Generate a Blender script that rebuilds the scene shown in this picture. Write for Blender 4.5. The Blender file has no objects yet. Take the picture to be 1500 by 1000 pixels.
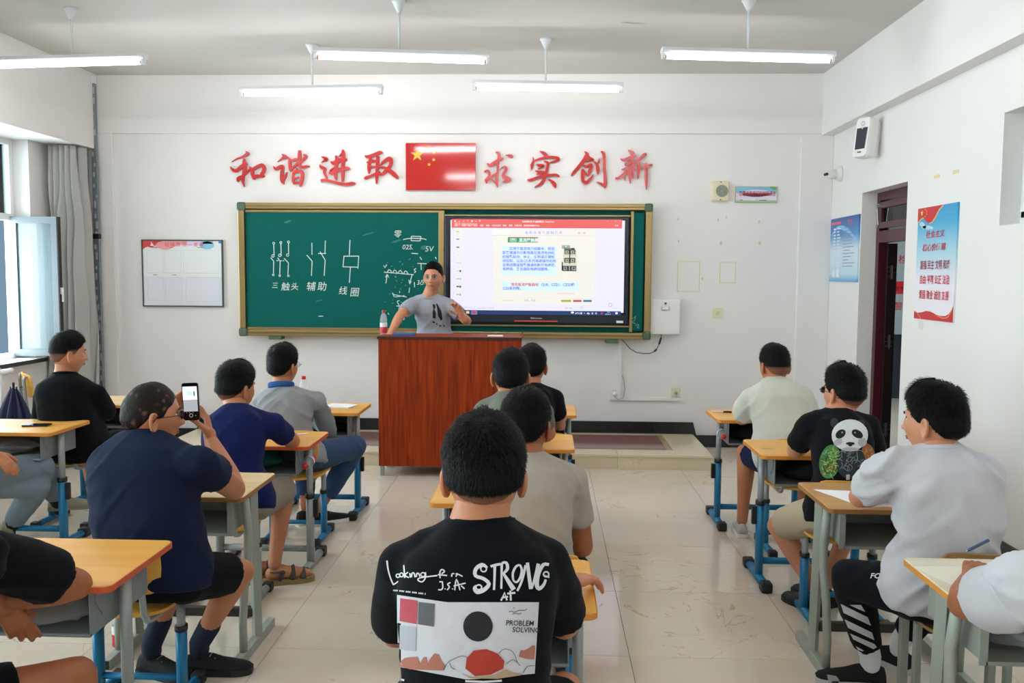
import bpy, bmesh, math, random
import numpy as np
from mathutils import Vector, Matrix, noise, geometry
from mathutils.bvhtree import BVHTree
random.seed(7)
SC = bpy.context.scene
COL = SC.collection
PI = math.pi
V = Vector

# ---------------------------------------------------------------- camera
FPX, YAW, PITCH, ROLL, CH = 1283.5, -.0385, -.0759, .0067, 1.6744
fw = V((math.sin(YAW)*math.cos(PITCH), math.cos(YAW)*math.cos(PITCH), math.sin(PITCH)))
_r = V((math.cos(YAW), -math.sin(YAW), 0)); _u = _r.cross(fw)
rt = math.cos(ROLL)*_r + math.sin(ROLL)*_u
up = -math.sin(ROLL)*_r + math.cos(ROLL)*_u
cam = bpy.data.cameras.new('camera'); camo = bpy.data.objects.new('camera', cam); COL.objects.link(camo)
M = Matrix((rt, up, -fw)).transposed().to_4x4(); M.translation = (0, 0, CH)
camo.matrix_world = M
cam.sensor_width = 36; cam.lens = FPX/1500*36; cam.clip_start = .05
SC.camera = camo

# ---------------------------------------------------------------- world, lights, exposure
w = bpy.data.worlds.new('world'); SC.world = w; w.use_nodes = True
bg = w.node_tree.nodes['Background']; bg.inputs[0].default_value = (.86, .93, 1.0, 1); bg.inputs[1].default_value = 1.6
SC.view_settings.view_transform = 'Standard'; SC.view_settings.look = 'None'
SC.view_settings.gamma = 1; SC.view_settings.use_curve_mapping = False
SC.view_settings.exposure = 1.2
SC.cycles.max_bounces = 8; SC.cycles.diffuse_bounces = 5
def area(name, loc, rot, sx, sy, power, col):
    l = bpy.data.lights.new(name, 'AREA'); l.shape = 'RECTANGLE'; l.size = sx; l.size_y = sy
    l.energy = power; l.color = col
    o = bpy.data.objects.new(name, l); o.location = loc; o.rotation_euler = rot; COL.objects.link(o); return o
# daylight entering through the four windows of the left wall (openings 2.35 x 2 m)
for yy in (6.78, 3.9, 1.0, -1.9):
    area('window_daylight', (-5.08, yy, 1.88), (0, -PI/2, 0), 1.95, 2.3, 70, (.95, .97, 1.0))

def W(px, py, X=None, Y=None, Z=None):
    d = (px-750)/FPX*rt - (py-500)/FPX*up + fw
    t = X/d.x if X is not None else Y/d.y if Y is not None else (Z-CH)/d.z
    return V((0, 0, CH)) + t*d

# ---------------------------------------------------------------- materials
MATS = {}
def mat(name, col, rough=.6, metal=0, emit=None, es=1, bump=0, bs=40, var=0, vs=6, spec=None, coat=0, alpha=1, sheen=0, trans=0, ior=None):
    if name in MATS: return MATS[name]
    m = bpy.data.materials.new(name); m.use_nodes = True; nt = m.node_tree; b = nt.nodes['Principled BSDF']
    def srgb(c): return tuple(((x/12.92) if x <= .04045 else ((x+.055)/1.055)**2.4) for x in c[:3])+(1,)
    if isinstance(col, str): col = tuple(int(col[i:i+2], 16)/255 for i in (0, 2, 4))
    c = srgb(col)
    b.inputs['Base Color'].default_value = c
    b.inputs['Roughness'].default_value = rough; b.inputs['Metallic'].default_value = metal
    if spec is not None: b.inputs['Specular IOR Level'].default_value = spec
    if coat: b.inputs['Coat Weight'].default_value = coat; b.inputs['Coat Roughness'].default_value = .08
    if sheen: b.inputs['Sheen Weight'].default_value = sheen
    if trans: b.inputs['Transmission Weight'].default_value = trans
    if ior: b.inputs['IOR'].default_value = ior
    if alpha < 1: b.inputs['Alpha'].default_value = alpha
    if emit:
        if isinstance(emit, str): emit = tuple(int(emit[i:i+2], 16)/255 for i in (0, 2, 4))
        b.inputs['Emission Color'].default_value = srgb(emit); b.inputs['Emission Strength'].default_value = es
    N = nt.nodes; L = nt.links
    if var or bump:
        g = N.new('ShaderNodeNewGeometry')
    if var:
        n = N.new('ShaderNodeTexNoise'); n.inputs['Scale'].default_value = vs; n.inputs['Detail'].default_value = 4
        L.new(g.outputs['Position'], n.inputs['Vector'])
        mx = N.new('ShaderNodeMix'); mx.data_type = 'RGBA'
        mx.inputs['A'].default_value = tuple(max(0, x*(1-var)) for x in c[:3])+(1,)
        mx.inputs['B'].default_value = tuple(min(1, x*(1+var*.6)) for x in c[:3])+(1,)
        L.new(n.outputs['Fac'], mx.inputs['Factor']); L.new(mx.outputs['Result'], b.inputs['Base Color'])
    if bump:
        n2 = N.new('ShaderNodeTexNoise'); n2.inputs['Scale'].default_value = bs; n2.inputs['Detail'].default_value = 3
        L.new(g.outputs['Position'], n2.inputs['Vector'])
        bp = N.new('ShaderNodeBump'); bp.inputs['Strength'].default_value = bump; bp.inputs['Distance'].default_value = .01
        L.new(n2.outputs['Fac'], bp.inputs['Height']); L.new(bp.outputs['Normal'], b.inputs['Normal'])
    MATS[name] = m; return m

def node_mat(name, build):
    m = bpy.data.materials.new(name); m.use_nodes = True; nt = m.node_tree
    build(nt.nodes, nt.links, nt.nodes['Principled BSDF']); MATS[name] = m; return m
def ramp(N, stops):
    r = N.new('ShaderNodeValToRGB'); e = r.color_ramp.elements
    for i, (p, c) in enumerate(stops):
        if i < 2: e[i].position = p; e[i].color = tuple(c)+(1,)
        else: q = e.new(p); q.color = tuple(c)+(1,)
    return r
def lin(h): return tuple((x/12.92) if x <= .04045 else ((x+.055)/1.055)**2.4 for x in (int(h[i:i+2], 16)/255 for i in (0, 2, 4)))

def _marble(base, vein, rough, vs=1.0, off=True):
    def f(N, L, b):
        g = N.new('ShaderNodeNewGeometry'); oi = N.new('ShaderNodeObjectInfo')
        mu = N.new('ShaderNodeVectorMath'); mu.operation = 'MULTIPLY_ADD'
        L.new(oi.outputs['Random'], mu.inputs[0]); mu.inputs[1].default_value = (31, 17, 23); L.new(g.outputs['Position'], mu.inputs[2])
        d = N.new('ShaderNodeTexNoise'); d.inputs['Scale'].default_value = 1.3*vs; d.inputs['Detail'].default_value = 6; d.inputs['Roughness'].default_value = .65
        L.new(mu.outputs[0], d.inputs['Vector'])
        w1 = N.new('ShaderNodeTexNoise'); w1.inputs['Scale'].default_value = 2.6*vs; w1.inputs['Detail'].default_value = 5; w1.inputs['Distortion'].default_value = 1.4
        L.new(mu.outputs[0], w1.inputs['Vector'])
        s = N.new('ShaderNodeMath'); s.operation = 'SUBTRACT'; L.new(w1.outputs['Fac'], s.inputs[0]); s.inputs[1].default_value = .5
        a = N.new('ShaderNodeMath'); a.operation = 'ABSOLUTE'; L.new(s.outputs[0], a.inputs[0])
        r = ramp(N, [(0, (1, 1, 1)), (.010, (0, 0, 0))]); L.new(a.outputs[0], r.inputs[0])
        msk = N.new('ShaderNodeMath'); msk.operation = 'GREATER_THAN'; L.new(d.outputs['Fac'], msk.inputs[0]); msk.inputs[1].default_value = .55
        mm = N.new('ShaderNodeMath'); mm.operation = 'MULTIPLY'; L.new(r.outputs[0], mm.inputs[0]); L.new(msk.outputs[0], mm.inputs[1])
        m2 = N.new('ShaderNodeMath'); m2.operation = 'MULTIPLY'; L.new(mm.outputs[0], m2.inputs[0]); m2.inputs[1].default_value = .55
        rb = ramp(N, [(.3, tuple(x*.88 for x in lin(base))), (.7, lin(base))]); L.new(d.outputs['Fac'], rb.inputs[0])
        mx = N.new('ShaderNodeMix'); mx.data_type = 'RGBA'; L.new(m2.outputs[0], mx.inputs['Factor']); L.new(rb.outputs[0], mx.inputs['A'])
        mx.inputs['B'].default_value = lin(vein)+(1,)
        L.new(mx.outputs['Result'], b.inputs['Base Color']); b.inputs['Roughness'].default_value = rough
    return f
node_mat('floor_marble', _marble('DCCFBE', 'A0764E', .085))
node_mat('step_marble', _marble('DCCFB0', 'AE8450', .15, 1.6))
node_mat('red_marble', _marble('8E6660', '5E3434', .12, 2))

def _wood(c1, c2, axis, rough, sc=1.0, coat=0.0):
    def f(N, L, b):
        t = N.new('ShaderNodeTexCoord'); mp = N.new('ShaderNodeMapping')
        s = [26*sc, 26*sc, 26*sc]; s[axis] = 1.5*sc; mp.inputs['Scale'].default_value = s
        L.new(t.outputs['Object'], mp.inputs['Vector'])
        n = N.new('ShaderNodeTexNoise'); n.inputs['Scale'].default_value = 1; n.inputs['Detail'].default_value = 6; n.inputs['Distortion'].default_value = .6
        L.new(mp.outputs[0], n.inputs['Vector'])
        r = ramp(N, [(.3, lin(c1)), (.7, lin(c2))]); L.new(n.outputs['Fac'], r.inputs[0])
        L.new(r.outputs[0], b.inputs['Base Color']); b.inputs['Roughness'].default_value = rough
        b.inputs['Coat Weight'].default_value = coat
    return f
node_mat('podium_wood', _wood('701C00', 'A23C06', 2, .55, 1.4)); MATS['podium_wood'].node_tree.nodes['Principled BSDF'].inputs['Specular IOR Level'].default_value = .2
node_mat('maple_top', _wood('DE9E46', 'EBB25A', 0, .38, .6))
node_mat('pale_top', _wood('C8AA7A', 'D9BE92', 0, .45, .6))
node_mat('tan_top', _wood('B98A54', 'C99C66', 0, .42, .6))
node_mat('cream_top', _wood('D8D0B8', 'E4DDC8', 0, .5, .5))
node_mat('chair_wood', _wood('DDA03F', 'E8B050', 0, .4, .7))
node_mat('old_chair_wood', _wood('96703C', 'A98450', 0, .45, .7))

def wallmat(name, h, amt=.03):
    def f(N, L, b):
        g = N.new('ShaderNodeNewGeometry')
        n = N.new('ShaderNodeTexNoise'); n.inputs['Scale'].default_value = .9; n.inputs['Detail'].default_value = 6
        L.new(g.outputs['Position'], n.inputs['Vector'])
        c = lin(h); r = ramp(N, [(.35, tuple(x*(1-amt) for x in c)), (.65, c)]); L.new(n.outputs['Fac'], r.inputs[0])
        L.new(r.outputs[0], b.inputs['Base Color']); b.inputs['Roughness'].default_value = .75
        n2 = N.new('ShaderNodeTexNoise'); n2.inputs['Scale'].default_value = 60; L.new(g.outputs['Position'], n2.inputs['Vector'])
        bp = N.new('ShaderNodeBump'); bp.inputs['Strength'].default_value = .04; L.new(n2.outputs['Fac'], bp.inputs['Height']); L.new(bp.outputs[0], b.inputs['Normal'])
    return node_mat(name, f)
wallmat('wall_paint', 'E9E8E6'); wallmat('ceiling_paint', 'D3D2CC', .05)
mat('white_plastic', 'E8E8E6', .35); mat('cream_plastic', 'E2DCB8', .4); mat('upvc', 'EDEFEE', .3)
mat('casement_grey', '6E7E84', .35); mat('black_stone', '14171C', .18); mat('alu_gold', 'A58E5E', .32, .75, bump=.02)
mat('green_corner', '4E6650', .5); mat('board_green', '085C56', .7, var=.10, vs=3, spec=.12)
mat('board_smear', '2F736A', .8); mat('chalk', 'D8E4DE', .9); mat('chalk_faint', '7FAEA4', .9)
mat('bezel', '1A2230', .25); mat('grey_steel', '99A0A2', .4, .2); mat('old_steel', 'A3A99F', .45, .15, var=.12, vs=30)
mat('dark_steel', '4A3F3C', .5, .3); mat('blue_steel', '1478A8', .35, .1); mat('black_rubber', '17171A', .5)
mat('orange_edge', 'C8542A', .4); mat('yellow_edge', 'D88E36', .4); mat('brown_edge', '9A6A38', .5)
mat('tray_grey', '7F8688', .5, .1); mat('tray_old', '9AA097', .5, .1, var=.15, vs=20); mat('tray_dark', '32373C', .5)
mat('red_acrylic', 'C2100E', .07, coat=.6); mat('red_letters', 'BE0F0C', .22, coat=.12); mat('flag_yellow', 'E9B93C', .2)
mat('tube_glow', 'FFFFFF', .3, emit='FBF6F8', es=18); mat('brass_pin', 'B98464', .4, .5)
mat('fixture_white', 'DCE0E4', .4); mat('door_red', '4A141C', .3); mat('door_dark', '241416', .35)
mat('galvanised', '8E999E', .4, .6, bump=.5, bs=60, var=.25, vs=30); mat('curtain', 'AFB2AE', .8, var=.1, vs=3, sheen=.2)
mat('red_plastic', 'C81420', .35); mat('label_red', 'C8202C', .4); mat('white_paper', 'EDEDF2', .7)
mat('book_blue', '1F62A8', .5); mat('teal_cloth', '0F6A60', .7, bump=.1); mat('black_cloth', '0D0E12', .85, bump=.08, bs=90)
mat('phone_black', '0C0E12', .15); mat('umbrella_navy', '141E46', .55); mat('silver', 'B9BDC2', .25, .9)
mat('tape', 'DDD0A0', .7); mat('glue', 'D5CC9C', .7); mat('cable', '23252C', .5)
def _glass(N, L, b):
    out = [n for n in N if n.type == 'OUTPUT_MATERIAL'][0]
    t = N.new('ShaderNodeBsdfTransparent'); t.inputs[0].default_value = (.86, .95, .95, 1)
    g = N.new('ShaderNodeBsdfGlossy'); g.inputs['Roughness'].default_value = .03
    fr = N.new('ShaderNodeFresnel'); fr.inputs[0].default_value = 1.5
    m = N.new('ShaderNodeMixShader'); L.new(fr.outputs[0], m.inputs[0]); L.new(t.outputs[0], m.inputs[1]); L.new(g.outputs[0], m.inputs[2])
    L.new(m.outputs[0], out.inputs['Surface'])
node_mat('glass', _glass)
def _dglass(N, L, b):
    _glass(N, L, b)
    for n in N:
        if n.type == 'BSDF_TRANSPARENT': n.inputs[0].default_value = (.10, .16, .15, 1)
node_mat('dark_glass', _dglass)
def _film(N, L, b):
    b.inputs['Base Color'].default_value = (.8, .85, .88, 1); b.inputs['Roughness'].default_value = .15
    b.inputs['Alpha'].default_value = .28
node_mat('clear_plastic', _film)
def _frost(N, L, b):
    b.inputs['Base Color'].default_value = (.20, .29, .32, 1); b.inputs['Roughness'].default_value = .06
    b.inputs['Alpha'].default_value = .55
node_mat('screened_glass', _frost)

def skin(name, h):
    def f(N, L, b):
        g = N.new('ShaderNodeNewGeometry'); n = N.new('ShaderNodeTexNoise'); n.inputs['Scale'].default_value = 18; n.inputs['Detail'].default_value = 3
        L.new(g.outputs['Position'], n.inputs['Vector']); c = lin(h)
        r = ramp(N, [(.3, (c[0]*.92, c[1]*.84, c[2]*.82)), (.7, c)]); L.new(n.outputs['Fac'], r.inputs[0])
        L.new(r.outputs[0], b.inputs['Base Color']); b.inputs['Roughness'].default_value = .5
        b.inputs['Subsurface Weight'].default_value = .12; b.inputs['Subsurface Radius'].default_value = (.02, .006, .003); b.inputs['Subsurface Scale'].default_value = .5
    return node_mat(name, f)
skin('skin', 'C0805C'); skin('skin_dark', 'A2623E'); skin('skin_light', 'CC8E6C')
def _hair(N, L, b):
    a = N.new('ShaderNodeAttribute'); a.attribute_name = 'fade'
    r = ramp(N, [(0, lin('7A5442')), (.4, lin('241A17')), (.8, lin('060506'))])
    L.new(a.outputs['Fac'], r.inputs[0]); L.new(r.outputs[0], b.inputs['Base Color'])
    b.inputs['Roughness'].default_value = .5
    b.inputs['Specular IOR Level'].default_value = .15
    t = N.new('ShaderNodeTexCoord'); mp = N.new('ShaderNodeMapping'); mp.inputs['Scale'].default_value = (260, 260, 60); L.new(t.outputs['Object'], mp.inputs['Vector'])
    n = N.new('ShaderNodeTexNoise'); n.inputs['Scale'].default_value = 1; n.inputs['Detail'].default_value = 2; n.inputs['Distortion'].default_value = .5; L.new(mp.outputs[0], n.inputs['Vector'])
    bp = N.new('ShaderNodeBump'); bp.inputs['Strength'].default_value = .9; bp.inputs['Distance'].default_value = .004; L.new(n.outputs['Fac'], bp.inputs['Height']); L.new(bp.outputs[0], b.inputs['Normal'])
node_mat('hair', _hair)
mat('eye_white', 'D8D0CA', .3); mat('iris', '1E120E', .2); mat('lips', 'A05C4C', .6)
def cloth(name, h, sheen=.03, fine=.12):
    def f(N, L, b):
        g = N.new('ShaderNodeNewGeometry'); b.inputs['Base Color'].default_value = lin(h)+(1,)
        b.inputs['Roughness'].default_value = .85; b.inputs['Sheen Weight'].default_value = sheen
        b.inputs['Specular IOR Level'].default_value = .12
        n = N.new('ShaderNodeTexNoise'); n.inputs['Scale'].default_value = 14; n.inputs['Detail'].default_value = 5; n.inputs['Distortion'].default_value = .8
        L.new(g.outputs['Position'], n.inputs['Vector'])
        bp = N.new('ShaderNodeBump'); bp.inputs['Strength'].default_value = fine; bp.inputs['Distance'].default_value = .02
        L.new(n.outputs['Fac'], bp.inputs['Height']); L.new(bp.outputs[0], b.inputs['Normal'])
    return node_mat(name, f)

# ---------------------------------------------------------------- mesh helpers
class MB:
    def __init__(s): s.bm = bmesh.new()
    def box(s, x0, x1, y0, y1, z0, z1, bev=0):
        vs = [s.bm.verts.new((x, y, z)) for z in (z0, z1) for y in (y0, y1) for x in (x0, x1)]
        fs = [s.bm.faces.new([vs[i] for i in q]) for q in ((0, 2, 3, 1), (4, 5, 7, 6), (0, 1, 5, 4), (2, 6, 7, 3), (0, 4, 6, 2), (1, 3, 7, 5))]
        if bev:
            es = list({e for f in fs for e in f.edges})
            bmesh.ops.bevel(s.bm, geom=es, offset=bev, segments=2, affect='EDGES', profile=.5)
        return s
    def tube(s, pts, rad, seg=10, caps=True, flat=None):
        pts = [V(p) for p in pts]; n = len(pts)
        if not hasattr(rad, '__len__'): rad = [rad]*n
        rings = []; ref = None
        for i, p in enumerate(pts):
            d = (pts[min(i+1, n-1)]-pts[max(i-1, 0)])
            if d.length < 1e-9: d = V((0, 0, 1))
            d.normalize()
            if ref is None:
                a = V((0, 0, 1)) if abs(d.z) < .9 else V((1, 0, 0)); x = d.cross(a).normalized()
            else: x = (ref-d*ref.dot(d)).normalized()
            ref = x; y = d.cross(x)
            fx, fy = flat if flat else (1, 1)
            rings.append([s.bm.verts.new(p+(x*math.cos(2*PI*k/seg)*fx+y*math.sin(2*PI*k/seg)*fy)*rad[i]) for k in range(seg)])
        for i in range(n-1):
            for k in range(seg):
                s.bm.faces.new((rings[i][k], rings[i][(k+1) % seg], rings[i+1][(k+1) % seg], rings[i+1][k]))
        if caps: s.bm.faces.new(rings[0][::-1]); s.bm.faces.new(rings[-1])
        return s
    def capsule(s, pts, rad, seg=12, flat=None):
        """tapered tube with round ends"""
        pts = [V(p) for p in pts]
        if not hasattr(rad, '__len__'): rad = [rad]*len(pts)
        d0 = (pts[0]-pts[1]).normalized(); d1 = (pts[-1]-pts[-2]).normalized()
        P = []; R = []
        for a in (80, 50, 25): P.append(pts[0]+d0*rad[0]*math.sin(math.radians(a))); R.append(rad[0]*math.cos(math.radians(a)))
        P += pts; R += list(rad)
        for a in (25, 50, 80): P.append(pts[-1]+d1*rad[-1]*math.sin(math.radians(a))); R.append(rad[-1]*math.cos(math.radians(a)))
        return s.tube(P, R, seg, True, flat)
    def ell(s, c, r, rot=None, seg=16, rg=10):
        m = Matrix.Translation(c) @ (rot.to_4x4() if rot else Matrix()) @ Matrix.Diagonal((r[0], r[1], r[2], 1))
        bmesh.ops.create_uvsphere(s.bm, u_segments=seg, v_segments=rg, radius=1, matrix=m); return s
    def loft(s, rings, cap=True, closed=True):
        R = [[s.bm.verts.new(p) for p in r] for r in rings]; n = len(R[0])
        for i in range(len(R)-1):
            for k in range(n if closed else n-1):
                s.bm.faces.new((R[i][k], R[i][(k+1) % n], R[i+1][(k+1) % n], R[i+1][k]))
        if cap: s.bm.faces.new(R[0][::-1]); s.bm.faces.new(R[-1])
        return s
    def prism(s, poly, a, b, plane='xy'):
        """extrude 2D polygon between a and b along the third axis"""
        f = {'xy': lambda u, v, h: (u, v, h), 'xz': lambda u, v, h: (u, h, v), 'yz': lambda u, v, h: (h, u, v)}[plane]
        A = [s.bm.verts.new(f(u, v, a)) for u, v in poly]; B = [s.bm.verts.new(f(u, v, b)) for u, v in poly]; n = len(A)
        s.bm.faces.new(A[::-1]); s.bm.faces.new(B)
        for i in range(n): s.bm.faces.new((A[i], A[(i+1) % n], B[(i+1) % n], B[i]))
        return s
    def mesh(s, smooth=False, name='mesh'):
        bmesh.ops.recalc_face_normals(s.bm, faces=s.bm.faces)
        me = bpy.data.meshes.new(name); s.bm.to_mesh(me); s.bm.free()
        if smooth: me.shade_smooth()
        return me
def setp(o, label=None, cat=None, group=None, kind=None):
    for k, v in (('label', label), ('category', cat), ('group', group), ('kind', kind)):
        if v: o[k] = v
    return o
def obj(name, mb, m, parent=None, smooth=False, label=None, cat=None, group=None, kind=None, loc=None):
    me = mb.mesh(smooth) if isinstance(mb, MB) else mb
    if m is not None:
        me.materials.clear()
        for q in (m if isinstance(m, (list, tuple)) else [m]): me.materials.append(MATS[q] if isinstance(q, str) else q)
    o = bpy.data.objects.new(name, me); COL.objects.link(o)
    if parent: o.parent = parent
    if loc: o.location = loc
    if smooth == 'auto':
        pass
    return setp(o, label, cat, group, kind)
def empty(name, loc, label, cat, group=None, rz=0):
    o = bpy.data.objects.new(name, None); COL.objects.link(o); o.location = loc; o.rotation_euler = (0, 0, rz)
    o.empty_display_size = .1
    return setp(o, label, cat, group)
def arc_smooth(me, ang=40):
    me.shade_smooth()
    try: me.set_sharp_from_angle(angle=math.radians(ang))
    except Exception: pass
    return me
def copy_tree(o, parent=None):
    c = o.copy(); COL.objects.link(c); c.parent = parent
    for ch in list(o.children): copy_tree(ch, c)
    return c
def rbox_poly(x0, x1, y0, y1, r, n=5):
    P = []
    for cx, cy, a0 in ((x1-r, y0+r, -90), (x1-r, y1-r, 0), (x0+r, y1-r, 90), (x0+r, y0+r, 180)):
        for i in range(n+1):
            a = math.radians(a0+90*i/n); P.append((cx+r*math.cos(a), cy+r*math.sin(a)))
    return P

# flat print: shapes drawn in a 2D frame, put on a plane (o origin, r right, u up, n normal)
class Frame:
    def __init__(s, o, r, u): s.o = V(o); s.r = V(r); s.u = V(u); s.n = s.r.cross(s.u).normalized()
    def __call__(s, x, y, h=0): return s.o+s.r*x+s.u*y+s.n*h
_fc = {}
def text_mesh(txt, size=1, shear=0, bold=0, align='LEFT'):
    k = (txt, size, shear, bold, align)
    if k in _fc: return _fc[k]
    cu = bpy.data.curves.new('t', 'FONT'); cu.body = txt; cu.size = size; cu.shear = shear; cu.offset = bold; cu.align_x = align
    cu.resolution_u = 2; o = bpy.data.objects.new('t', cu); COL.objects.link(o)
    dg = bpy.context.evaluated_depsgraph_get(); me = bpy.data.meshes.new_from_object(o.evaluated_get(dg))
    bm = bmesh.new(); bm.from_mesh(me); bmesh.ops.triangulate(bm, faces=bm.faces)
    vs = [(v.co.x, v.co.y) for v in bm.verts]; bm.verts.index_update(); fs = [tuple(v.index for v in f.verts) for f in bm.faces]
    bm.free(); bpy.data.objects.remove(o); bpy.data.curves.remove(cu); bpy.data.meshes.remove(me)
    _fc[k] = (vs, fs); return _fc[k]
class Art:
    """2D art: list of (verts, faces) in frame units"""
    def __init__(s): s.v = []; s.f = []
    def add(s, vs, fs):
        b = len(s.v); s.v += list(vs); s.f += [tuple(i+b for i in f) for f in fs]; return s
    def rect(s, x0, y0, x1, y1): return s.add([(x0, y0), (x1, y0), (x1, y1), (x0, y1)], [(0, 1, 2, 3)])
    def poly(s, P):
        t = geometry.tessellate_polygon([[V((x, y, 0)) for x, y in P]]); return s.add(P, t)
    def ellipse(s, cx, cy, rx, ry, n=20, rot=0):
        c, q = math.cos(rot), math.sin(rot)
        P = [(cx+rx*math.cos(2*PI*i/n)*c-ry*math.sin(2*PI*i/n)*q, cy+rx*math.cos(2*PI*i/n)*q+ry*math.sin(2*PI*i/n)*c) for i in range(n)]
        return s.add(P+[(cx, cy)], [(i, (i+1) % n, n) for i in range(n)])
    def stroke(s, pts, wd=None, smooth=3):
        """pts (x,y,w) or (x,y) with wd"""
        P = [(p[0], p[1], p[2] if len(p) > 2 else wd) for p in pts]
        if smooth > 1 and len(P) > 2:
            Q = []
            for i in range(len(P)-1):
                p0 = P[max(i-1, 0)]; p1 = P[i]; p2 = P[i+1]; p3 = P[min(i+2, len(P)-1)]
                for k in range(smooth):
                    t = k/smooth
                    Q.append(tuple(.5*((2*p1[j])+(-p0[j]+p2[j])*t+(2*p0[j]-5*p1[j]+4*p2[j]-p3[j])*t*t+(-p0[j]+3*p1[j]-3*p2[j]+p3[j])*t**3) for j in range(3)))
            Q.append(P[-1]); P = Q
        vs = []
        for i, p in enumerate(P):
            a = P[max(i-1, 0)]; b = P[min(i+1, len(P)-1)]
            dx, dy = b[0]-a[0], b[1]-a[1]; l = math.hypot(dx, dy) or 1
            hw = max(p[2], 1e-5)/2
            vs += [(p[0]-dy/l*hw, p[1]+dx/l*hw), (p[0]+dy/l*hw, p[1]-dx/l*hw)]
        return s.add(vs, [(2*i, 2*i+1, 2*i+3, 2*i+2) for i in range(len(P)-1)])
    def ring(s, cx, cy, rx, ry, wd, n=16):
        return s.stroke([(cx+rx*math.cos(2*PI*i/n), cy+ry*math.sin(2*PI*i/n)) for i in range(n+1)], wd, 1)
    def text(s, txt, x, y, size, shear=0, bold=0, align='LEFT', sx=1):
        vs, fs = text_mesh(txt, 1, shear, bold, align)
        return s.add([(x+a*size*sx, y+b*size) for a, b in vs], fs)
    def xf(s, f): s.v = [f(*p) for p in s.v]; return s
def put(name, art, frame, h, m, parent, **kw):
    me = bpy.data.meshes.new(name); me.from_pydata([frame(x, y, h) for x, y in art.v], [], art.f)
    bm = bmesh.new(); bm.from_mesh(me)
    for f in bm.faces:
        f.normal_update()
        if f.normal.dot(frame.n) < 0: f.normal_flip()
    bm.to_mesh(me); bm.free()
    return obj(name, me, m, parent, **kw)
def slab(name, art, frame, h0, h1, m, parent=None, **kw):
    """solid extruded art"""
    bm = bmesh.new()
    vs = [bm.verts.new((x, y, 0)) for x, y in art.v]
    for f in art.f:
        try: bm.faces.new([vs[i] for i in f])
        except ValueError: pass
    bmesh.ops.recalc_face_normals(bm, faces=bm.faces)
    r = bmesh.ops.extrude_face_region(bm, geom=list(bm.faces))
    for g in r['geom']:
        if isinstance(g, bmesh.types.BMVert): g.co.z = 1
    for v in bm.verts: v.co = frame(v.co.x, v.co.y, h1 if v.co.z > .5 else h0)
    bmesh.ops.recalc_face_normals(bm, faces=bm.faces)
    me = bpy.data.meshes.new(name); bm.to_mesh(me); bm.free()
    return obj(name, me, m, parent, **kw)

# ================================================================ THE ROOM
BY = 8.62; RX = 2.73; LX = -4.75; ZC = 3.6; YB = -4.2
def struct(name, mb, m, parent=None, **kw):
    o = obj(name, mb, m, parent, **kw)
    if parent is None: o['kind'] = 'structure'
    return o
# floor: bed of mortar with single marble tiles
fl = struct('floor', MB().box(LX-.3, 5.2, YB-.2, BY+.3, -.12, -.012), mat('grout', '6E665A', .8))
TX0, TY0, TS = .3835, 6.168, .8
for i in range(-7, 3):
    for j in range(-14, 4):
        x0, x1 = max(TX0+TS*i, LX), min(TX0+TS*(i+1), RX); y0, y1 = max(TY0+TS*j, YB), min(TY0+TS*(j+1), BY)
        if x1-x0 < .02 or y1-y0 < .02: continue
        obj('floor_tile', MB().box(x0+.0012, x1-.0012, y0+.0012, y1-.0012, -.012, 0), 'floor_marble', fl)
for j in range(-1, 4):   # corridor floor beyond the door
    for i in range(3): obj('floor_tile', MB().box(RX+.24+.8*i+.001, RX+1.04+.8*i-.001, 6+.8*j, 6.798+.8*j, -.012, -.002), 'floor_marble', fl)
ce = struct('ceiling', MB().box(LX-.3, RX+.3, YB-.2, BY+.3, ZC, ZC+.12), 'ceiling_paint')
# back wall with shallow recessed panel between pilasters and beam
wb = struct('wall_back', MB().box(LX-.3, RX+.3, BY, BY+.24, 0, ZC), 'wall_paint')
struct('trim_1', MB().box(LX, -4.285, BY-.035, BY, 0, 3.035, .006), 'wall_paint')
struct('trim_2', MB().box(2.424, RX, BY-.035, BY, 0, 3.035, .006), 'wall_paint')
struct('trim_3', MB().box(LX, RX, BY-.035, BY, 3.035, ZC, .006), 'wall_paint')
# right wall: door opening Y 6.82..7.78, window Y 3.95..5.44
r = MB(); X1 = RX+.24
r.box(RX, X1, 7.78, BY, 0, ZC); r.box(RX, X1, 6.82, 7.78, 2.4, ZC); r.box(RX, X1, 5.44, 6.82, 0, ZC)
r.box(RX, X1, 3.95, 5.44, 0, 1.99); r.box(RX, X1, 3.95, 5.44, 2.66, ZC); r.box(RX, X1, 1.9, 3.95, 0, ZC)
r.box(RX, X1, .5, 1.9, 0, 1.99); r.box(RX, X1, .5, 1.9, 2.66, ZC); r.box(RX, X1, YB, .5, 0, ZC)
struct('wall_right', r, 'wall_paint')
struct('trim_4', MB().box(RX-.12, RX, YB, BY-.035, 3.02, ZC, .004), 'wall_paint')
struct('wall_rear', MB().box(LX-.3, RX+.3, YB-.24, YB, 0, ZC), 'wall_paint')
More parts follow.
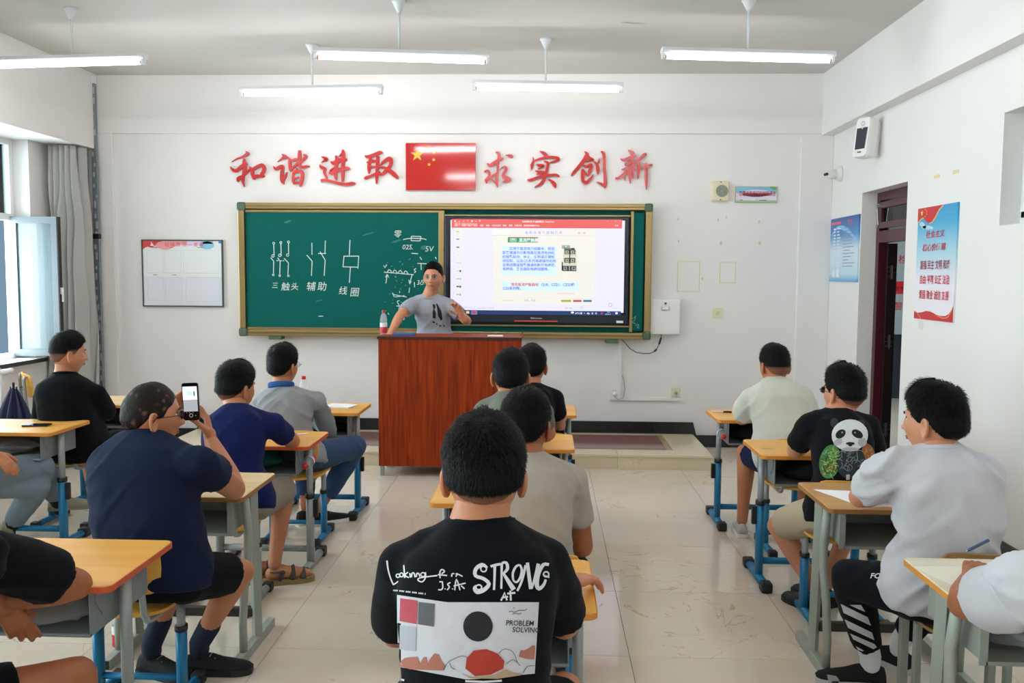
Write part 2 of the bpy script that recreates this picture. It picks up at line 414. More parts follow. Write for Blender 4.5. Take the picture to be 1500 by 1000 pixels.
# left wall with four windows
lw = MB(); wins = [(5.60, 7.95), (2.72, 5.07), (-.17, 2.18), (-3.07, -.72)]
lw.box(LX-.24, LX, YB, BY, 0, .875); lw.box(LX-.24, LX, YB, BY, 2.875, ZC)
edges = [YB]+[q for a in reversed(wins) for q in a]+[BY]
for k in range(0, len(edges), 2): lw.box(LX-.24, LX, edges[k], edges[k+1], .875, 2.875)
struct('wall_left', lw, 'wall_paint')
struct('trim_5', MB().box(LX, -4.42, YB, BY-.035, 2.875, ZC, .004), 'wall_paint')
def window(n, y0, y1, opened):
    f = MB(); xf0, xf1 = LX-.22, LX-.15; z0, z1 = .875, 2.875; zm = 2.17; e = .05
    f.box(xf0, xf1, y0, y1, z0, z0+e); f.box(xf0, xf1, y0, y1, z1-e, z1); f.box(xf0, xf1, y0, y1, zm-.03, zm+.03)
    for yy in (y0+e/2, y0+.6, y1-.6, y1-e/2): f.box(xf0+.002, xf1-.002, yy-e/2, yy+e/2, z0+.001, z1-.001)
    wn = struct('window_%d' % n, f, 'upvc')
    obj('window_sill', MB().box(LX-.15, LX+.07, y0-.06, y1+.06, z0-.035, z0-.001, .004), 'upvc', wn, kind=None)
    obj('sill_edge', MB().box(LX+.0705, LX+.085, y0-.06, y1+.06, z0-.037, z0, .003), 'black_stone', wn)
    for a, b in ((y0+e, y0+.575), (y0+.625, y1-.625), (y1-.575, y1-e)):
        obj('pane', MB().box(LX-.19, LX-.184, a, b, zm+.03, z1-e), 'glass', wn)
        if not (opened and b > y1-.2): obj('pane', MB().box(LX-.19, LX-.184, a, b, z0+e, zm-.03), 'glass', wn)
    if opened:   # casement swung into the room, at right angles to the wall
        cs = MB(); yc = y1-.055; xa, xb = LX-.15, LX+.285; za, zb = .90, 2.175
        for q in ((xa, xb, za, za+.06), (xa, xb, zb-.06, zb), (xa, xa+.055, za+.06, zb-.06), (xb-.055, xb, za+.06, zb-.06)):
            cs.box(q[0], q[1], yc-.022, yc+.022, q[2], q[3])
        c = obj('casement', cs, 'casement_grey', wn)
        obj('casement_pane', MB().box(xa+.055, xb-.055, yc-.004, yc+.004, za+.06, zb-.06), 'screened_glass', c)
        obj('gasket', MB().box(xb, xb+.012, yc-.026, yc+.026, za, zb), 'black_rubber', c)
        obj('handle', MB().box(xb+.012, xb+.03, yc-.012, yc+.012, 1.47, 1.53).box(xb+.022, xb+.034, yc-.008, yc+.008, 1.40, 1.51), 'upvc', c)
        for zz in (1.0, 1.95): obj('hinge', MB().tube([(xa-.012, yc+.0, zz), (xa-.012, yc, zz+.12)], .012, 8), 'silver', c)
for n, (a, b) in enumerate(wins): window(n+1, a, b, n == 0)
def rwindow(n, y0, y1):
    x0, x1 = RX+.12, RX+.18; z0, z1 = 1.99, 2.66; f = MB(); e = .045
    f.box(x0, x1, y0, y1, z0, z0+e); f.box(x0, x1, y0, y1, z1-e, z1)
    for yy in (y0+e/2, (y0+y1)/2, y1-e/2): f.box(x0+.001, x1-.001, yy-e/2, yy+e/2, z0+.001, z1-.001)
    wn = struct('window_%d' % n, f, 'upvc')
    fr = MB(); ya, yb = (y0+y1)/2+.03, y1-.05
    for q in ((ya, yb, z0+e, z0+e+.035), (ya, yb, z1-e-.035, z1-e), (ya, ya+.035, z0+e, z1-e), (yb-.035, yb, z0+e, z1-e)): fr.box(x0-.02, x0, *q)
    obj('sash', fr, 'upvc', wn)
    obj('pane', MB().box(x0+.02, x0+.026, y0+e, (y0+y1)/2-e/2, z0+e, z1-e), 'dark_glass', wn)
    obj('pane', MB().box(x0+.02, x0+.026, (y0+y1)/2+e/2, y1-e, z0+e, z1-e), 'dark_glass', wn)
rwindow(5, 3.95, 5.44); rwindow(6, .5, 1.9)
# baseboards: black stone
struct('baseboard_back', MB().box(1.47, RX, BY-.05, BY-.036, 0, .118, .003), 'black_stone')
struct('baseboard_left', MB().box(LX, -3.47, BY-.05, BY-.036, 0, .118, .003), 'black_stone')
b = MB(); b.box(RX-.014, RX, 7.78, BY-.05, 0, .118, .003); b.box(RX-.014, RX, YB, 6.82, 0, .118, .003)
struct('baseboard_right', b, 'black_stone')
struct('baseboard_platform', MB().box(-3.45, 1.45, BY-.06, BY-.0355, .128, .245, .002).prism([(1.45, .128), (1.47, 0), (1.485, 0), (1.485, .118), (1.45, .245)], BY-.06, BY-.036, 'xz').prism([(-3.45, .128), (-3.45, .245), (-3.485, .118), (-3.485, 0), (-3.47, 0)], BY-.06, BY-.036, 'xz'), 'black_stone')
# teaching platform
PY = 7.53
pl = struct('platform', MB().box(-3.44, 1.44, PY+.012, BY-.036, 0, .108), mat('grout', '6E665A'))
pl['kind'] = 'structure'
for k in range(6):
    xa, xb = -3.45+k*4.9/6, -3.45+(k+1)*4.9/6
    obj('riser_tile', MB().box(xa+.001, xb-.001, PY, PY+.012, 0, .108), 'step_marble', pl)
    obj('nosing_tile', MB().box(xa+.001, xb-.001, PY-.012, PY+.21, .108, .13, .003), 'step_marble', pl)
    if k < 6: obj('border_tile', MB().box(xa+.001, xb-.001, 8.50, BY-.036, .108, .128), 'step_marble', pl)
for a, b_ in ((-3.45, -3.14), (1.14, 1.45)): obj('border_tile', MB().box(a, b_, PY+.212, 8.498, .108, .128), 'step_marble', pl)
obj('inlay_strip', MB().box(-3.138, 1.138, PY+.212, 8.498, .108, .1265), mat('inlay_strip', 'A08468', .3), pl)
for k in range(5):
    xa, xb = -3.09+k*4.18/5, -3.09+(k+1)*4.18/5
    for ya, yb in ((PY+.26, 8.12), (8.121, 8.45)): obj('inlay_tile', MB().box(xa+.001, xb-.001, ya, yb-.001, .1265, .1295), 'red_marble', pl)
# door 1 : dark red frame with transom in the right wall
d = MB(); dx0, dx1 = RX+.13, RX+.20
for q in ((6.82, 7.78, 2.33, 2.4), (6.82, 7.78, 1.97, 2.07)): d.box(dx0, dx1, *q)
for q in ((6.82, 6.89, 0, 2.33), (7.71, 7.78, 0, 2.33)): d.box(dx0+.001, dx1-.001, *q)
dr = struct('door_1', d, 'door_red')
t = MB()
for q in ((6.93, 7.67, 2.26, 2.31), (6.93, 7.67, 2.09, 2.14), (6.93, 6.98, 2.14, 2.26), (7.62, 7.67, 2.14, 2.26)): t.box(dx0-.02, dx0+.01, *q)
obj('transom_sash', t, 'door_red', dr); obj('transom_pane', MB().box(dx0, dx0+.005, 6.98, 7.62, 2.14, 2.26), 'dark_glass', dr)
obj('transom_stay', MB().tube([(dx0-.03, 7.66, 2.12), (dx0-.045, 7.66, 2.27)], .008, 8).box(dx0-.045, dx0-.02, 7.645, 7.675, 2.27, 2.3).box(dx0-.045, dx0-.02, 7.645, 7.675, 2.09, 2.12), 'silver', dr)
lf = obj('jamb_lining', MB().box(dx0+.0705, dx0+.155, 7.69, 7.78, .0, 1.965, .003), 'door_dark', dr)
obj('door_leaf', MB().box(RX+.26, RX+.30, 7.84, 8.66, .01, 1.965, .004), 'door_dark', dr)
for zz in (1.72, 1.12, .35):
    obj('hinge', MB().box(dx0+.10, dx0+.125, 7.680, 7.6895, zz-.055, zz+.055).tube([(dx0+.112, 7.676, zz-.06), (dx0+.112, 7.676, zz+.06)], .007, 8), 'dark_steel', lf)
    for xx in (.082, .095, .13, .143):
        for yy in (-.04, 0, .04): obj('screw', MB().box(dx0+xx-.003, dx0+xx+.003, 7.687, 7.6895, zz+yy-.003, zz+yy+.003), 'silver', lf)
# corridor beyond the door: wall with dark dado and the hydrant cabinet
cw = struct('wall_corridor', MB().box(5.3, 5.5, 4, 12.5, 0, 3), mat('corridor_grey', '8A9392', .7))
struct('wall_corridor', MB().box(2.97, 5.5, 3.8, 4.0, 0, 3), 'corridor_grey')  # unseen end wall, added to block daylight and darken the corridor
struct('trim_6', MB().box(5.285, 5.3, 4, 12.3, 0, 1.1).box(2.97, 5.285, 12.285, 12.3, 0, 1.1), mat('corridor_dado', '30383E', .4))
struct('wall_corridor', MB().box(2.97, 5.5, 12.3, 12.5, 0, 3), 'corridor_grey'); 
struct('ceiling', MB().box(2.97, 5.5, 4, 12.5, 3, 3.1), 'corridor_grey'); struct('floor', MB().box(2.97, 5.5, 8.62, 12.5, -.1, -.013), 'floor_marble')
hc = empty('fire_hydrant_cabinet', (4.85, 12.28, .9), 'pale fire hydrant cabinet with red lettering seen through the open door', 'cabinet')
obj('cabinet_door', MB().box(-.38, .38, -.16, 0, 0, 1.35, .005), mat('cab_grey', 'A4ADAE', .4), hc)
fr = Frame((0, -.161, 0), (1, 0, 0), (0, 0, 1))
put('lettering', Art().text('消火栓', -.36, .97, .135), fr, .002, 'label_red', hc)
put('lettering', Art().text('火警119', -.24, .34, .12), fr, .002, 'label_red', hc)
put('red_plate', Art().rect(-.16, .55, .18, .72), fr, .002, 'label_red', hc)
put('plate_text', Art().text('按下报警', -.12, .60, .06), fr, .004, mat('dark_ink', '2A1418'), hc)
# outside: dark apartment block and hedge across the yard, seen through the open casement
ob = empty('apartment_building', (-16, 12, -3), 'dark apartment block outside the left window', 'building')
m_ = MB().box(-4, 0, -22, 14, 0, 8.2); obj('facade', m_, mat('far_block', '2E4450', .8), ob)
for i in range(12):
    for j in range(2): obj('far_window', MB().box(-.02, .05, -20+2.8*i, -18.6+2.8*i, 1.2+3.2*j, 2.8+3.2*j), mat('far_window', '16324A', .3), ob)

# ---------------------------------------------------------------- corner pipes, curtain, radiator pipes
def channel(x, y, lab):
    e = empty('cable_channel', (x, y, 0), lab, 'cable channel', 'galvanised channels in the front left corner')
    b = MB(); b.box(-.024, .024, -.02, .02, 0, 3.55); obj('duct', b, 'galvanised', e)
    b = MB()
    for k in range(30):
        z = .5+k*.1; a = random.uniform(-.02, .01); b.box(a, a+.018, -.026, -.0205, z, z+random.uniform(.02, .075), .002)
    obj('torn_tape', b, mat('tape_grey', 'B9BDBE', .7), e, kind='stuff')
    obj('cap', MB().box(-.026, .03, -.024, .022, 3.5, 3.575, .006), 'white_plastic', e)
    obj('clamp', MB().box(-.03, .03, -.03, .022, 2.0, 2.05, .004), 'black_rubber', e)
channel(-4.50, 8.47, 'galvanised cable channel in the front left corner, nearer the curtain')
channel(-4.425, 8.52, 'galvanised cable channel in the front left corner, nearer the board')
cu = empty('curtain', (-4.6, 8.28, .35), 'grey curtain gathered in the corner behind the open casement', 'curtain')
def curtain_sheet(x0, y0, x1, y1, spread, ph, bulge):
    bm = bmesh.new(); n, mz = 70, 40; g = []
    for j in range(mz+1):
        z = j/mz*2.51; tz = z/2.51; sp = spread*(1-.55*tz)+.0
        row = []
        for i in range(n+1):
            u = i/n; x = x0+(x1-x0)*u; y = y0+(y1-y0)*u
            c = (u-.5); x += c*sp*.9; amp = .035+.03*(1-tz)
            o_ = math.sin(u*2*PI*5+ph+1.2*math.sin(tz*3+ph))*amp+.02*noise.noise((u*7, tz*5, ph))+bulge*math.exp(-((tz-.72)/.08)**2)*math.sin(u*PI*3)*.03
            row.append(bm.verts.new((x+o_*.5, y+o_*.9, z)))
        g.append(row)
    for j in range(mz):
        for i in range(n): bm.faces.new((g[j][i], g[j][i+1], g[j+1][i+1], g[j+1][i]))
    me = bpy.data.meshes.new('c'); bm.to_mesh(me); bm.free(); me.shade_smooth(); return me
for (a, ph, bl) in (((-.04, -.12, .10, -.06, .22), .3, 1), ((-.02, .02, .13, .06, .18), 2.1, 1)):
    o = obj('curtain_panel', curtain_sheet(*a[:4], a[4], ph, bl), 'curtain', cu)
    md = o.modifiers.new('s', 'SOLIDIFY'); md.thickness = .002
rp = empty('radiator_pipe', W(2, 545, Y=6.2), 'white plastic pipe elbow with grey valve under the window sill', 'pipe')
obj('elbow', MB().capsule([(-.25, 0, 0), (.03, 0, .0), (.075, 0, .012)], [.022, .022, .02]), 'white_plastic', rp, True)
obj('riser', MB().capsule([(.0, 0, 0), (.0, 0, -.55)], .017), 'white_plastic', rp, True)
obj('valve', MB().tube([(-.07, 0, 0), (-.01, 0, 0)], .032, 10), 'grey_steel', rp)
obj('valve_cap', MB().capsule([(-.045, 0, .03), (-.045, 0, .07)], .015), mat('yellow_cap', 'D6D88A', .4), rp, True)
# furled navy umbrellas hanging from the pipe
def umbrella(px, py, Y, lab, ln=.46):
    e = empty('umbrella', W(px, py, Y=Y)-V((0, 0, ln)), lab, 'umbrella', 'navy umbrellas hanging under the window')
    bm = MB(); rings = []
    for k in range(12):
        t = k/11; z = ln*(1-t)-.0; r0 = .02+.10*math.sin(min(1, t*1.1)*PI*.62)
        rings.append([((r0*(1+.28*math.cos(8*a+t))*math.cos(a)), (r0*.6*(1+.28*math.cos(8*a+t))*math.sin(a)), z+.02*math.cos(8*a)) for a in [2*PI*i/48 for i in range(48)]])
    bm.loft(rings); obj('canopy', bm, 'umbrella_navy', e, True)
    b = MB()
    for k in range(6):
        a = 2*PI*k/6; b.tube([(.02*math.cos(a), .012*math.sin(a), ln), (.026*math.cos(a), .016*math.sin(a), ln+.03)], .003, 6)
    obj('rib_tips', b, 'black_rubber', e)
    obj('handle', MB().tube([(0, 0, ln-.05), (0, 0, ln+.06)], .008, 8), 'black_rubber', e)
    f = Frame((-.04, -.082, .10), (.9, -.1, -.1), (.1, 0, 1)); put('print', Art().text('雨中', .0, .06, .04, .3).rect(.0, .03, .075, .04), f, .012, 'white_plastic', e)
umbrella(20, 572, 6.15, 'furled navy umbrella with white print hanging below the sill'); umbrella(-14, 566, 6.6, 'furled navy umbrella at the left edge, partly hidden by the first one')

# ---------------------------------------------------------------- ceiling lights
def lamp(xa, ya, xb, yb, rodx, rody, lab, grp='fluorescent tube lights hung from the ceiling'):
    c = V(((xa+xb)/2, (ya+yb)/2, 3.24)); ang = math.atan2(yb-ya, xb-xa); L_ = 1.24
    e = empty('ceiling_light', (c.x, c.y, 3.2), lab, 'light', grp, ang)
    obj('housing', MB().prism([(-.035, .06), (.035, .06), (.045, .035), (.03, .022), (-.03, .022), (-.045, .035)], -L_/2, L_/2, 'yz'), 'fixture_white', e)
    tb = obj('tube', MB().tube([(-L_/2+.035, 0, .0), (L_/2-.035, 0, .0)], .0165, 14), 'tube_glow', e, True)
    for s_ in (-1, 1):
        h = obj('lamp_holder', MB().box(s_*(L_/2-.012)-.012, s_*(L_/2-.012)+.012, -.018, .018, -.018, .022, .003), 'fixture_white', e)
        obj('tube_end', MB().tube([(s_*(L_/2-.036), 0, 0), (s_*(L_/2-.022), 0, 0)], .0168, 12), 'brass_pin', e)
    lx = (rodx-c.x)*math.cos(ang)+(rody-c.y)*math.sin(ang)
    obj('rod', MB().tube([(lx, 0, .06), (lx, 0, .37)], .0085, 8), 'fixture_white', e, True)
    obj('ceiling_rose', MB().tube([(lx, 0, .32), (lx, 0, .345), (lx, 0, .385), (lx, 0, .4)], [.012, .025, .045, .055], 14), 'fixture_white', e, True)
lamp(-4.168, 6.52, -2.93, 6.40, -3.50, 6.45, 'long tube light at the upper left edge, near the window wall')
lamp(-1.66, 6.26, -.42, 6.42, -1.06, 6.33, 'nearest tube light above the left half of the chalkboard')
lamp(.79, 6.28, 2.02, 6.42, 1.40, 6.34, 'tube light on the right, nearest the right wall')
lamp(-2.63, 7.55, -1.39, 7.46, -2.00, 7.50, 'small-looking far tube light left of the centre, nearest the board')
lamp(-.62, 7.30, .62, 7.40, -.02, 7.35, 'far tube light above the screen, right of the centre')
for yy, nr in ((3.3, 'above the audience'), (.3, 'above the photographer'), (-2.6, 'at the rear of the room')):  # unseen tube rows, added to keep the room bright
    for xx, nm in ((-3.5, 'left'), (-1.0, 'middle'), (1.4, 'right')):
        lamp(xx-.62, yy, xx+.62, yy, xx, yy, 'added unseen tube light %s, %s one of its row' % (nr, nm), 'added tube lights out of view, for brightness')

# ---------------------------------------------------------------- back wall: lettering, flag
WF = Frame((0, BY, 0), (1, 0, 0), (0, 0, 1))
def calli(name, x0, strokes, lab):
    bm = bmesh.new()
    for n_, st in enumerate(strokes):
        P = []
        for x, y, wd in st:
            p = W(x0+x/11.538, 210+y/11.538, Y=BY-.03); P.append((p.x, p.z, max(wd, 4)/11.538*BY/FPX*.92))
        a = Art().stroke(P, None, 4); h = .024+.0004*n_
        F_ = [bm.verts.new(WF(x, y, h)) for x, y in a.v]; B_ = [bm.verts.new(WF(x, y, .004)) for x, y in a.v]; m_ = len(a.v)//2
        for k in range(m_-1):
            q = (2*k, 2*k+1, 2*k+3, 2*k+2)
            bm.faces.new([F_[i] for i in q]); bm.faces.new([B_[i] for i in reversed(q)])
            bm.faces.new((F_[2*k], F_[2*k+2], B_[2*k+2], B_[2*k])); bm.faces.new((F_[2*k+1], B_[2*k+1], B_[2*k+3], F_[2*k+3]))
        bm.faces.new((F_[0], B_[0], B_[1], F_[1])); bm.faces.new((F_[-2], F_[-1], B_[-1], B_[-2]))
    bmesh.ops.recalc_face_normals(bm, faces=bm.faces)
    me = bpy.data.meshes.new(name); bm.to_mesh(me); bm.free()
    obj(name, me, 'red_letters', None, label=lab, cat='wall lettering', group='red brush characters over the board')
calli('wall_character', 330, [[(100,312,6),(180,262,22),(280,225,34),(350,190,60),(375,165,60),(335,130,8)],[(78,388,6),(120,440,50),(180,460,60),(270,390,70),(360,330,50)],[(310,250,20),(315,330,70),(320,430,70),(300,530,50),(290,640,45),(315,730,8)],[(420,420,30),(330,520,30),(250,570,60),(212,600,66),(205,650,20)],[(405,390,20),(440,440,50),(455,520,60),(480,590,50),(490,610,10)],[(440,450,60),(520,400,55),(610,365,64),(648,400,66),(640,470,65),(600,530,60)],[(460,570,60),(540,550,60),(620,550,50),(650,545,40)]], 'red brush character 和, first of the eight over the board')
calli('wall_character', 330, [[(875,310,6),(940,260,30),(1000,225,76),(975,195,40),(945,180,10)],[(1000,215,70),(1050,240,40),(1120,285,40),(1180,270,50),(1215,265,30)],[(1085,260,50),(1085,350,55),(1100,440,55),(1115,465,30)],[(1110,440,40),(1190,360,40),(1230,300,30)],[(808,380,6),(850,430,60),(920,390,55),(965,385,50),(955,480,60),(945,580,60),(965,650,60),(985,688,10)],[(970,640,40),(1010,560,40),(1040,480,12)],[(1250,115,50),(1250,200,65),(1245,300,60),(1250,360,55),(1290,400,50),(1380,385,40),(1420,388,24)],[(1310,180,10),(1355,215,60),(1300,290,40),(1240,340,30)],[(1190,420,20),(1220,440,40),(1160,480,50),(1140,540,40),(1140,630,45),(1160,690,20)],[(1150,490,40),(1220,470,50),(1290,480,60),(1297,570,60),(1275,660,60),(1260,730,20)],[(1150,600,30),(1245,570,30)],[(1150,670,40),(1220,660,40),(1270,680,40)]], 'red brush character 谐, second of the eight over the board')
calli('wall_character', 460, [[(118,222,10),(165,240,50),(205,265,64),(165,295,40),(118,318,8)],[(90,350,8),(120,400,60),(180,430,60),(170,490,45),(200,560,40),(210,600,30)],[(110,625,50),(200,620,55),(330,650,50),(430,675,55),(540,690,60),(640,675,60),(695,672,20)],[(272,300,8),(330,330,80),(420,290,80),(500,270,70),(555,270,30)],[(245,490,30),(300,495,80),(400,450,70),(500,425,60),(570,420,60),(598,435,15)],[(355,210,30),(380,240,60),(375,350,60),(360,450,60),(360,560,60),(370,620,15)],[(480,105,40),(495,180,65),(490,300,50),(480,420,60),(480,540,60),(475,645,30)],[(470,150,20),(425,220,25)],[(340,400,20),(260,460,25)]], 'red brush character 进, third of the eight over the board')
calli('wall_character', 460, [[(852,200,10),(900,225,60),(1000,195,60),(1110,150,60),(1155,155,20)],[(960,250,60),(930,330,60),(925,430,60),(925,510,20)],[(885,320,20),(960,300,50),(1060,290,30)],[(920,410,50),(1000,390,30),(1060,400,20)],[(1075,210,60),(1070,320,60),(1065,430,60),(1055,560,55),(1050,680,20)],[(1120,480,20),(1040,510,45),(950,550,45),(870,580,60),(845,575,20)],[(1110,370,10),(1170,310,50),(1265,250,66),(1300,290,66),(1280,380,60),(1200,470,60),(1150,520,50),(1085,515,20)],[(1085,395,20),(1180,405,40),(1260,450,70),(1350,520,80),(1400,570,60),(1415,605,15)]], 'red brush character 取, fourth of the eight, just left of the flag')
calli('wall_character', 700, [[(300,145,30),(350,165,50),(360,240,60),(335,320,60),(335,430,40),(325,530,45),(320,640,50),(335,745,8)],[(150,330,8),(210,370,70),(300,310,60),(370,270,50),(435,250,40)],[(465,195,10),(530,205,50),(570,220,60),(590,235,20)],[(110,480,30),(160,460,50),(195,500,50),(180,560,40),(140,620,60),(150,675,20)],[(345,460,10),(430,390,15)],[(320,500,30),(230,560,40),(150,610,60)],[(220,590,15),(290,660,30),(335,735,20)],[(440,380,30),(480,420,50),(440,500,50),(430,560,60),(500,580,60),(560,610,40)],[(405,650,8),(480,635,50),(560,620,20)]], 'red brush character 求, just right of the flag')
calli('wall_character', 700, [[(1045,128,10),(1110,160,60),(1160,210,60),(1170,240,30)],[(930,225,8),(940,290,35),(915,370,60),(910,440,20)],[(960,290,25),(1060,255,40),(1180,235,50),(1320,235,45),(1365,265,56),(1300,300,40),(1210,320,15)],[(1120,300,20),(1185,330,50),(1170,430,50),(1140,530,60),(1110,620,60),(1050,690,50),(955,738,12)],[(985,355,10),(1050,370,56),(1105,375,50),(1070,410,30),(1010,432,10)],[(970,460,15),(1050,485,60),(1125,480,40)],[(990,520,20),(1100,510,20)],[(835,615,20),(900,615,55),(1020,570,45),(1150,540,45),(1320,530,45),(1380,560,25)],[(1180,598,8),(1250,640,50),(1300,700,70),(1310,750,20)]], 'red brush character 实, second to the right of the flag')
calli('wall_character', 830, [[(305,130,8),(345,190,80),(290,290,70),(200,400,60),(120,490,50),(75,545,12)],[(350,200,40),(400,250,50),(450,275,40),(400,290,30),(320,315,10)],[(280,370,30),(340,390,50),(400,355,50),(420,390,55),(390,470,60),(360,550,20)],[(270,430,40),(270,540,60),(280,630,60),(330,660,60),(390,610,50),(430,560,40),(450,515,8)],[(280,440,30),(330,510,30),(360,545,20)],[(460,300,8),(510,350,50),(530,430,70),(530,520,20)],[(555,250,10),(540,340,40)],[(580,130,20),(625,170,50),(640,280,50),(640,420,50),(650,560,55),(655,680,60),(650,755,20)],[(510,648,8),(580,680,40),(650,720,60)]], 'red brush character 创, second from the right of the eight')
calli('wall_character', 830, [[(1040,110,20),(1100,150,70),(1130,200,80)],[(910,255,10),(970,280,50),(1080,240,60),(1185,205,30)],[(990,340,50),(1020,350,50),(1080,310,40),(1200,290,60),(1270,230,60),(1330,180,60),(1345,200,20)],[(930,440,20),(1020,420,50),(1120,380,60),(1160,360,40)],[(1110,260,40),(1100,350,60)],[(825,585,30),(880,585,50),(980,510,60),(1080,450,60),(1160,430,60)],[(1080,420,60),(1070,540,60),(1080,680,12)],[(980,560,40),(990,630,10)],[(1120,500,40),(1130,590,20)],[(1220,310,50),(1210,450,60),(1210,600,12)],[(1230,440,40),(1330,390,50),(1450,355,30)],[(1320,330,50),(1350,420,45),(1350,560,50),(1350,680,40),(1350,780,10)]], 'red brush character 新, rightmost of the eight over the board')
def star(a, cx, cy, r, rot=0):
    P = [(cx+(r if i % 2 == 0 else r*.382)*math.sin(PI*i/5+rot), cy+(r if i % 2 == 0 else r*.382)*math.cos(PI*i/5+rot)) for i in range(10)]
    return a.add(P+[(cx, cy)], [(i, (i+1) % 10, 10) for i in range(10)])
fg = empty('flag_panel', (-1.378, BY-.03, 2.492), 'glossy red flag panel with five yellow stars between the wall characters', 'flag')
obj('panel', MB().box(0, .683, 0, .026, 0, .453, .002), 'red_acrylic', fg)
FF = Frame((0, 0, 0), (1, 0, 0), (0, 0, 1)); hx, hy = .683, .453
put('large_star', star(Art(), hx*.165, hy*.75, .068), FF, .002, 'flag_yellow', fg)
for cx, cy, ro in ((.335, .9, .3), (.40, .80, .6), (.40, .645, 0), (.335, .545, .3)): put('small_star', star(Art(), hx*cx, hy*cy, .02, ro), FF, .002, 'flag_yellow', fg)

# ---------------------------------------------------------------- chalkboard unit
bbx0, bbx1, bz0, bz1 = -3.006, 1.008, 1.06, 2.358; bbY = BY-.12
bb = empty('chalkboard', ((bbx0+bbx1)/2, BY-.06, bz0), 'green chalkboard in a brass-coloured frame with chalk circuit drawings', 'chalkboard')
cx = (bbx0+bbx1)/2
def bx(x0, x1, y0, y1, z0, z1, bev=0): return MB().box(x0-cx, x1-cx, y0-(BY-.06), y1-(BY-.06), z0-bz0, z1-bz0, bev)
e = .062
obj('frame_rail', bx(bbx0+.02, bbx1-.02, bbY-.02, BY-.002, bz1-e, bz1, .008), 'alu_gold', bb)
obj('frame_rail', bx(bbx0+.02, bbx1-.02, bbY-.02, BY-.002, bz0, bz0+e, .008), 'alu_gold', bb)
obj('rail_groove', bx(bbx0+.06, bbx1-.06, bbY-.024, bbY-.0195, bz1-.036, bz1-.03), 'dark_steel', bb); obj('rail_groove', bx(bbx0+.06, bbx1-.06, bbY-.024, bbY-.0195, bz0+.03, bz0+.036), 'dark_steel', bb)
obj('frame_post', bx(bbx0, bbx0+e, bbY-.02, BY-.002, bz0+.02, bz1-.02, .006), 'alu_gold', bb)
obj('frame_post', bx(bbx1-e, bbx1, bbY-.02, BY-.002, bz0+.02, bz1-.02, .006), 'alu_gold', bb)
for a in (bbx0, bbx1-.075):
    for c in (bz0, bz1-.075): obj('corner_cap', bx(a-.003, a+.078, bbY-.026, bbY-.01, c-.003, c+.078, .016), 'green_corner', bb)
obj('back_board', bx(bbx0+e, bbx1-e, bbY+.05, BY-.01, bz0+e, bz1-e), 'board_green', bb)
# left sliding board with its thin frame
lx0, lx1 = bbx0+.07, -1.045
obj('sliding_board', bx(lx0, lx1, bbY+.0, bbY+.02, bz0+.085, bz1-.085), 'board_green', bb)
obj('board_trim', bx(lx0, lx1, bbY-.008, bbY-.0005, bz0+.064, bz0+.087), 'alu_gold', bb); obj('board_trim', bx(lx0, lx1, bbY-.008, bbY-.0005, bz1-.09, bz1-.07), 'alu_gold', bb)
obj('board_stile', bx(lx1-.0, lx1+.055, bbY-.012, bbY+.02, bz0+.07, bz1-.07, .004), 'alu_gold', bb)
# right strip board
obj('sliding_board', bx(.835, .93, bbY+.0, bbY+.02, bz0+.085, bz1-.085), 'board_green', bb)
obj('board_stile', bx(.805, .835, bbY-.008, bbY+.02, bz0+.07, bz1-.07, .004), 'alu_gold', bb)
obj('board_trim', bx(-.99, .805, bbY-.004, bbY+.02, 2.238, 2.25), 'alu_gold', bb)
obj('board_trim', bx(-.99, .805, bbY-.004, bbY+.02, 1.176, 1.192), 'alu_gold', bb)
obj('bracket', bx(-2.72, -2.60, bbY-.01, BY-.002, bz0-.035, bz0), 'green_corner', bb); obj('bracket', bx(.585, .70, bbY-.01, BY-.002, bz0-.04, bz0), 'green_corner', bb)
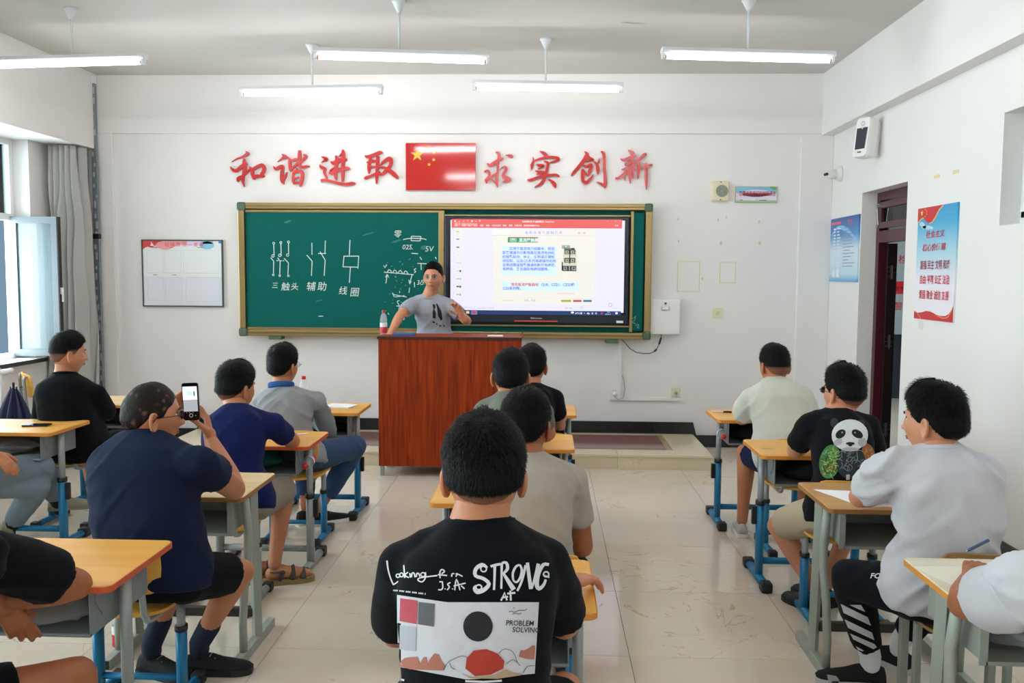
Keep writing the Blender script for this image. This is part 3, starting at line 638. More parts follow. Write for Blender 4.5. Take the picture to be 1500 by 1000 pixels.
# chalk marks, pixel positions measured on the photograph's crop (350+x/4.7613, 290+y/4.7613)
CF = Frame((-cx, bbY-(BY-.06), -bz0), (1, 0, 0), (0, 0, 1))
def cp(x, y): p = W(350+x/4.7613, 290+y/4.7613, Y=bbY); return (p.x, p.z)
ch = Art(); CWD = .0075
marks = []
def cs(*pts, wd=CWD, sm=1): marks.append(Art().stroke([cp(*p)+(wd,) for p in pts], None, sm))
def cr(x, y, rx, ry): c = cp(x, y); marks.append(Art().ring(c[0], c[1], rx/4.7613*BY/FPX, ry/4.7613*BY/FPX, .006))
for x, y in ((243, 315), (293, 310), (346, 306)): cr(x, y, 7, 7)
for x, y in ((238, 403), (285, 399), (340, 397)): cr(x, y, 8, 9)
for x, y in ((240, 535), (285, 540), (345, 541)): cr(x, y, 6, 6)
for a, b_ in (((243, 325), (246, 405)), ((293, 318), (295, 405)), ((346, 315), (347, 400)), ((222, 415), (243, 440)), ((243, 440), (241, 525)), ((270, 415), (288, 442)), ((288, 442), (285, 530)), ((315, 420), (346, 452)), ((346, 452), (342, 530)),
           ((262, 436), (275, 436)), ((290, 438), (300, 437)), ((306, 436), (316, 437)),
           ((509, 312), (510, 395)), ((473, 397), (511, 440)), ((511, 440), (506, 542)), ((603, 297), (600, 388)), ((553, 387), (608, 387)), ((566, 373), (602, 433)), ((602, 433), (595, 542)),
           ((775, 292), (770, 398)), ((730, 405), (838, 405)), ((733, 405), (726, 482)), ((836, 405), (830, 492)), ((726, 479), (832, 482)), ((778, 482), (770, 590)),
           ((1203, 266), (1270, 268)), ((1203, 266), (1201, 297)), ((1201, 297), (1264, 299)), ((1270, 268), (1264, 299)), ((1200, 280), (1266, 282)),
           ((1205, 385), (1250, 388)), ((1245, 455), (1310, 458)), ((1320, 450), (1340, 448)), ((1370, 410), (1376, 425)), ((1012, 516), (1218, 534)), ((1025, 595), (1034, 535)), ((1023, 552), (1034, 532)), ((1034, 532), (1044, 550)), ((1208, 536), (1190, 600)), ((1185, 570), (1191, 600)), ((1191, 600), (1202, 580)),
           ((1262, 410), (1275, 430)), ((1270, 455), (1272, 500)), ((1075, 672), (1170, 690)), ((1090, 690), (1155, 680)), ((1224, 585), (1226, 622)), ((1190, 625), (1186, 660)), ((1120, 650), (1122, 660)), ((1070, 660), (1085, 690)), ((555, 824), (588, 823)), ((1090, 548), (1096, 550)), ((1040, 800), (1046, 812)), ((1155, 830), (1150, 850))): cs(a, b_)
cs((1145, 290), (1170, 284), (1200, 281), sm=2); cs((1264, 283), (1290, 284), (1308, 291), sm=2)
for k in range(4): cs((1035+k*38, 520+k*3), (1043+k*38, 502+k*3), (1056+k*38, 503+k*3), (1068+k*38, 524+k*3), sm=3)
cs((1010, 470), (1017, 486), (1032, 463)); cs((1120, 715), (1104, 720), (1112, 738), (1118, 752), (1098, 752), sm=3); cs((1236, 490), (1222, 500), (1234, 512), (1222, 520), sm=3)
par = list(range(len(marks)))
def root_(i):
    while par[i] != i: i = par[i]
    return i
for i in range(len(marks)):
    for j in range(i):
        if min((p[0]-q[0])**2+(p[1]-q[1])**2 for p in marks[i].v for q in marks[j].v) < .022**2: par[root_(i)] = root_(j)
for r_ in sorted({root_(i) for i in range(len(marks))}):
    g = Art(); [g.add(marks[i].v, marks[i].f) for i in range(len(marks)) if root_(i) == r_]; put('chalk_drawing', g, CF, .002, 'chalk', bb)
def ct(txt, x, y, hpx, sh=.15):
    p = cp(x, y); put('chalk_word', Art().text(txt, p[0], p[1], hpx/4.7613*BY/FPX, sh), CF, .002, 'chalk', bb)
ct('三', 228, 625, 46); ct('触', 292, 640, 62); ct('头', 360, 637, 56); ct('辅', 468, 640, 66); ct('助', 545, 640, 66); ct('线', 693, 668, 62); ct('圈', 772, 680, 66)
ct('零', 1078, 270, 54); ct('02S.', 1138, 357, 46); ct('5V', 1297, 372, 52); ct('3δ', 1238, 604, 46)
sm = Art()
for (x, y, rx, ry) in ((340, 165, 26, 8), (1290, 345, 22, 14), (1100, 300, 34, 7), (560, 715, 26, 4), (900, 250, 44, 5)):
    c = cp(x, y); put('chalk_smear', Art().ellipse(c[0], c[1], rx/4.76*BY/FPX, ry/4.76*BY/FPX, 16, .3), CF, .001, 'board_smear', bb)
s2 = Art(); 
for k in range(36):
    x, y = random.uniform(1020, 1340), random.uniform(420, 800); c = cp(x, y); s2.stroke([(c[0], c[1], .004), (c[0]+random.uniform(-.02, .02), c[1]+random.uniform(-.015, .015), .003)], None, 1)
put('chalk_trace', s2, CF, .0015, 'chalk_faint', bb)
s3 = Art(); 
for pts in ([(1153, 700), (1165, 715), (1180, 700), (1170, 730), (1150, 735), (1180, 745)], [(1178, 755), (1200, 752), (1190, 768), (1203, 770)]):
    P = [W(640+x/4.054, 290+y/4.054, Y=bbY) for x, y in pts]; s3.stroke([(p.x, p.z, .005) for p in P], None, 3)
put('chalk_trace', s3, CF, .002, 'chalk_faint', bb)

# ---------------------------------------------------------------- interactive display
DX0, DX1, DZ0, DZ1 = -.985, .79, 1.205, 2.235; DY = bbY-.035
dp = empty('interactive_display', ((DX0+DX1)/2, DY+.03, DZ0), 'large dark-framed display showing a presentation slide, set in the chalkboard', 'display')
dcx = (DX0+DX1)/2
def dbx(x0, x1, y0, y1, z0, z1, bev=0): return MB().box(x0-dcx, x1-dcx, y0-DY-.03, y1-DY-.03, z0-DZ0, z1-DZ0, bev)
obj('bezel', dbx(DX0, DX1, DY, DY+.06, DZ0, DZ1, .012), 'bezel', dp)
SX0, SX1, SZ0, SZ1 = -.925, .745, 1.318, 2.197
obj('inner_bezel', dbx(SX0-.02, SX1+.02, DY-.003, DY-.0005, SZ0-.02, SZ1+.014), mat('inner_bezel', '0A0C14', .2), dp)
DF = Frame((-dcx, -.03, -DZ0), (1, 0, 0), (0, 0, 1))
def em(n, h, s=1.0): return mat('screen_'+n, '050505', .25, emit=h, es=s*.48)
# screen coordinates: pixels of the photograph's crop (640+x/4.054, 290+y/4.054)
def sp(x, y): p = W(640+x/4.054, 290+y/4.054, Y=DY-.004); return (p.x, p.z)
KS = BY/FPX/4.054
def sr(name, x0, y0, x1, y1, h, m, pr=None):
    a, b_ = sp(x0, (y0)), sp(x1, y1); return put(name, Art().rect(a[0], b_[1], b_[0], a[1]), DF, h, m, pr or dp)
def stx(txt, x, y, hpx, m, h=.0105, al='LEFT', bold=0, sx=1, sh=0):
    p = sp(x, y); return put('screen_text', Art().text(txt, p[0], p[1], hpx*KS, sh, bold, al, sx), DF, h, m, scr)
scr = obj('screen', dbx(SX0, SX1, DY-.0065, DY-.0035, SZ0, SZ1), em('base', 'E9E6FA', .98), dp)
sr('title_bar', 88, 124, 1099, 181, .0072, em('red', 'E4625C'), scr)
sr('task_bar', 88, 664, 1092, 697, .0072, em('blue', '1B3A6C'), scr)
sr('slide', 333, 188, 934, 632, .0072, em('slide', 'EFEDE4', .97), scr)
sr('slide_rule', 333, 220, 934, 224, .0085, em('violet', 'C0A8F4'), scr); sr('slide_rule', 333, 592, 928, 596, .0085, em('violet', 'C0A8F4'), scr)
sr('text_box', 383, 286, 706, 460, .0082, em('cyan', 'D3EFF8'), scr); sr('text_box', 385, 497, 842, 552, .0082, em('cyan', 'D3EFF8'), scr)
sr('heading_shadow', 424, 231, 601, 262, .0080, em('hred', 'E84848'), scr); sr('heading_box', 421, 234, 598, 264, .0088, em('hgreen', '1F9E68'), scr)
sr('logo_box', 333, 189, 425, 214, .0082, em('white', 'F8F8FF'), scr)
stx('（四）直流接触器', 418, 257, 22.5, em('white', 'F8F8FF'), bold=.02)
stx('电 机 与 电 气 控 制 技 术', 522, 212, 19, em('lav', 'A7A4F0'), bold=.015, sx=1.02); stx('第 5 章', 838, 213, 14, em('pink', 'F08FA0'), bold=.01)
lines = ['　　应用于直流电力线路中，供远', '距离接通与分断电路及直流电动机', '的频繁起动、停止、反转或反接制', '动控制，以及CD系列电磁操作机构', '合闸线圈或频繁接通和断开电磁铁、', '电磁阀、离合器和电磁线圈等。']
blue = em('ink', '5A58F0')
for k, t_ in enumerate(lines): stx(t_, 389, 307+24.2*k, 20.2, blue, bold=.012)
stx('　　常用直流接触器有', 399, 520, 20, em('tred', 'E05050'), bold=.02); stx('：CJ18、CZ21、CZ22和', 598, 520, 20, blue, bold=.02); stx('CZ0系列等。', 392, 543, 20, blue, bold=.02)
stx('18 August 2022', 392, 609, 10, em('rose', 'D8A0A8')); stx('作者，佚名', 516, 612, 14, em('greyt', 'A8A8C0'))
stx('○ 电工技术网工程师', 712, 570, 11, em('pink', 'F08FA0'))
for x0, x1, c in ((738, 797, 'A8B040'), (809, 859, 'C85468'), (869, 919, '4A78B0')): sr('slide_button', x0, 604, x1, 617, .0085, em('btn'+c, c), scr)
stx('电机控制与技术 [兼容模式] - PowerPoint', 506, 144, 10.5, em('white', 'F8F8FF'), bold=.02)
stx('HiteVision', 146, 162, 22, em('wred', 'F4C8C4'), bold=.01); stx('▣', 106, 160, 20, em('wred', 'F4C8C4')); stx('鸿合', 106, 161, 18, em('wred', 'F4C8C4'))
for x, s_ in ((104, '文件'), (150, '开始'), (185, '插入'), (220, '设计'), (256, '切换'), (291, '动画'), (328, '幻灯片放映'), (392, '审阅'), (428, '视图'), (463, '开发工具'), (515, '告诉我您想要做什么...')): stx(s_, x, 167, 10, em('white', 'F8F8FF'), bold=.02)
for x, s_ in ((103, '■'), (128, '◢'), (154, '○'), (178, '◥'), (204, '■'), (230, '◣'), (250, '▼'), (1009, '▪'), (1034, '-'), (1058, '▪'), (1083, '×'), (1056, '共享')): stx(s_, x, 141 if s_ != '共享' else 168, 11, em('white', 'F8F8FF'))
for k, (y, c1, c2) in enumerate(((201, 'C8D070', None), (245, '8088B8', None), (293, '707078', None), (340, 'E8D8DC', None), (386, 'B8DCF0', 'B8DCF0'), (433, 'B8DCF0', '404048'), (480, '7FD8C8', '7FD8C8'), (526, '404450', '404450'), (573, 'C8A0E0', '80B8A8'))):
    th = sr('slide_thumbnail', 111, y-13, 149, y+13, .0085, em('thumb', 'ECEAE0'), scr)
    if c1: sr('thumbnail_mark', 116, y-5, 133, y+3, .0098, em('t'+c1, c1), scr)
    if c2: sr('thumbnail_mark', 135, y-6, 144, y+6, .0098, em('t'+c2, c2), scr)
    stx(str(10+k), 95, y-7, 8, em('greyt', 'A8A8C0'))
stx('幻灯片 第 15 张   "Straight Edge"   中文(中国)', 166, 654, 9, em('greyt', 'A8A8C0')); stx('备注  批注', 762, 657, 9, em('dgrey', '70708A')); stx('79%', 1050, 657, 9, em('greyt', 'A8A8C0'))
sr('status_icon', 848, 641, 870, 660, .0085, em('lilac', 'D8D4F0'), scr)
p = sp(1028, 634); put('status_ring', Art().ring(p[0], p[1], 10*KS, 10*KS, 3*KS), DF, .009, em('greyt', 'A8A8C0'), scr)
sr('folder_icon', 174, 671, 192, 685, .0085, em('folder', 'E8D088'), scr); sr('app_tile', 203, 664, 240, 692, .0080, em('tile', '6878A8'), scr); sr('app_icon', 213, 670, 229, 685, .0088, em('appred', 'D83848'), scr)
p = sp(805, 684); cl = Art().ellipse(p[0], p[1]+4*KS, 9*KS, 5*KS).ellipse(p[0], p[1]+8*KS, 5*KS, 4*KS); put('weather_icon', cl, DF, .0088, em('white', 'F8F8FF'), scr)
stx('30℃ 国   ^   ◀))   ▣   中', 820, 688, 12, em('white', 'F8F8FF'), bold=.02); stx('9:04', 1010, 681, 9, em('white', 'F8F8FF')); stx('2022/8/18', 999, 692, 8, em('white', 'F8F8FF'))
p = sp(979, 684); put('tray_icon', Art().ellipse(p[0], p[1], 6*KS, 6*KS), DF, .0088, em('appred', 'D83848'), scr); sr('notice_icon', 1060, 677, 1073, 689, .0085, em('white', 'F8F8FF'), scr)
# picture of the contactor on the slide: flat shapes
def sq(n, R, c, h): 
    a = Art()
    for x0, y0, x1, y1 in R: A, B = sp(x0, y0), sp(x1, y1); a.rect(A[0], B[1], B[0], A[1])
    put(n, a, DF, h, em('c'+c, c), scr)
sq('contactor_bracket', [(742, 280, 790, 300), (752, 298, 800, 304)], '93A89C', .0085); sq('contactor_hole', [(762, 283, 770, 289)], 'F0F0E8', .0095)
sq('contactor_top', [(756, 296, 818, 312), (746, 402, 828, 434), (741, 380, 748, 430)], '2A3238', .0085)
sq('contactor_body', [(750, 310, 830, 350), (748, 358, 830, 402)], 'D6D4C0', .009); sq('contactor_core', [(758, 306, 822, 334), (756, 354, 822, 384)], '4E5450', .0096)
sq('contactor_core_light', [(764, 312, 782, 330), (796, 312, 814, 330), (764, 362, 782, 380), (796, 362, 814, 380)], 'BFBDA6', .0102); sq('contactor_contact', [(770, 316, 777, 326), (802, 316, 809, 326), (770, 366, 777, 376), (802, 366, 809, 376), (786, 306, 791, 390)], '3A2424', .0108)
sq('contactor_terminal', [(752, 408, 772, 430), (800, 408, 824, 430), (784, 404, 790, 430)], '9AA0A0', .0092); sq('contactor_screw', [(757, 412, 767, 420), (806, 412, 818, 420), (760, 424, 768, 428), (804, 424, 812, 428)], '22282C', .0098)
p = sp(590, 717); put('maker_name', Art().text('鸿合HiteVision', p[0], p[1], 11*KS, 0, .01, 'CENTER'), DF, .0015, mat('bezel_print', 'B8C0C8', .5), dp)
a = sp(460, 727); b_ = sp(717, 733); put('red_strip', Art().rect(a[0], b_[1], b_[0], a[1]), DF, .002, mat('red_strip', '8A2418', .4, emit='B03820', es=.8), dp)
a = sp(1066, 728); b_ = sp(1106, 742); put('bezel_label', Art().rect(a[0], b_[1], b_[0], a[1]), DF, .002, 'white_plastic', dp)
a = sp(178, 726); b_ = sp(200, 736); put('power_light', Art().rect(a[0], b_[1], a[0]+8*KS, a[1]).rect(b_[0]-8*KS, b_[1], b_[0], a[1]), DF, .002, mat('led_red', '300808', .4, emit='F03820', es=1), dp)

# ---------------------------------------------------------------- left wall board
nb = empty('notice_board', (-4.02, BY-.015, 1.335), 'large white notice board with a red ribbon header, left of the chalkboard', 'poster')
NF = Frame((0, 0, 0), (1, 0, 0), (0, 0, 1)); nw, nh = .815, .665
obj('frame', MB().box(0, nw, -.012, .013, 0, .012).box(0, nw, -.012, .013, nh-.012, nh).box(0, .011, -.012, .013, .012, nh-.012).box(nw-.011, nw, -.012, .013, .012, nh-.012), mat('frame_dark', '4A5A58', .4, .3), nb)
obj('sheet', MB().box(.011, nw-.011, -.002, .012, .012, nh-.012), mat('sheet', 'E6ECEC', .35), nb)
put('lower_area', Art().rect(.014, .014, nw-.014, .30), NF, .004, mat('sheet_lilac', 'DEE3EC', .35), nb)
def wavy(x0, x1, f, top, n=24): return Art().add([(x0+(x1-x0)*i/n, top) for i in range(n+1)]+[(x0+(x1-x0)*i/n, f(i/n)) for i in range(n+1)], [(i, i+1, n+2+i, n+1+i) for i in range(n)])
put('pink_ribbon', wavy(.013, .46, lambda t: .57+.022*math.sin(t*9)+t*.03, nh-.013), NF, .004, mat('ribbon_pink', 'EFA0A4', .4), nb)
put('red_ribbon', wavy(.013, .20, lambda t: .565+.015*math.sin(t*9)+t*.07, nh-.013), NF, .0055, mat('ribbon_red', 'D83838', .4), nb)
put('lilac_band', wavy(.46, .60, lambda t: .60+.02*t, nh-.013), NF, .004, mat('band_lilac', 'E2D0F0', .4), nb)
put('blue_wash', Art().ellipse(.66, .61, .07, .038).rect(.60, .625, .72, nh-.013), NF, .0045, mat('wash_blue', '8CCBE4', .4), nb); put('blue_corner', Art().rect(.775, .63, nw-.013, nh-.013), NF, .0048, mat('corner_blue', '4C8CD8', .4), nb)
put('title_text', Art().text('班 级 情 况 一 览 表', .235, .60, .045), NF, .0075, mat('title_red', 'E4485C', .4), nb)
put('bird_mark', Art().poly([(.095, .645), (.115, .62), (.135, .60), (.105, .602), (.085, .605), (.10, .62)]), NF, .0075, 'white_paper', nb)
lm = mat('frame_line', 'B8C0B8', .6)
for (x0, y0, x1, y1) in ((.052, .335, .214, .56), (.232, .335, .397, .56), (.052, .06, .214, .29), (.232, .06, .397, .29), (.44, .055, .775, .29), (.42, .335, .775, .56)):
    put('card_frame', Art().stroke([(x0, y0), (x1, y0), (x1, y1), (x0, y1), (x0, y0)], .0022, 1), NF, .006, lm, nb)
for x in (.11, .30): put('caption', Art().rect(x, .312, x+.045, .318), NF, .006, mat('caption', '8A9088'), nb)
put('caption', Art().rect(.28, .585, .32, .59).rect(.56, .585, .62, .59).rect(.11, .58, .16, .588), NF, .0062, mat('caption'  , '8A9088'), nb)

# ---------------------------------------------------------------- right part of the back wall
def W8(x, y, Y=BY): p = W(x, y, Y=Y); return p.x, p.z
s_ = empty('wall_speaker', (1.664, BY-.03, 2.395), 'cream square wall speaker with round grille, left of the small sign', 'speaker')
obj('case', MB().loft([[(x*k, .03-y, .095+z*k) for x, z in rbox_poly(-.082, .082, -.095, .095, .02, 3)] for y, k in ((.0, 1), (.045, 1), (.06, .9))]), 'cream_plastic', s_)
a = Art(); put('grille', a.ellipse(.0, .0, .058, .058, 28), Frame((.012, -.03, .095), (1, 0, 0), (0, 0, 1)), .002, mat('grille', '8E9084', .6), s_)
gr = Art(); [gr.ring(0, 0, r_, r_, .003, 24) for r_ in (.02, .032, .044, .055)]; put('grille_ribs', gr.ellipse(0, 0, .01, .01), Frame((.012, -.03, .095), (1, 0, 0), (0, 0, 1)), .004, mat('grille_rib', 'A6A89C', .5), s_)
for zz in (.178, .012): obj('screw', MB().tube([(0, -.033, zz), (0, -.028, zz)], .006, 8), 'dark_steel', s_)
s_ = empty('mandarin_sign', (1.813, BY-.012, 2.383), 'small landscape sign with red characters on sky blue, high on the back wall', 'sign')
obj('frame', MB().box(0, .402, 0, .011, 0, .156, .002), mat('gold_frame', 'C8B070', .3, .5), s_)
f_ = Frame((0, 0, 0), (1, 0, 0), (0, 0, 1))
put('sky_print', Art().rect(.006, .08, .396, .15), f_, .0015, mat('sky_print', '7CC4E0', .3), s_); put('haze_print', wavy(.006, .396, lambda t: .02, .09).ellipse(.2, .09, .14, .035), f_, .002, mat('haze_print', 'E4D8E8', .3), s_)
put('grass_print', wavy(.006, .396, lambda t: .006, .022), f_, .0025, mat('grass_print', '9CC8A0', .3), s_); put('leaf_print', Art().ellipse(.375, .135, .02, .014).ellipse(.35, .142, .02, .008), f_, .0022, mat('leaf_print', '70B840', .3), s_)
put('sign_text', Art().text('普通话是我们的校园语言', .034, .068, .0345, 0, .015, sx=.93).xf(lambda x, y: (x, .068+(y-.068)*1.5)), f_, .004, mat('sign_red', 'B8405C', .4), s_)
put('city_print', Art().rect(.05, .02, .07, .028).rect(.2, .03, .21, .036).rect(.23, .018, .30, .026), f_, .004, mat('city_print', '5A7CA0', .4), s_)
s_ = empty('electrical_box', (1.008, BY-.09, 1.108), 'white steel control box fixed against the right end of the chalkboard', 'box')
obj('case', MB().box(0, .292, 0, .088, 0, .345, .004), 'white_plastic', s_)
obj('door', MB().box(.008, .284, -.006, -.0005, .008, .318, .002), 'white_plastic', s_)
obj('lock', MB().tube([(.146, -.014, .30), (.146, -.006, .30)], .011, 10), 'dark_steel', s_); obj('handle', MB().box(.105, .185, -.014, -.0065, .235, .27, .002), 'silver', s_); obj('name_plate', MB().box(.115, .175, -.016, -.0145, .243, .262), 'white_paper', s_)
def tapeframe(x0, y0, x1, y1, lab):
    a, b_ = W8(x0, y0), W8(x1, y1)
    slab('tape_outline', Art().stroke([(a[0], b_[1]), (b_[0], b_[1]), (b_[0], a[1]), (a[0], a[1]), (a[0], b_[1])], .009, 1), WF, .0005, .0015, 'tape', None, label=lab, cat='tape mark', group='tape outlines on the back wall')
tapeframe(993, 383, 1024, 427, 'larger yellowed tape rectangle on the wall beside the chalkboard'); tapeframe(1055, 384, 1077, 414, 'smaller yellowed tape rectangle on the wall, right of the larger one')
a = Art()
for x, y, r_ in ((993, 321, 2), (994, 353, 2), (1052, 322, 2.5), (1056, 356, 3), (1112, 325, 2.5), (1113, 356, 3), (1064, 318, 2), (1029, 408, 2)): p = W8(x, y); a.ellipse(p[0], p[1], r_*.0068*.6, r_*.0068, 8)
slab('glue_marks', a, WF, .0004, .001, 'glue', None, label='scattered yellow glue spots on the wall under the speaker and sign', cat='stain', kind='stuff')
def plate(name, x, z, wd, hh, m, lab, cat):
    e_ = empty(name, (x, BY-.012, z), lab, cat); obj('plate', MB().box(-wd/2, wd/2, 0, .0115, -hh/2, hh/2, .003), m, e_); return e_
q = plate('wall_switch', 1.673, 1.318, .095, .095, 'cream_plastic', 'cream wall switch with round knob below the tape outlines', 'switch')
obj('knob', MB().tube([(0, -.014, 0), (0, 0, 0)], [.014, .018], 14), 'cream_plastic', q, True); obj('pointer', MB().box(-.002, .002, -.0155, -.0145, 0, .012), 'grey_steel', q)
q = plate('wall_socket', .683, .52, .088, .09, 'white_plastic', 'white wall socket with a plug at the left end of the trunking', 'socket')
for a_ in (-.012, .012): obj('slot', MB().box(a_-.006, a_+.006, -.001, 0, .022, .026), 'black_rubber', q)
obj('plug', MB().tube([(0, -.03, -.012), (0, 0, -.012)], [.014, .02], 12), 'white_plastic', q, True)
q = plate('wall_socket', 1.285, .535, .088, .09, 'cream_plastic', 'cream wall socket at the right end of the trunking', 'socket')
obj('socket_face', MB().tube([(0, -.008, -.008), (0, 0, -.008)], .016, 12), 'grey_steel', q, True); obj('lead', MB().tube([(.002, -.008, -.012), (.006, -.012, -.035), (0, -.004, -.045)], .003, 6), 'grey_steel', q)
b = MB().box(.637, 1.347, BY-.022, BY-.0005, .447, .482, .003).box(.712, .748, BY-.0225, BY-.0005, .482, 1.06, .003)
obj('cable_trunking', b, 'white_plastic', None, label='white plastic cable trunking below the chalkboard, L-shaped', cat='trunking')
pts = [W(213/4.168+860, 290/4.168+480, Y=BY-.035), W(225/4.168+860, 320/4.168+480, Y=BY-.035), W(230/4.168+860, 380/4.168+480, Y=BY-.035), W(218/4.168+860, 430/4.168+480, Y=BY-.035), W(185/4.168+860, 438/4.168+480, Y=BY-.035), W(165/4.168+860, 405/4.168+480, Y=BY-.035)]
obj('power_lead', MB().tube(pts, .004, 6), 'grey_steel', None, True, label='thin grey power lead looping from the trunking to the white socket', cat='cable')
pts = [W(860+x/4.168, 480+y/4.168, Y=BY-.05) for x, y in ((205, 60), (225, 85), (260, 125), (300, 150), (345, 157), (385, 156), (410, 145), (425, 130), (440, 100), (452, 60), (455, 30))]
lc = obj('display_cable', MB().tube(pts, .004, 6), 'cable', None, True, label='black cable hanging in a loop from the chalkboard to the control box', cat='cable')
obj('ferrite', MB().tube([pts[6], pts[7]], .009, 8).tube([pts[8], pts[9]], .009, 8), 'cable', lc)

# ---------------------------------------------------------------- right wall things
RF = lambda y, z, x=RX: Frame((x, y, z), (0, -1, 0), (0, 0, 1))
# red values poster, Y 5.96..6.58, Z 1.38..2.175
py0, py1, pz0, pz1 = 5.96, 6.58, 1.375, 2.175; pw, ph = py1-py0, pz1-pz0
s_ = empty('values_poster', (RX-.012, py1, pz0), 'tall blue and red poster with red characters, right of the door', 'poster')
f_ = Frame((0, 0, 0), (0, -1, 0), (0, 0, 1))
def poster_mat(n, stops, z0, z1):
    def fn(N, L, b):
        t = N.new('ShaderNodeTexCoord'); s = N.new('ShaderNodeSeparateXYZ'); L.new(t.outputs['Object'], s.inputs[0])
        m_ = N.new('ShaderNodeMapRange'); m_.inputs[1].default_value = z0; m_.inputs[2].default_value = z1; L.new(s.outputs['Z'], m_.inputs[0])
        r = ramp(N, stops); L.new(m_.outputs[0], r.inputs[0]); L.new(r.outputs[0], b.inputs['Base Color']); b.inputs['Roughness'].default_value = .3
    return node_mat(n, fn)
poster_mat('values_print', [(0, lin('EDE8F0')), (.35, lin('E6E6F0')), (.6, lin('A8D4E6')), (.85, lin('3AA8D4')), (1, lin('2C98CC'))], 0, ph)
obj('board', MB().box(0, .0115, -pw, 0, 0, ph), 'values_print', s_)
red = mat('poster_red', 'CC2028', .35); yel = mat('poster_yellow', 'F2D84A', .4)
def pp(u, v): return (u*pw, v*ph)   # u from left, v from bottom
cl = [(0, 1), (.65, 1), (.55, .965), (.46, .905), (.38, .865), (.30, .855), (.22, .875), (.15, .915), (.08, .905), (.0, .875)]
put('gold_edge', Art().poly([pp(u+(.02 if 0 < u < 1 else 0), v-.006) for u, v in cl]), f_, .0012, mat('poster_gold', 'E8CC88', .4), s_)
put('red_flag_wave', Art().poly([pp(*q_) for q_ in cl]), f_, .0022, red, s_)
st = star(Art(), .07*pw/.62, .955*ph, .026)
for u, v in ((.20, .985), (.24, .965), (.24, .94), (.20, .92)): star(st, u*pw, v*ph, .009, .3)
put('stars', st, f_, .0035, yel, s_)
put('white_wave', Art().ellipse(*pp(.14, .845), .06, .02, 18, -.3).ellipse(*pp(.28, .82), .09, .014, 18, -.1), f_, .0008, mat('poster_cloud', 'B4D8EA', .4), s_)
bt = [(0, 0), (1, 0), (1, .15), (.97, .11), (.9, .07), (.82, .05), (.7, .045), (.6, .055), (.45, .075), (.33, .078), (.2, .06), (.1, .055), (0, .072)]
put('red_bottom_wave', Art().poly([pp(*q_) for q_ in bt]), f_, .0015, red, s_)
put('gold_line', Art().stroke([pp(0, .07)+(.004,), pp(.1, .05)+(.004,), pp(.2, 0)+(.004,)], None, 3).stroke([pp(.55, .062)+(.004,), pp(.75, .03)+(.004,), pp(.9, .05)+(.004,), pp(1, .14)+(.004,)], None, 4), f_, .0028, mat('poster_gold', 'E8CC88'), s_)
txr = mat('poster_text', 'D0283C', .4); txm = mat('poster_text_dark', '9C2848', .4)
put('poster_text', Art().text('社会主义', .24*pw, .73*ph, .056, .12, .012, sx=1.32), f_, .003, txr, s_); put('poster_text', Art().text('核心价值观', .16*pw, .615*ph, .056, .12, .012, sx=1.32), f_, .003, txr, s_)
for v, t_, m_ in ((.455, '富强 民主 文明 和谐', txm), (.325, '自由 平等 公正 法治', txr), (.19, '爱国 敬业 诚信 友善', txr)):
    put('poster_text', Art().text(t_, .12*pw, v*ph, .055, 0, .015, sx=.98).xf(lambda x, y: (x, v*ph+(y-v*ph)*1.25)), f_, .003, m_, s_)
# blue rules poster next to the door
qy0, qy1, qz0, qz1 = 7.80, 8.56, 1.632, 2.222; qw, qh = qy1-qy0, qz1-qz0
s_ = empty('rules_poster', (RX-.012, qy1, qz0), 'blue rules poster with small printed lines, left of the door', 'poster')
poster_mat('rules_print', [(0, lin('4A9CD8')), (.12, lin('BFE0F0')), (.5, lin('D8E6F2')), (.72, lin('4A90D0')), (1, lin('1450A0'))], 0, qh)
obj('board', MB().box(0, .0115, -qw, 0, 0, qh), 'rules_print', s_); 
put('swoosh', Art().stroke([(.03, .43, .012), (.2, .5, .03), (.45, .47, .04), (qw-.02, .36, .01)], None, 5), f_, .001, mat('swoosh', '8CC4EC', .4), s_)
put('poster_title', Art().rect(.03, .53, .30, .555), f_, .002, mat('title_pink', 'E06878', .4), s_); put('poster_title', Art().text('安全', .48, .515, .06), f_, .002, mat('title_pink', 'E06878'), s_)
tb = Art(); td = Art()
for k in range(16):
    y = .485-k*.029; tb.rect(.09, y, .09+.08*random.uniform(.5, 1), y+.013); tb.rect(.2, y, .2+.1*random.uniform(.4, 1), y+.013)
    if k < 13: td.rect(.37, y-.0, .37+.33*random.uniform(.4, 1), y+.007)
put('text_cells', tb, f_, .0025, mat('cell_white', 'E4ECF4', .4), s_); put('text_lines', td, f_, .0025, mat('line_grey', '8898A8', .4), s_)
a = Art()
for x0, y0, x1, y1 in ((.09, .04, .17, .1), (.2, .04, .29, .12)): a.rect(x0, y0, x1, y1)
put('text_cells', a, f_, .0028, mat('cell_white', 'E4ECF4'), s_)
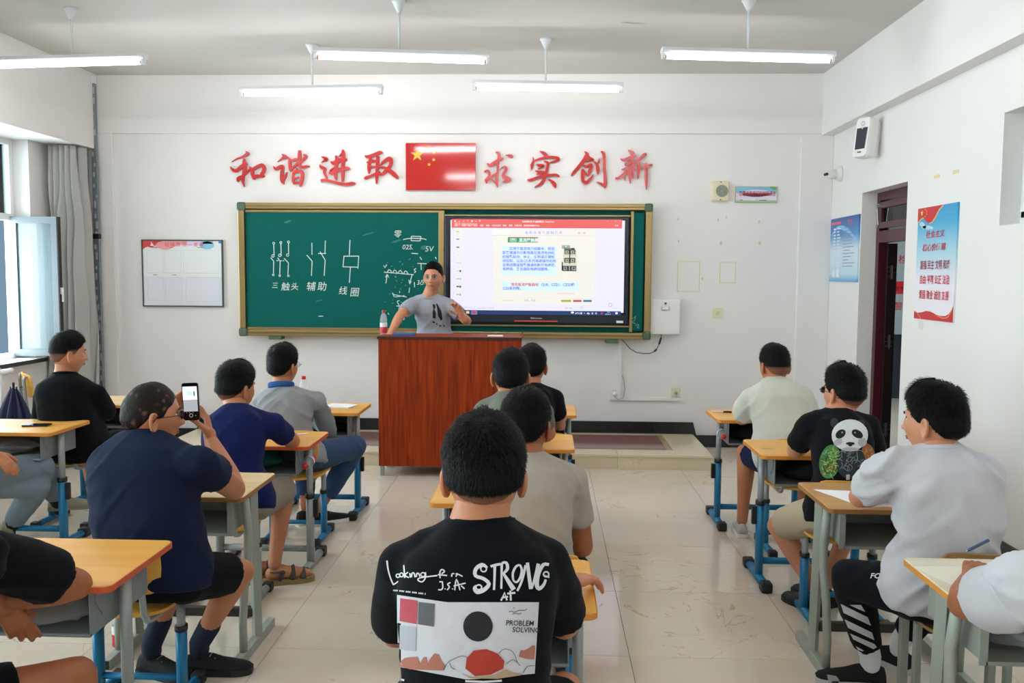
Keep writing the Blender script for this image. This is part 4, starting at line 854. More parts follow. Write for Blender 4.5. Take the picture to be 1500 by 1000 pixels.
# wall loudspeaker
s_ = empty('wall_loudspeaker', (RX-.11, 7.40, 2.64), 'white box loudspeaker with dark grille above the door', 'speaker')
s_.rotation_euler = (0, math.radians(8), math.radians(28))
obj('cabinet', MB().loft([[(x, -.085+y, z) for y, z in ()] for x in ()] or [[(-.09+dx, yy*k, .165+zz*k2) for yy, zz in rbox_poly(-.075, .075, -.165, .165, .03, 4)] for dx, k, k2 in ((0, .93, .96), (.02, 1, 1), (.10, .95, .97), (.16, .6, .8))]), 'white_plastic', s_)
g_ = Frame((-.0905, .0, .165), (0, -1, 0), (0, 0, 1))
put('grille', Art().poly([(-.055, .075), (-.01, .075), (0, .06), (.01, .075), (.055, .075), (.05, -.10), (-.05, -.10)]), g_, .003, mat('grille_dark', '2E3440', .5), s_)
put('badge', Art().ring(0, .11, .016, .016, .004, 14), g_, .003, 'grey_steel', s_); put('badge', Art().rect(-.02, -.13, .02, -.12), g_, .003, 'dark_steel', s_)
obj('bracket', MB().box(.08, .17, -.02, .02, .14, .19, .004), 'white_plastic', s_)
# security camera
s_ = empty('security_camera', (RX, 8.36, 2.63), 'white dome security camera high in the front right corner', 'camera')
obj('mount', MB().tube([(0, 0, 0), (-.02, 0, 0), (-.05, 0, 0)], [.07, .07, .055], 20), 'white_plastic', s_, True)
obj('body', MB().capsule([(-.05, 0, 0), (-.11, -.03, -.01)], [.045, .042], 16), 'white_plastic', s_, True)
for dy in (-.02, .018): obj('lens', MB().tube([(-.142, -.04+dy, -.008), (-.158, -.048+dy, -.010)], .013, 12), 'phone_black', s_, True)
tp = Art()
for px, py in ((1374, 258), (1402, 251)): p = W(px, py, X=RX); tp.rect(-p.y-.06, p.z-.012, -p.y+.03, p.z+.012)
slab('tape_scraps', tp, Frame((RX, 0, 0), (0, -1, 0), (0, 0, 1)), .0005, .0015, 'tape', None, label='two yellow tape scraps on the wall above the red poster', cat='tape mark', kind='stuff')
a = W(1350, 478, X=RX); slab('wall_sticker', Art().rect(-a.y-.05, a.z-.02, -a.y+.02, a.z+.045), Frame((RX, 0, 0), (0, -1, 0), (0, 0, 1)), .0005, .0015, mat('sticker', 'DDDBD2', .5), None, label='small pale sticker under the lower left corner of the tall poster', cat='sticker')
# ceiling scar
a = W(925, 33, Z=ZC); obj('ceiling_crack', MB().prism([(0, 0), (.05, -.02), (.13, .01), (.2, .03), (.13, .03), (.05, .015)], ZC-.002, ZC-.0005, 'xy'), mat('crack', 'A8A49A', .8), None, label='peeled paint crack in the ceiling above the screen', cat='crack', loc=(a.x-.08, a.y, 0))

# ================================================================ FURNITURE
def top_mesh(w_, d_, z0, z1, r, bev=.003):
    b = MB(); P = rbox_poly(-w_/2, w_/2, 0, d_, r, 5); c = bev
    Q = rbox_poly(-w_/2+c, w_/2-c, c, d_-c, max(r-c, .001), 5)
    b.loft([[(x, y, z0) for x, y in Q], [(x, y, z0+c) for x, y in P], [(x, y, z1-c) for x, y in P], [(x, y, z1) for x, y in Q]]); return b
def desk_new(x, ynear, lab, top='maple_top', edge='yellow_edge', sleeve='blue_steel', rz=0, ztop=.74, joint=.42, wd=.61, dp_=.46):
    """height-adjustable school desk; origin at the middle of the near (student) edge, on the floor"""
    e = empty('school_desk', (x, ynear, 0), lab, 'desk', 'school desks set in rows', rz)
    t = .021
    obj('desktop', top_mesh(wd, dp_, ztop-t, ztop, .028, .003), top, e)
    P = rbox_poly(-wd/2-.003, wd/2+.003, -.003, dp_+.003, .03, 5); Q = rbox_poly(-wd/2+.0015, wd/2-.0015, .0015, dp_-.0015, .027, 5)
    b = MB(); n = len(P)
    b.loft([[(a, c, ztop-.0028) for a, c in Q], [(a, c, ztop-.0025) for a, c in P], [(a, c, ztop-t) for a, c in P], [(a, c, ztop-t-.0008) for a, c in Q]], cap=False); obj('edge_band', b, edge, e)
    # tray open towards the student
    w2 = wd/2-.075; z1 = ztop-t-.003; z0 = z1-.145; y0, y1 = .03, dp_-.05; k = .003
    b = MB()
    b.box(-w2, w2, y0, y1, z0, z0+k).box(-w2, -w2+k, y0, y1, z0+k, z1).box(w2-k, w2, y0, y1, z0+k, z1).box(-w2+k, w2-k, y1-k, y1, z0+k, z1)
    b.tube([(-w2, y0, z0+.004), (w2, y0, z0+.004)], .006, 8)
    obj('book_tray', b, 'tray_grey', e)
    for s in (-1, 1):
        X = s*(wd/2-.045)
        obj('support_plate', MB().prism([(.06, z1), (dp_-.15, z1), (dp_-.17, z1-.02), (.16, z1-.10), (.10, z1-.10), (.06, z1-.05)], X-s*.029-.003, X-s*.029+.003, 'yz'), 'tray_grey', e)
        yc = dp_*.42
        up_ = obj('leg_tube', MB().tube([(X, yc, joint-.05), (X, yc, ztop-t-.002)], .02, 14, flat=(1.25, .85)), 'grey_steel', e, True)
        lg = obj('leg_sleeve', MB().tube([(X, yc, .02), (X, yc, joint)], .025, 14, flat=(1.3, .9)), sleeve, e, True)
        obj('collar', MB().tube([(X, yc, joint-.012), (X, yc, joint+.012)], .0275, 14, flat=(1.3, .95)), 'black_rubber', lg, True)
        obj('knob', MB().box(X+s*.02, X+s*.046, yc-.014, yc+.014, joint-.12, joint-.02, .004), 'black_rubber', lg)
        ft = obj('foot', MB().tube([(X, .03, .028), (X, dp_-.02, .028)], .024, 12, flat=(1, .9)), sleeve, e, True)
        for a, b_ in ((0, .07), (dp_-.06, dp_+.01)): obj('foot_cap', MB().box(X-.03, X+.03, a-.01, b_-.01, .0, .055, .01), 'black_rubber', ft)
    obj('crossbar', MB().tube([(-wd/2+.045, dp_*.42, .115), (wd/2-.045, dp_*.42, .115)], .016, 10, flat=(.8, 1.2)), sleeve, e, True)
    return e
def desk_old(x, ynear, lab, top='pale_top', edge='brown_edge', rz=0, ztop=.74, wd=.61, dp_=.46, paint='old_steel'):
    e = empty('school_desk', (x, ynear, 0), lab, 'desk', 'school desks set in rows', rz); t = .02
    obj('desktop', top_mesh(wd, dp_, ztop-t, ztop, .022, .002), top, e)
    P = rbox_poly(-wd/2-.002, wd/2+.002, -.002, dp_+.002, .024, 5); Q = rbox_poly(-wd/2+.0015, wd/2-.0015, .0015, dp_-.0015, .022, 5)
    b = MB(); b.loft([[(a, c, ztop-.0028) for a, c in Q], [(a, c, ztop-.0025) for a, c in P], [(a, c, ztop-t) for a, c in P], [(a, c, ztop-t-.0008) for a, c in Q]], cap=False); obj('edge_band', b, edge, e)
    w2 = wd/2-.07; z1 = ztop-t-.003; z0 = z1-.15; y0, y1 = .03, dp_-.05; k = .003
    b = MB().box(-w2, w2, y0, y1, z0, z0+k).box(-w2, -w2+k, y0, y1, z0+k, z1).box(w2-k, w2, y0, y1, z0+k, z1).box(-w2+k, w2-k, y1-k, y1, z0+k, z1)
    b.box(-w2, w2, y0-.006, y0, z0, z0+.012).box(-w2-.02, -w2+.004, y0-.006, y0, z0, z1).box(w2-.004, w2+.02, y0-.006, y0, z0, z1); obj('book_tray', b, 'tray_old', e)
    for s in (-1, 1):
        X = s*(wd/2-.032)
        # front post straight, rear post with a double bend
        obj('leg', MB().tube([(X, .26, .04), (X, .22, ztop-t-.002)], .024, 4, flat=(1.15, 1)), paint, e)
        obj('leg', MB().tube([(X, .08, .04), (X, .075, .16), (X, .10, .30), (X, .155, .45), (X, .16, .56), (X, .125, ztop-t-.002)], .02, 8, flat=(1.1, .9)), paint, e, True)
        ft = obj('foot', MB().box(X-.018, X+.018, -.04, dp_+.0, 0, .045, .003), paint, e)
        obj('foot_opening', MB().box(X-.013, X+.013, -.0415, -.0405, .005, .040), 'black_rubber', ft); obj('foot_opening', MB().box(X-.013, X+.013, dp_+.0005, dp_+.0015, .005, .040), 'black_rubber', ft)
    obj('crossbar', MB().box(-wd/2+.05, wd/2-.05, .24, .27, .13, .17, .003), 'dark_steel', e)
    return e
def chair(x, y, lab, new=True, rz=0, sleeve='blue_steel', wood=None, zb=.635):
    """school chair; origin on the floor under the seat centre, sitter faces +Y"""
    e = empty('school_chair', (x, y, 0), lab, 'chair', 'school chairs pushed up to the desks', rz)
    wood = wood or ('chair_wood' if new else 'old_chair_wood')
    def plate(n, f, nu, nv, th):
        bm = bmesh.new(); R = []
        for side in (0, 1): R.append([[bm.verts.new(f(i/nu*2-1, j/nv*2-1, side*th)) for i in range(nu+1)] for j in range(nv+1)])
        for side in (0, 1):
            for j in range(nv):
                for i in range(nu): bm.faces.new((R[side][j][i], R[side][j][i+1], R[side][j+1][i+1], R[side][j+1][i]))
        for j in range(nv):
            for i in (0, nu): bm.faces.new((R[0][j][i], R[0][j+1][i], R[1][j+1][i], R[1][j][i]))
        for i in range(nu):
            for j in (0, nv): bm.faces.new((R[0][j][i], R[0][j][i+1], R[1][j][i+1], R[1][j][i]))
        bmesh.ops.recalc_face_normals(bm, faces=bm.faces)
        me = bpy.data.meshes.new(n); bm.to_mesh(me); bm.free(); return arc_smooth(me)
    def rnd(u, v, ex=5):   # square to rounded square
        m_ = max(abs(u), abs(v)); 
        if m_ < 1e-6: return 0, 0
        l = (abs(u)**ex+abs(v)**ex)**(1/ex); return u*m_/l, v*m_/l
    def seat(u, v, h): a, b_ = rnd(u, v); return (a*.195, b_*.19, .445-.016*(1-a*a)*(.5-.5*b_)+h-.012-.02*max(0, b_-.6)**2*4)
    obj('seat', plate('s', seat, 10, 10, .012), wood, e)
    def back(u, v, h): a, b_ = rnd(u, v, 7); return (a*.19, -.215+.035*a*a-h-.03*(b_+1)*.5, zb+b_*.10)
    obj('backrest', plate('b', back, 12, 6, .012), wood, e)
    fm = 'grey_steel' if new else 'old_steel'
    for s in (-1, 1):
        X = s*.135
        obj('side_frame', MB().tube([(X, -.245, zb+.085), (X, -.255, zb+.055), (X, -.25, .66), (X, -.235, .52), (X, -.225, .45), (X, -.20, .415), (X, -.16, .405), (X, .15, .415)], .0125, 8), fm, e, True)
        if new:
            obj('leg_tube', MB().tube([(s*.165, .02, .26), (s*.165, .02, .41)], .017, 12, flat=(1.2, .9)), fm, e, True)
            lg = obj('leg_sleeve', MB().tube([(s*.165, .02, .02), (s*.165, .02, .30)], .0215, 12, flat=(1.25, .95)), sleeve, e, True)
            obj('collar', MB().tube([(s*.165, .02, .29), (s*.165, .02, .31)], .024, 12, flat=(1.25, 1)), 'black_rubber', lg, True)
            ft = obj('foot', MB().tube([(s*.165, -.17, .024), (s*.165, .19, .024)], .02, 10), sleeve, e, True)
            for a in (-.20, .15): obj('foot_cap', MB().box(s*.165-.025, s*.165+.025, a, a+.055, 0, .048, .008), 'black_rubber', ft)
        else:
            obj('leg', MB().box(s*.165-.015, s*.165+.015, .10, .13, .03, .41, .003), fm, e); obj('leg', MB().box(s*.165-.012, s*.165+.012, -.02, .01, .03, .41, .003), fm, e)
            obj('foot', MB().box(s*.165-.016, s*.165+.016, -.19, .19, 0, .04, .003), fm, e)
    obj('crossbar', MB().tube([(-.165, .02, .10), (.165, .02, .10)], .014, 8), sleeve if new else fm, e, True)
    if new:
        for s in (-.06, .06): obj('rivet', MB().tube([(s*1.4, -.262, .69), (s*1.4, -.24, .69)], .005, 6), 'dark_steel', e)
    return e

C1 = -1.565   # column left of the aisle
desk_new(C1, 5.80, 'yellow-topped desk with blue legs left of the lectern, white booklet on it')
desk_new(C1-.02, 4.64, 'yellow desk with orange edge and grey legs, a red bottle cap showing in its tray', edge='orange_edge', sleeve='grey_steel')
desk_old(C1+.0, 3.55, 'old desk with worn pale top, under the elbow of the man with the phone')
desk_new(-1.60, 2.50, 'nearest left desk with deep yellow top and orange-red edge, plastic bag in its tray', edge='orange_edge', sleeve='grey_steel', joint=.30)
C0 = -3.18
desk_new(C0, 4.93, 'yellow desk at the left edge with a black phone on it', edge='yellow_edge')
desk_new(-3.12, 6.02, 'yellow desk in front of the man in black by the window', top='pale_top', edge='yellow_edge')
C2 = -.145
desk_new(C2-.01, 2.375, 'yellow desk under the right hand of the nearest man', top='maple_top', edge='yellow_edge', sleeve='grey_steel')
desk_new(C2-.02, 3.52, 'desk hidden behind the nearest man, before the beige T-shirt', top='maple_top', edge='yellow_edge')
desk_new(C2+.0, 4.66, 'yellow desk before the man in grey-green, its right corner in view', top='maple_top', edge='yellow_edge')
desk_new(C2+.05, 5.82, 'farthest yellow desk of the middle column, beside the lectern', top='maple_top', edge='yellow_edge')
C3 = 1.445
desk_new(C3-.01, 5.71, 'yellow desk with blue legs and a pen on it, before the man in cream', top='maple_top', edge='yellow_edge', joint=.43)
desk_new(C3+.0, 4.58, 'yellow desk with a scuffed patch near the edge, blue legs, black bag in its tray', top='maple_top', edge='yellow_edge', joint=.44)
desk_old(C3+.015, 3.53, 'old tan-topped desk with a sheet of paper on it, right of the aisle', top='tan_top', edge='brown_edge')
desk_old(C3+.06, 2.46, 'nearest right desk with a cream top and orange-brown edge', top='cream_top', edge='yellow_edge')
for cx_, cy_, lab, new, kw in (
    (-1.56, 5.39, 'blue-legged chair under the man in the grey jacket', True, {}),
    (-1.62, 4.29, 'pale wooden chair under the man in royal blue and khaki shorts', True, dict(sleeve='grey_steel')),
    (-1.57, 3.24, 'blue-legged chair with yellow backrest under the man with the phone', True, dict(zb=.612)),
    (-3.15, 5.66, 'yellow-backed chair under the man in black by the window', True, {}),
    (-4.22, 7.35, 'pale wooden chair by the window wall, left of the man in black', True, dict(rz=-.9, zb=.72)),
    (-.15, 2.00, 'chair under the nearest man in the printed black T-shirt', True, dict(sleeve='grey_steel')),
    (-.06, 3.13, 'chair under the man in the beige T-shirt', True, {}),
    (-.14, 4.28, 'chair under the man in grey-green', True, {}),
    (-.06, 5.42, 'chair under the man in black beside the lectern', True, {}),
    (1.53, 5.34, 'yellow seat under the man in the cream T-shirt', True, {}),
    (1.46, 4.29, 'chair under the man in the panda T-shirt', True, {}),
    (1.545, 3.20, 'brown-backed chair under the man in the crumpled white T-shirt', False, dict(zb=.645)),
    (-3.55, 4.55, 'brown seat under the crossed jeans at the left edge', False, {}),
    (-1.85, 2.04, 'chair under the man at the lower left corner', True, {}),
    (1.70, 1.98, 'chair under the man at the lower right corner', False, {})):
    chair(cx_, cy_, lab, new, **kw)

# lectern
le = empty('lectern', (-.79, 7.13, 0), 'tall reddish-brown wooden lectern standing in front of the platform', 'lectern')
obj('front_panel', MB().box(-.585, .585, 0, .02, .085, 1.14, .002), 'podium_wood', le)
for s in (-1, 1): obj('side_panel', MB().box(min(s*.585, s*.565), max(s*.585, s*.565), .0205, .37, .085, 1.12, .001), 'podium_wood', le)
obj('top', MB().box(-.592, .592, -.004, .39, 1.1405, 1.165, .003), 'podium_wood', le); obj('shelf', MB().box(-.564, .564, .03, .36, .55, .57), 'podium_wood', le)
obj('bottom_board', MB().box(-.564, .564, .021, .36, .087, .105), 'podium_wood', le)
obj('top_edging', MB().box(-.594, .594, -.0075, -.0045, 1.142, 1.163), mat('dark_edging', '3A1C12', .4), le)
for s in (-1, 1):
    for y_ in (.03, .34): obj('leg', MB().box(s*.56-.016, s*.56+.016, y_-.014, y_+.014, 0, .085, .002), 'grey_steel', le)

# ---------------------------------------------------------------- small things
def bottle(loc, lab, rot=None, half=False, grp=None, s=1.0):
    e = empty('water_bottle', loc, lab, 'bottle', grp)
    if rot: e.rotation_euler = rot
    pr = [(0, .0), (.029, .0), (.032, .006), (.032, .06), (.029, .065), (.032, .07), (.032, .135), (.031, .15), (.024, .18), (.014, .198), (.0125, .203)]
    seg = 20
    b = MB(); b.loft([[(r_*s*math.cos(2*PI*k/seg), r_*s*math.sin(2*PI*k/seg), z*s) for k in range(seg)] for r_, z in pr[1:]], cap=True); obj('body', b, 'clear_plastic', e, True)
    b = MB(); b.loft([[(r_*s*math.cos(2*PI*k/seg), r_*s*math.sin(2*PI*k/seg), z*s) for k in range(seg)] for r_, z in ((.0326, .02), (.0328, .022), (.0328, .072), (.0326, .074))], cap=False); obj('red_label', b, 'label_red', e, True)
    b = MB(); b.loft([[(r_*s*math.cos(2*PI*k/seg), r_*s*math.sin(2*PI*k/seg), z*s) for k in range(seg)] for r_, z in ((.0326, .0745), (.0328, .076), (.0328, .11), (.0326, .112))], cap=False); obj('white_label', b, 'white_paper', e, True)
    b = MB().loft([[(r_*s*math.cos(2*PI*k/14), r_*s*math.sin(2*PI*k/14), z*s) for k in range(14)] for r_, z in ((.0155, .203), (.016, .205), (.016, .222), (.014, .225))]); obj('cap', b, 'red_plastic', e, True)
    return e
p = W(562, 496, Y=7.27); bottle((p.x, 7.27, 1.165), 'water bottle with red cap and label, on the left end of the lectern', s=.92)
p = W(445, 575, Y=6.02); bottle((p.x, 6.02, .74), 'red-capped water bottle on the desk of the man in the grey jacket', s=.98)
bk = W(592, 496, Y=7.25); obj('blue_book', MB().box(-.09, .09, -.06, .06, 0, .018, .003), 'book_blue', None, loc=(bk.x, 7.25, 1.1655), label='blue book lying on the lectern beside the bottle', cat='book')
bk = W(727, 497, Y=7.25); obj('paper', MB().prism([(-.07, -.05), (.06, -.05), (.05, .06), (-.075, .05)], 0, .006), 'white_paper', None, loc=(bk.x, 7.25, 1.166), label='white papers on the right part of the lectern top', cat='paper')
bk = W(762, 497, Y=7.33); obj('pointer_stick', MB().tube([(0, 0, 0), (.03, 0, .035)], .005, 8), mat('stick_red', '8A3A28', .4), None, loc=(bk.x, 7.33, 1.168), label='short reddish stick at the right end of the lectern', cat='stick')
# phone on the left desk
p = W(54, 621, Z=.75); ph_ = empty('phone', (p.x, p.y, .7405), 'black phone lying on the yellow desk at the left edge', 'phone', None, .12)
obj('body', MB().box(-.075, .075, -.036, .036, 0, .0085, .003), 'phone_black', ph_); obj('screen', MB().box(-.072, .072, -.033, .033, .0086, .0092), mat('phone_screen', '141820', .05), ph_)
obj('cover_stripe', MB().box(-.076, -.03, -.037, .037, .0094, .0102), mat('phone_light', 'C8CCD2', .2), ph_)
# booklet, papers, pens
p = W(497, 593, Z=.75); bk = empty('exercise_book', (p.x, p.y, .7405), 'white exercise book lying open on the desk beside the lectern', 'book', None, -.2)
for k in range(4): obj('page', MB().prism([(-.10, -.075), (.10, -.07), (.105, .075), (-.095, .08)], .002*k, .002*k+.0016), 'white_paper', bk, loc=(.002*k, .001*k, 0))
p = W(1258, 728, Z=.742); obj('paper', MB().prism([(-.15, .13), (.16, .10), (.14, -.13), (-.035, -.16)], .7402, .7412), 'white_paper', None, loc=(p.x, p.y, 0), label='white sheet on the tan desk under the arm of the man in white', cat='paper')
p = W(1400, 845, Z=.742); obj('paper', MB().prism([(-.09, .10), (.22, .12), (.22, -.16), (-.02, -.15)], .7402, .7412), mat('cream_paper', 'E9E6D6', .7), None, loc=(p.x, p.y, 0), label='cream sheet covering the nearest right desk', cat='paper')
def pen(px, py, z, ang, lab, c='black_rubber', ln=.14):
    p = W(px, py, Z=z); e = empty('pen', (p.x, p.y, z+.0055), lab, 'pen', None, ang)
    obj('barrel', MB().tube([(-ln/2, 0, 0), (ln/2-.02, 0, 0), (ln/2-.012, 0, 0), (ln/2, 0, 0)], [.0048, .0048, .004, .001], 8), 'clear_plastic' if c != 'black_rubber' else 'white_paper', e, True)
    obj('cap', MB().tube([(-ln/2-.002, 0, 0), (-ln/2+.055, 0, 0)], .0055, 8), c, e, True); obj('clip', MB().box(-ln/2+.002, -ln/2+.04, -.0015, .0015, .0056, .0072), c, e); return e
pen(1056, 604, .74, PI-.15, 'black-capped white pen on the far right desk before the man in cream'); pen(436, 637, .74, .3, 'dark pen near the hand of the man in royal blue', ln=.12); pen(1165, 606, .74, .4, 'pen beside the man in cream') if False else None
# things in the trays
def lump(name, loc, r, m, lab, cat, seed=1, amp=.25, kind=None):
    bm = bmesh.new(); bmesh.ops.create_icosphere(bm, subdivisions=4, radius=1)
    for v in bm.verts:
        n = noise.noise(v.co*1.6+V((seed, 0, 0)))*amp+abs(noise.noise(v.co*4+V((seed, 3, 0))))*amp*.5
        q = v.co*(1+n); v.co = V((q.x*r[0], q.y*r[1], max(q.z, -.75)*r[2]))
    me = bpy.data.meshes.new(name); bm.to_mesh(me); bm.free(); me.shade_smooth()
    return obj(name, me, m, None, loc=loc, label=lab, cat=cat)
Z0 = .745-.021-.145
bg_ = lump('cloth_bag', (-1.66, 4.86, Z0+.045), (.155, .15, .058), 'teal_cloth', 'teal cloth bag pushed into the tray of the royal blue man\'s desk', 'bag', 2)
lump('black_bag', (1.50, 4.79, Z0+.05), (.19, .15, .062), 'black_cloth', 'black bag in the tray of the scuffed yellow desk', 'bag', 5)
lump('black_bag', (1.46, 5.92, Z0+.05), (.20, .14, .06), 'black_cloth', 'black bag in the tray of the far right desk', 'bag', 8)
lump('black_bag', (-3.05, 6.25, Z0+.055), (.19, .14, .06), 'black_cloth', 'black bag in the tray before the man in black by the window', 'bag', 11)
lump('black_bag', (-1.55, 6.02, Z0+.03), (.17, .13, .03), 'black_cloth', 'flat black pouch in the tray of the desk beside the lectern', 'bag', 14)
lump('plastic_bag', (-1.60, 2.70, Z0+.055), (.19, .14, .058), 'clear_plastic', 'clear crumpled plastic bag in the tray of the nearest left desk', 'bag', 17, .5)
lump('plastic_bag', (1.50, 2.66, Z0+.05), (.17, .13, .052), 'clear_plastic', 'crumpled plastic bag in the tray of the nearest right desk', 'bag', 20, .5)
lump('shopping_bag', (-3.28, 5.12, Z0+.04), (.18, .12, .045), 'clear_plastic', 'clear plastic bag in the tray of the desk at the left edge', 'bag', 23, .4)
p = W(438, 676, Y=4.70); bottle((p.x+.01, 4.91, .62), 'bottle with a red cap lying in the royal blue man\'s tray', (PI/2, 0, .12))
p = W(1065, 635, Y=5.76); bottle((p.x, 5.97, .62), 'bottle with a red cap lying in the far right tray', (PI/2, 0, -.1))
bottle((1.55, 3.68, .595), 'half-empty bottle with red label lying in the tray of the tan desk', (0, PI/2, -.35))
p = W(176, 950, Z=0); bottle((p.x, p.y, 0), 'bottle with red label standing on the floor under the nearest left desk')
# scuffed patch on the desk top
a = Art(); p = W(1124, 657, Z=.7405)
a.poly([(math.cos(t)*(.036+.012*math.sin(5*t+1)), math.sin(t)*(.022+.006*math.cos(3*t))) for t in [2*PI*i/24 for i in range(24)]])
dk = [o for o in bpy.data.objects if o.get('label', '').startswith('yellow desk with a scuffed')][0]
put('scuff', a, Frame((p.x-dk.location.x, p.y-dk.location.y, .7402), (1, 0, 0), (0, 1, 0)), .0004, mat('scuff', 'B9A070', .7), dk)

# ================================================================ PEOPLE
def sstep(a, b, x):
    t = max(0, min(1, (x-a)/(b-a))); return t*t*(3-2*t)
def remeshed(mb, voxel, smooth=6, fac=.5):
    """union of overlapping closed pieces into ONE continuous surface"""
    me = mb.mesh(); o = bpy.data.objects.new('r', me); COL.objects.link(o)
    m = o.modifiers.new('r', 'REMESH'); m.mode = 'VOXEL'; m.voxel_size = voxel; m.use_smooth_shade = True
    if smooth: s = o.modifiers.new('s', 'SMOOTH'); s.factor = fac; s.iterations = smooth
    dg = bpy.context.evaluated_depsgraph_get(); r = bpy.data.meshes.new_from_object(o.evaluated_get(dg))
    bpy.data.objects.remove(o); bpy.data.meshes.remove(me); return r
def join(meshes):
    bm = bmesh.new()
    for m in meshes: bm.from_mesh(m)
    me = bpy.data.meshes.new('j'); bm.to_mesh(me); bm.free(); me.shade_smooth(); return me
def xmesh(me, M):
    me.transform(M); return me

# ---- head: direction -> point, in head space (x right, y face, z up), metres
def head_pt(d, grow=0.0):
    x, y, z = d
    ax, ay, az = .0765+grow, .097+grow, .117+grow
    px, py, pz = ax*x, ay*y, az*z
    if z < 0:
        t = -z
        px *= 1-.30*t**1.6
        if y < 0: py *= 1-.42*sstep(.15, .95, t)
        else: py *= 1+.02*t
    else: px *= 1+.03*z
    if y > 0:                       # flatter face, fuller forehead
        py = py*(1-.10*(abs(x)**2)) - .004*sstep(.3, 1, y)*(z > -.2)
    if y < -.2 and z > -.1: py *= 1.04
    if y > .25 and grow == 0:
        g = lambda cx, cz, sx, sz: math.exp(-((px-cx)/sx)**2-((pz-cz)/sz)**2)
        nz = max(0, min(1, (.022-pz)/.055))
        if -.046 < pz < .03: py += (.004+.018*nz)*math.exp(-(px/(.0075+.006*nz))**2)*sstep(-.046, -.034, pz)
        for s in (-1, 1):
            py += -.0105*g(s*.031, .004, .017, .011)+.0045*g(s*.03, .026, .022, .008)+.004*g(s*.046, -.022, .018, .018)
            py += .004*g(s*.0105, -.033, .006, .006)
        py += .007*g(0, -.0565, .022, .006)+.0065*g(0, -.067, .019, .0055)-.004*g(0, -.062, .022, .002)
        py += .007*g(0, -.096, .024, .014)-.003*g(0, -.080, .03, .006)
    return V((px, py, pz))
def sph_grid(nu, nv):
    out = []
    for j in range(nv+1):
        th = PI*(.002+.996*j/nv); out.append([(math.sin(th)*math.sin(2*PI*i/nu), math.sin(th)*math.cos(2*PI*i/nu), math.cos(th)) for i in range(nu)])
    return out
def head_mesh():
    bm = bmesh.new(); G = sph_grid(96, 80); R = [[bm.verts.new(head_pt(d)) for d in row] for row in G]; n = 96
    for j in range(len(R)-1):
        for i in range(n): bm.faces.new((R[j][i], R[j][(i+1) % n], R[j+1][(i+1) % n], R[j+1][i]))
    bm.faces.new(R[0][::-1]); bm.faces.new(R[-1])
    # ears
    for s in (-1, 1):
        nu_, nr = 28, 7; F = []; B = []
        def ear(r_, a, back):
            rim = .0045*math.exp(-((r_-.86)/.13)**2)-.006*math.exp(-(r_/.45)**2)
            ex = .0165*(1-.18*math.sin(a)*(-1))*r_; 
            w_ = .0175*(1+.22*math.sin(a)); h_ = .034
            yy = -math.cos(a)*w_*r_; zz = math.sin(a)*h_*r_
            out = rim+.004 if not back else -.003
            base = V((s*.0715, -.006, -.012))
            n_ = V((s*.80, .52, 0)); t_ = V((s*-.52*-1, -.80, 0))   # ear plane tilts outwards at the back
            t_ = V((s*.50, -.86, 0))
            c = base+t_*(math.cos(a)*w_*r_+.014)+V((0, 0, 1))*zz+V((s*.80, .6, 0))*out
            return c
        for back in (0, 1):
            L_ = F if not back else B
            for j in range(1, nr+1): L_.append([bm.verts.new(ear(j/nr, 2*PI*i/nu_, back)) for i in range(nu_)])
            c0 = bm.verts.new(ear(0, 0, back))
            for i in range(nu_): bm.faces.new((c0, L_[0][i], L_[0][(i+1) % nu_]))
            for j in range(nr-1):
                for i in range(nu_): bm.faces.new((L_[j][i], L_[j][(i+1) % nu_], L_[j+1][(i+1) % nu_], L_[j+1][i]))
        for i in range(nu_): bm.faces.new((F[-1][i], F[-1][(i+1) % nu_], B[-1][(i+1) % nu_], B[-1][i]))
    bmesh.ops.recalc_face_normals(bm, faces=bm.faces)
    me = bpy.data.meshes.new('h'); bm.to_mesh(me); bm.free(); me.shade_smooth(); return me
HEAD = head_mesh()
def hairline(az):      # az: 0 front, pi back -> z of the lower hair edge
    K = [(0, .060), (.55, .056), (.85, .042), (1.15, .030), (1.40, .0), (1.62, -.004), (1.78, .012), (2.0, -.012), (2.4, -.042), (PI, -.052)]
    for (a, za), (b, zb) in zip(K, K[1:]):
        if az <= b: t = (az-a)/(b-a); return za+(zb-za)*t
    return K[-1][1]
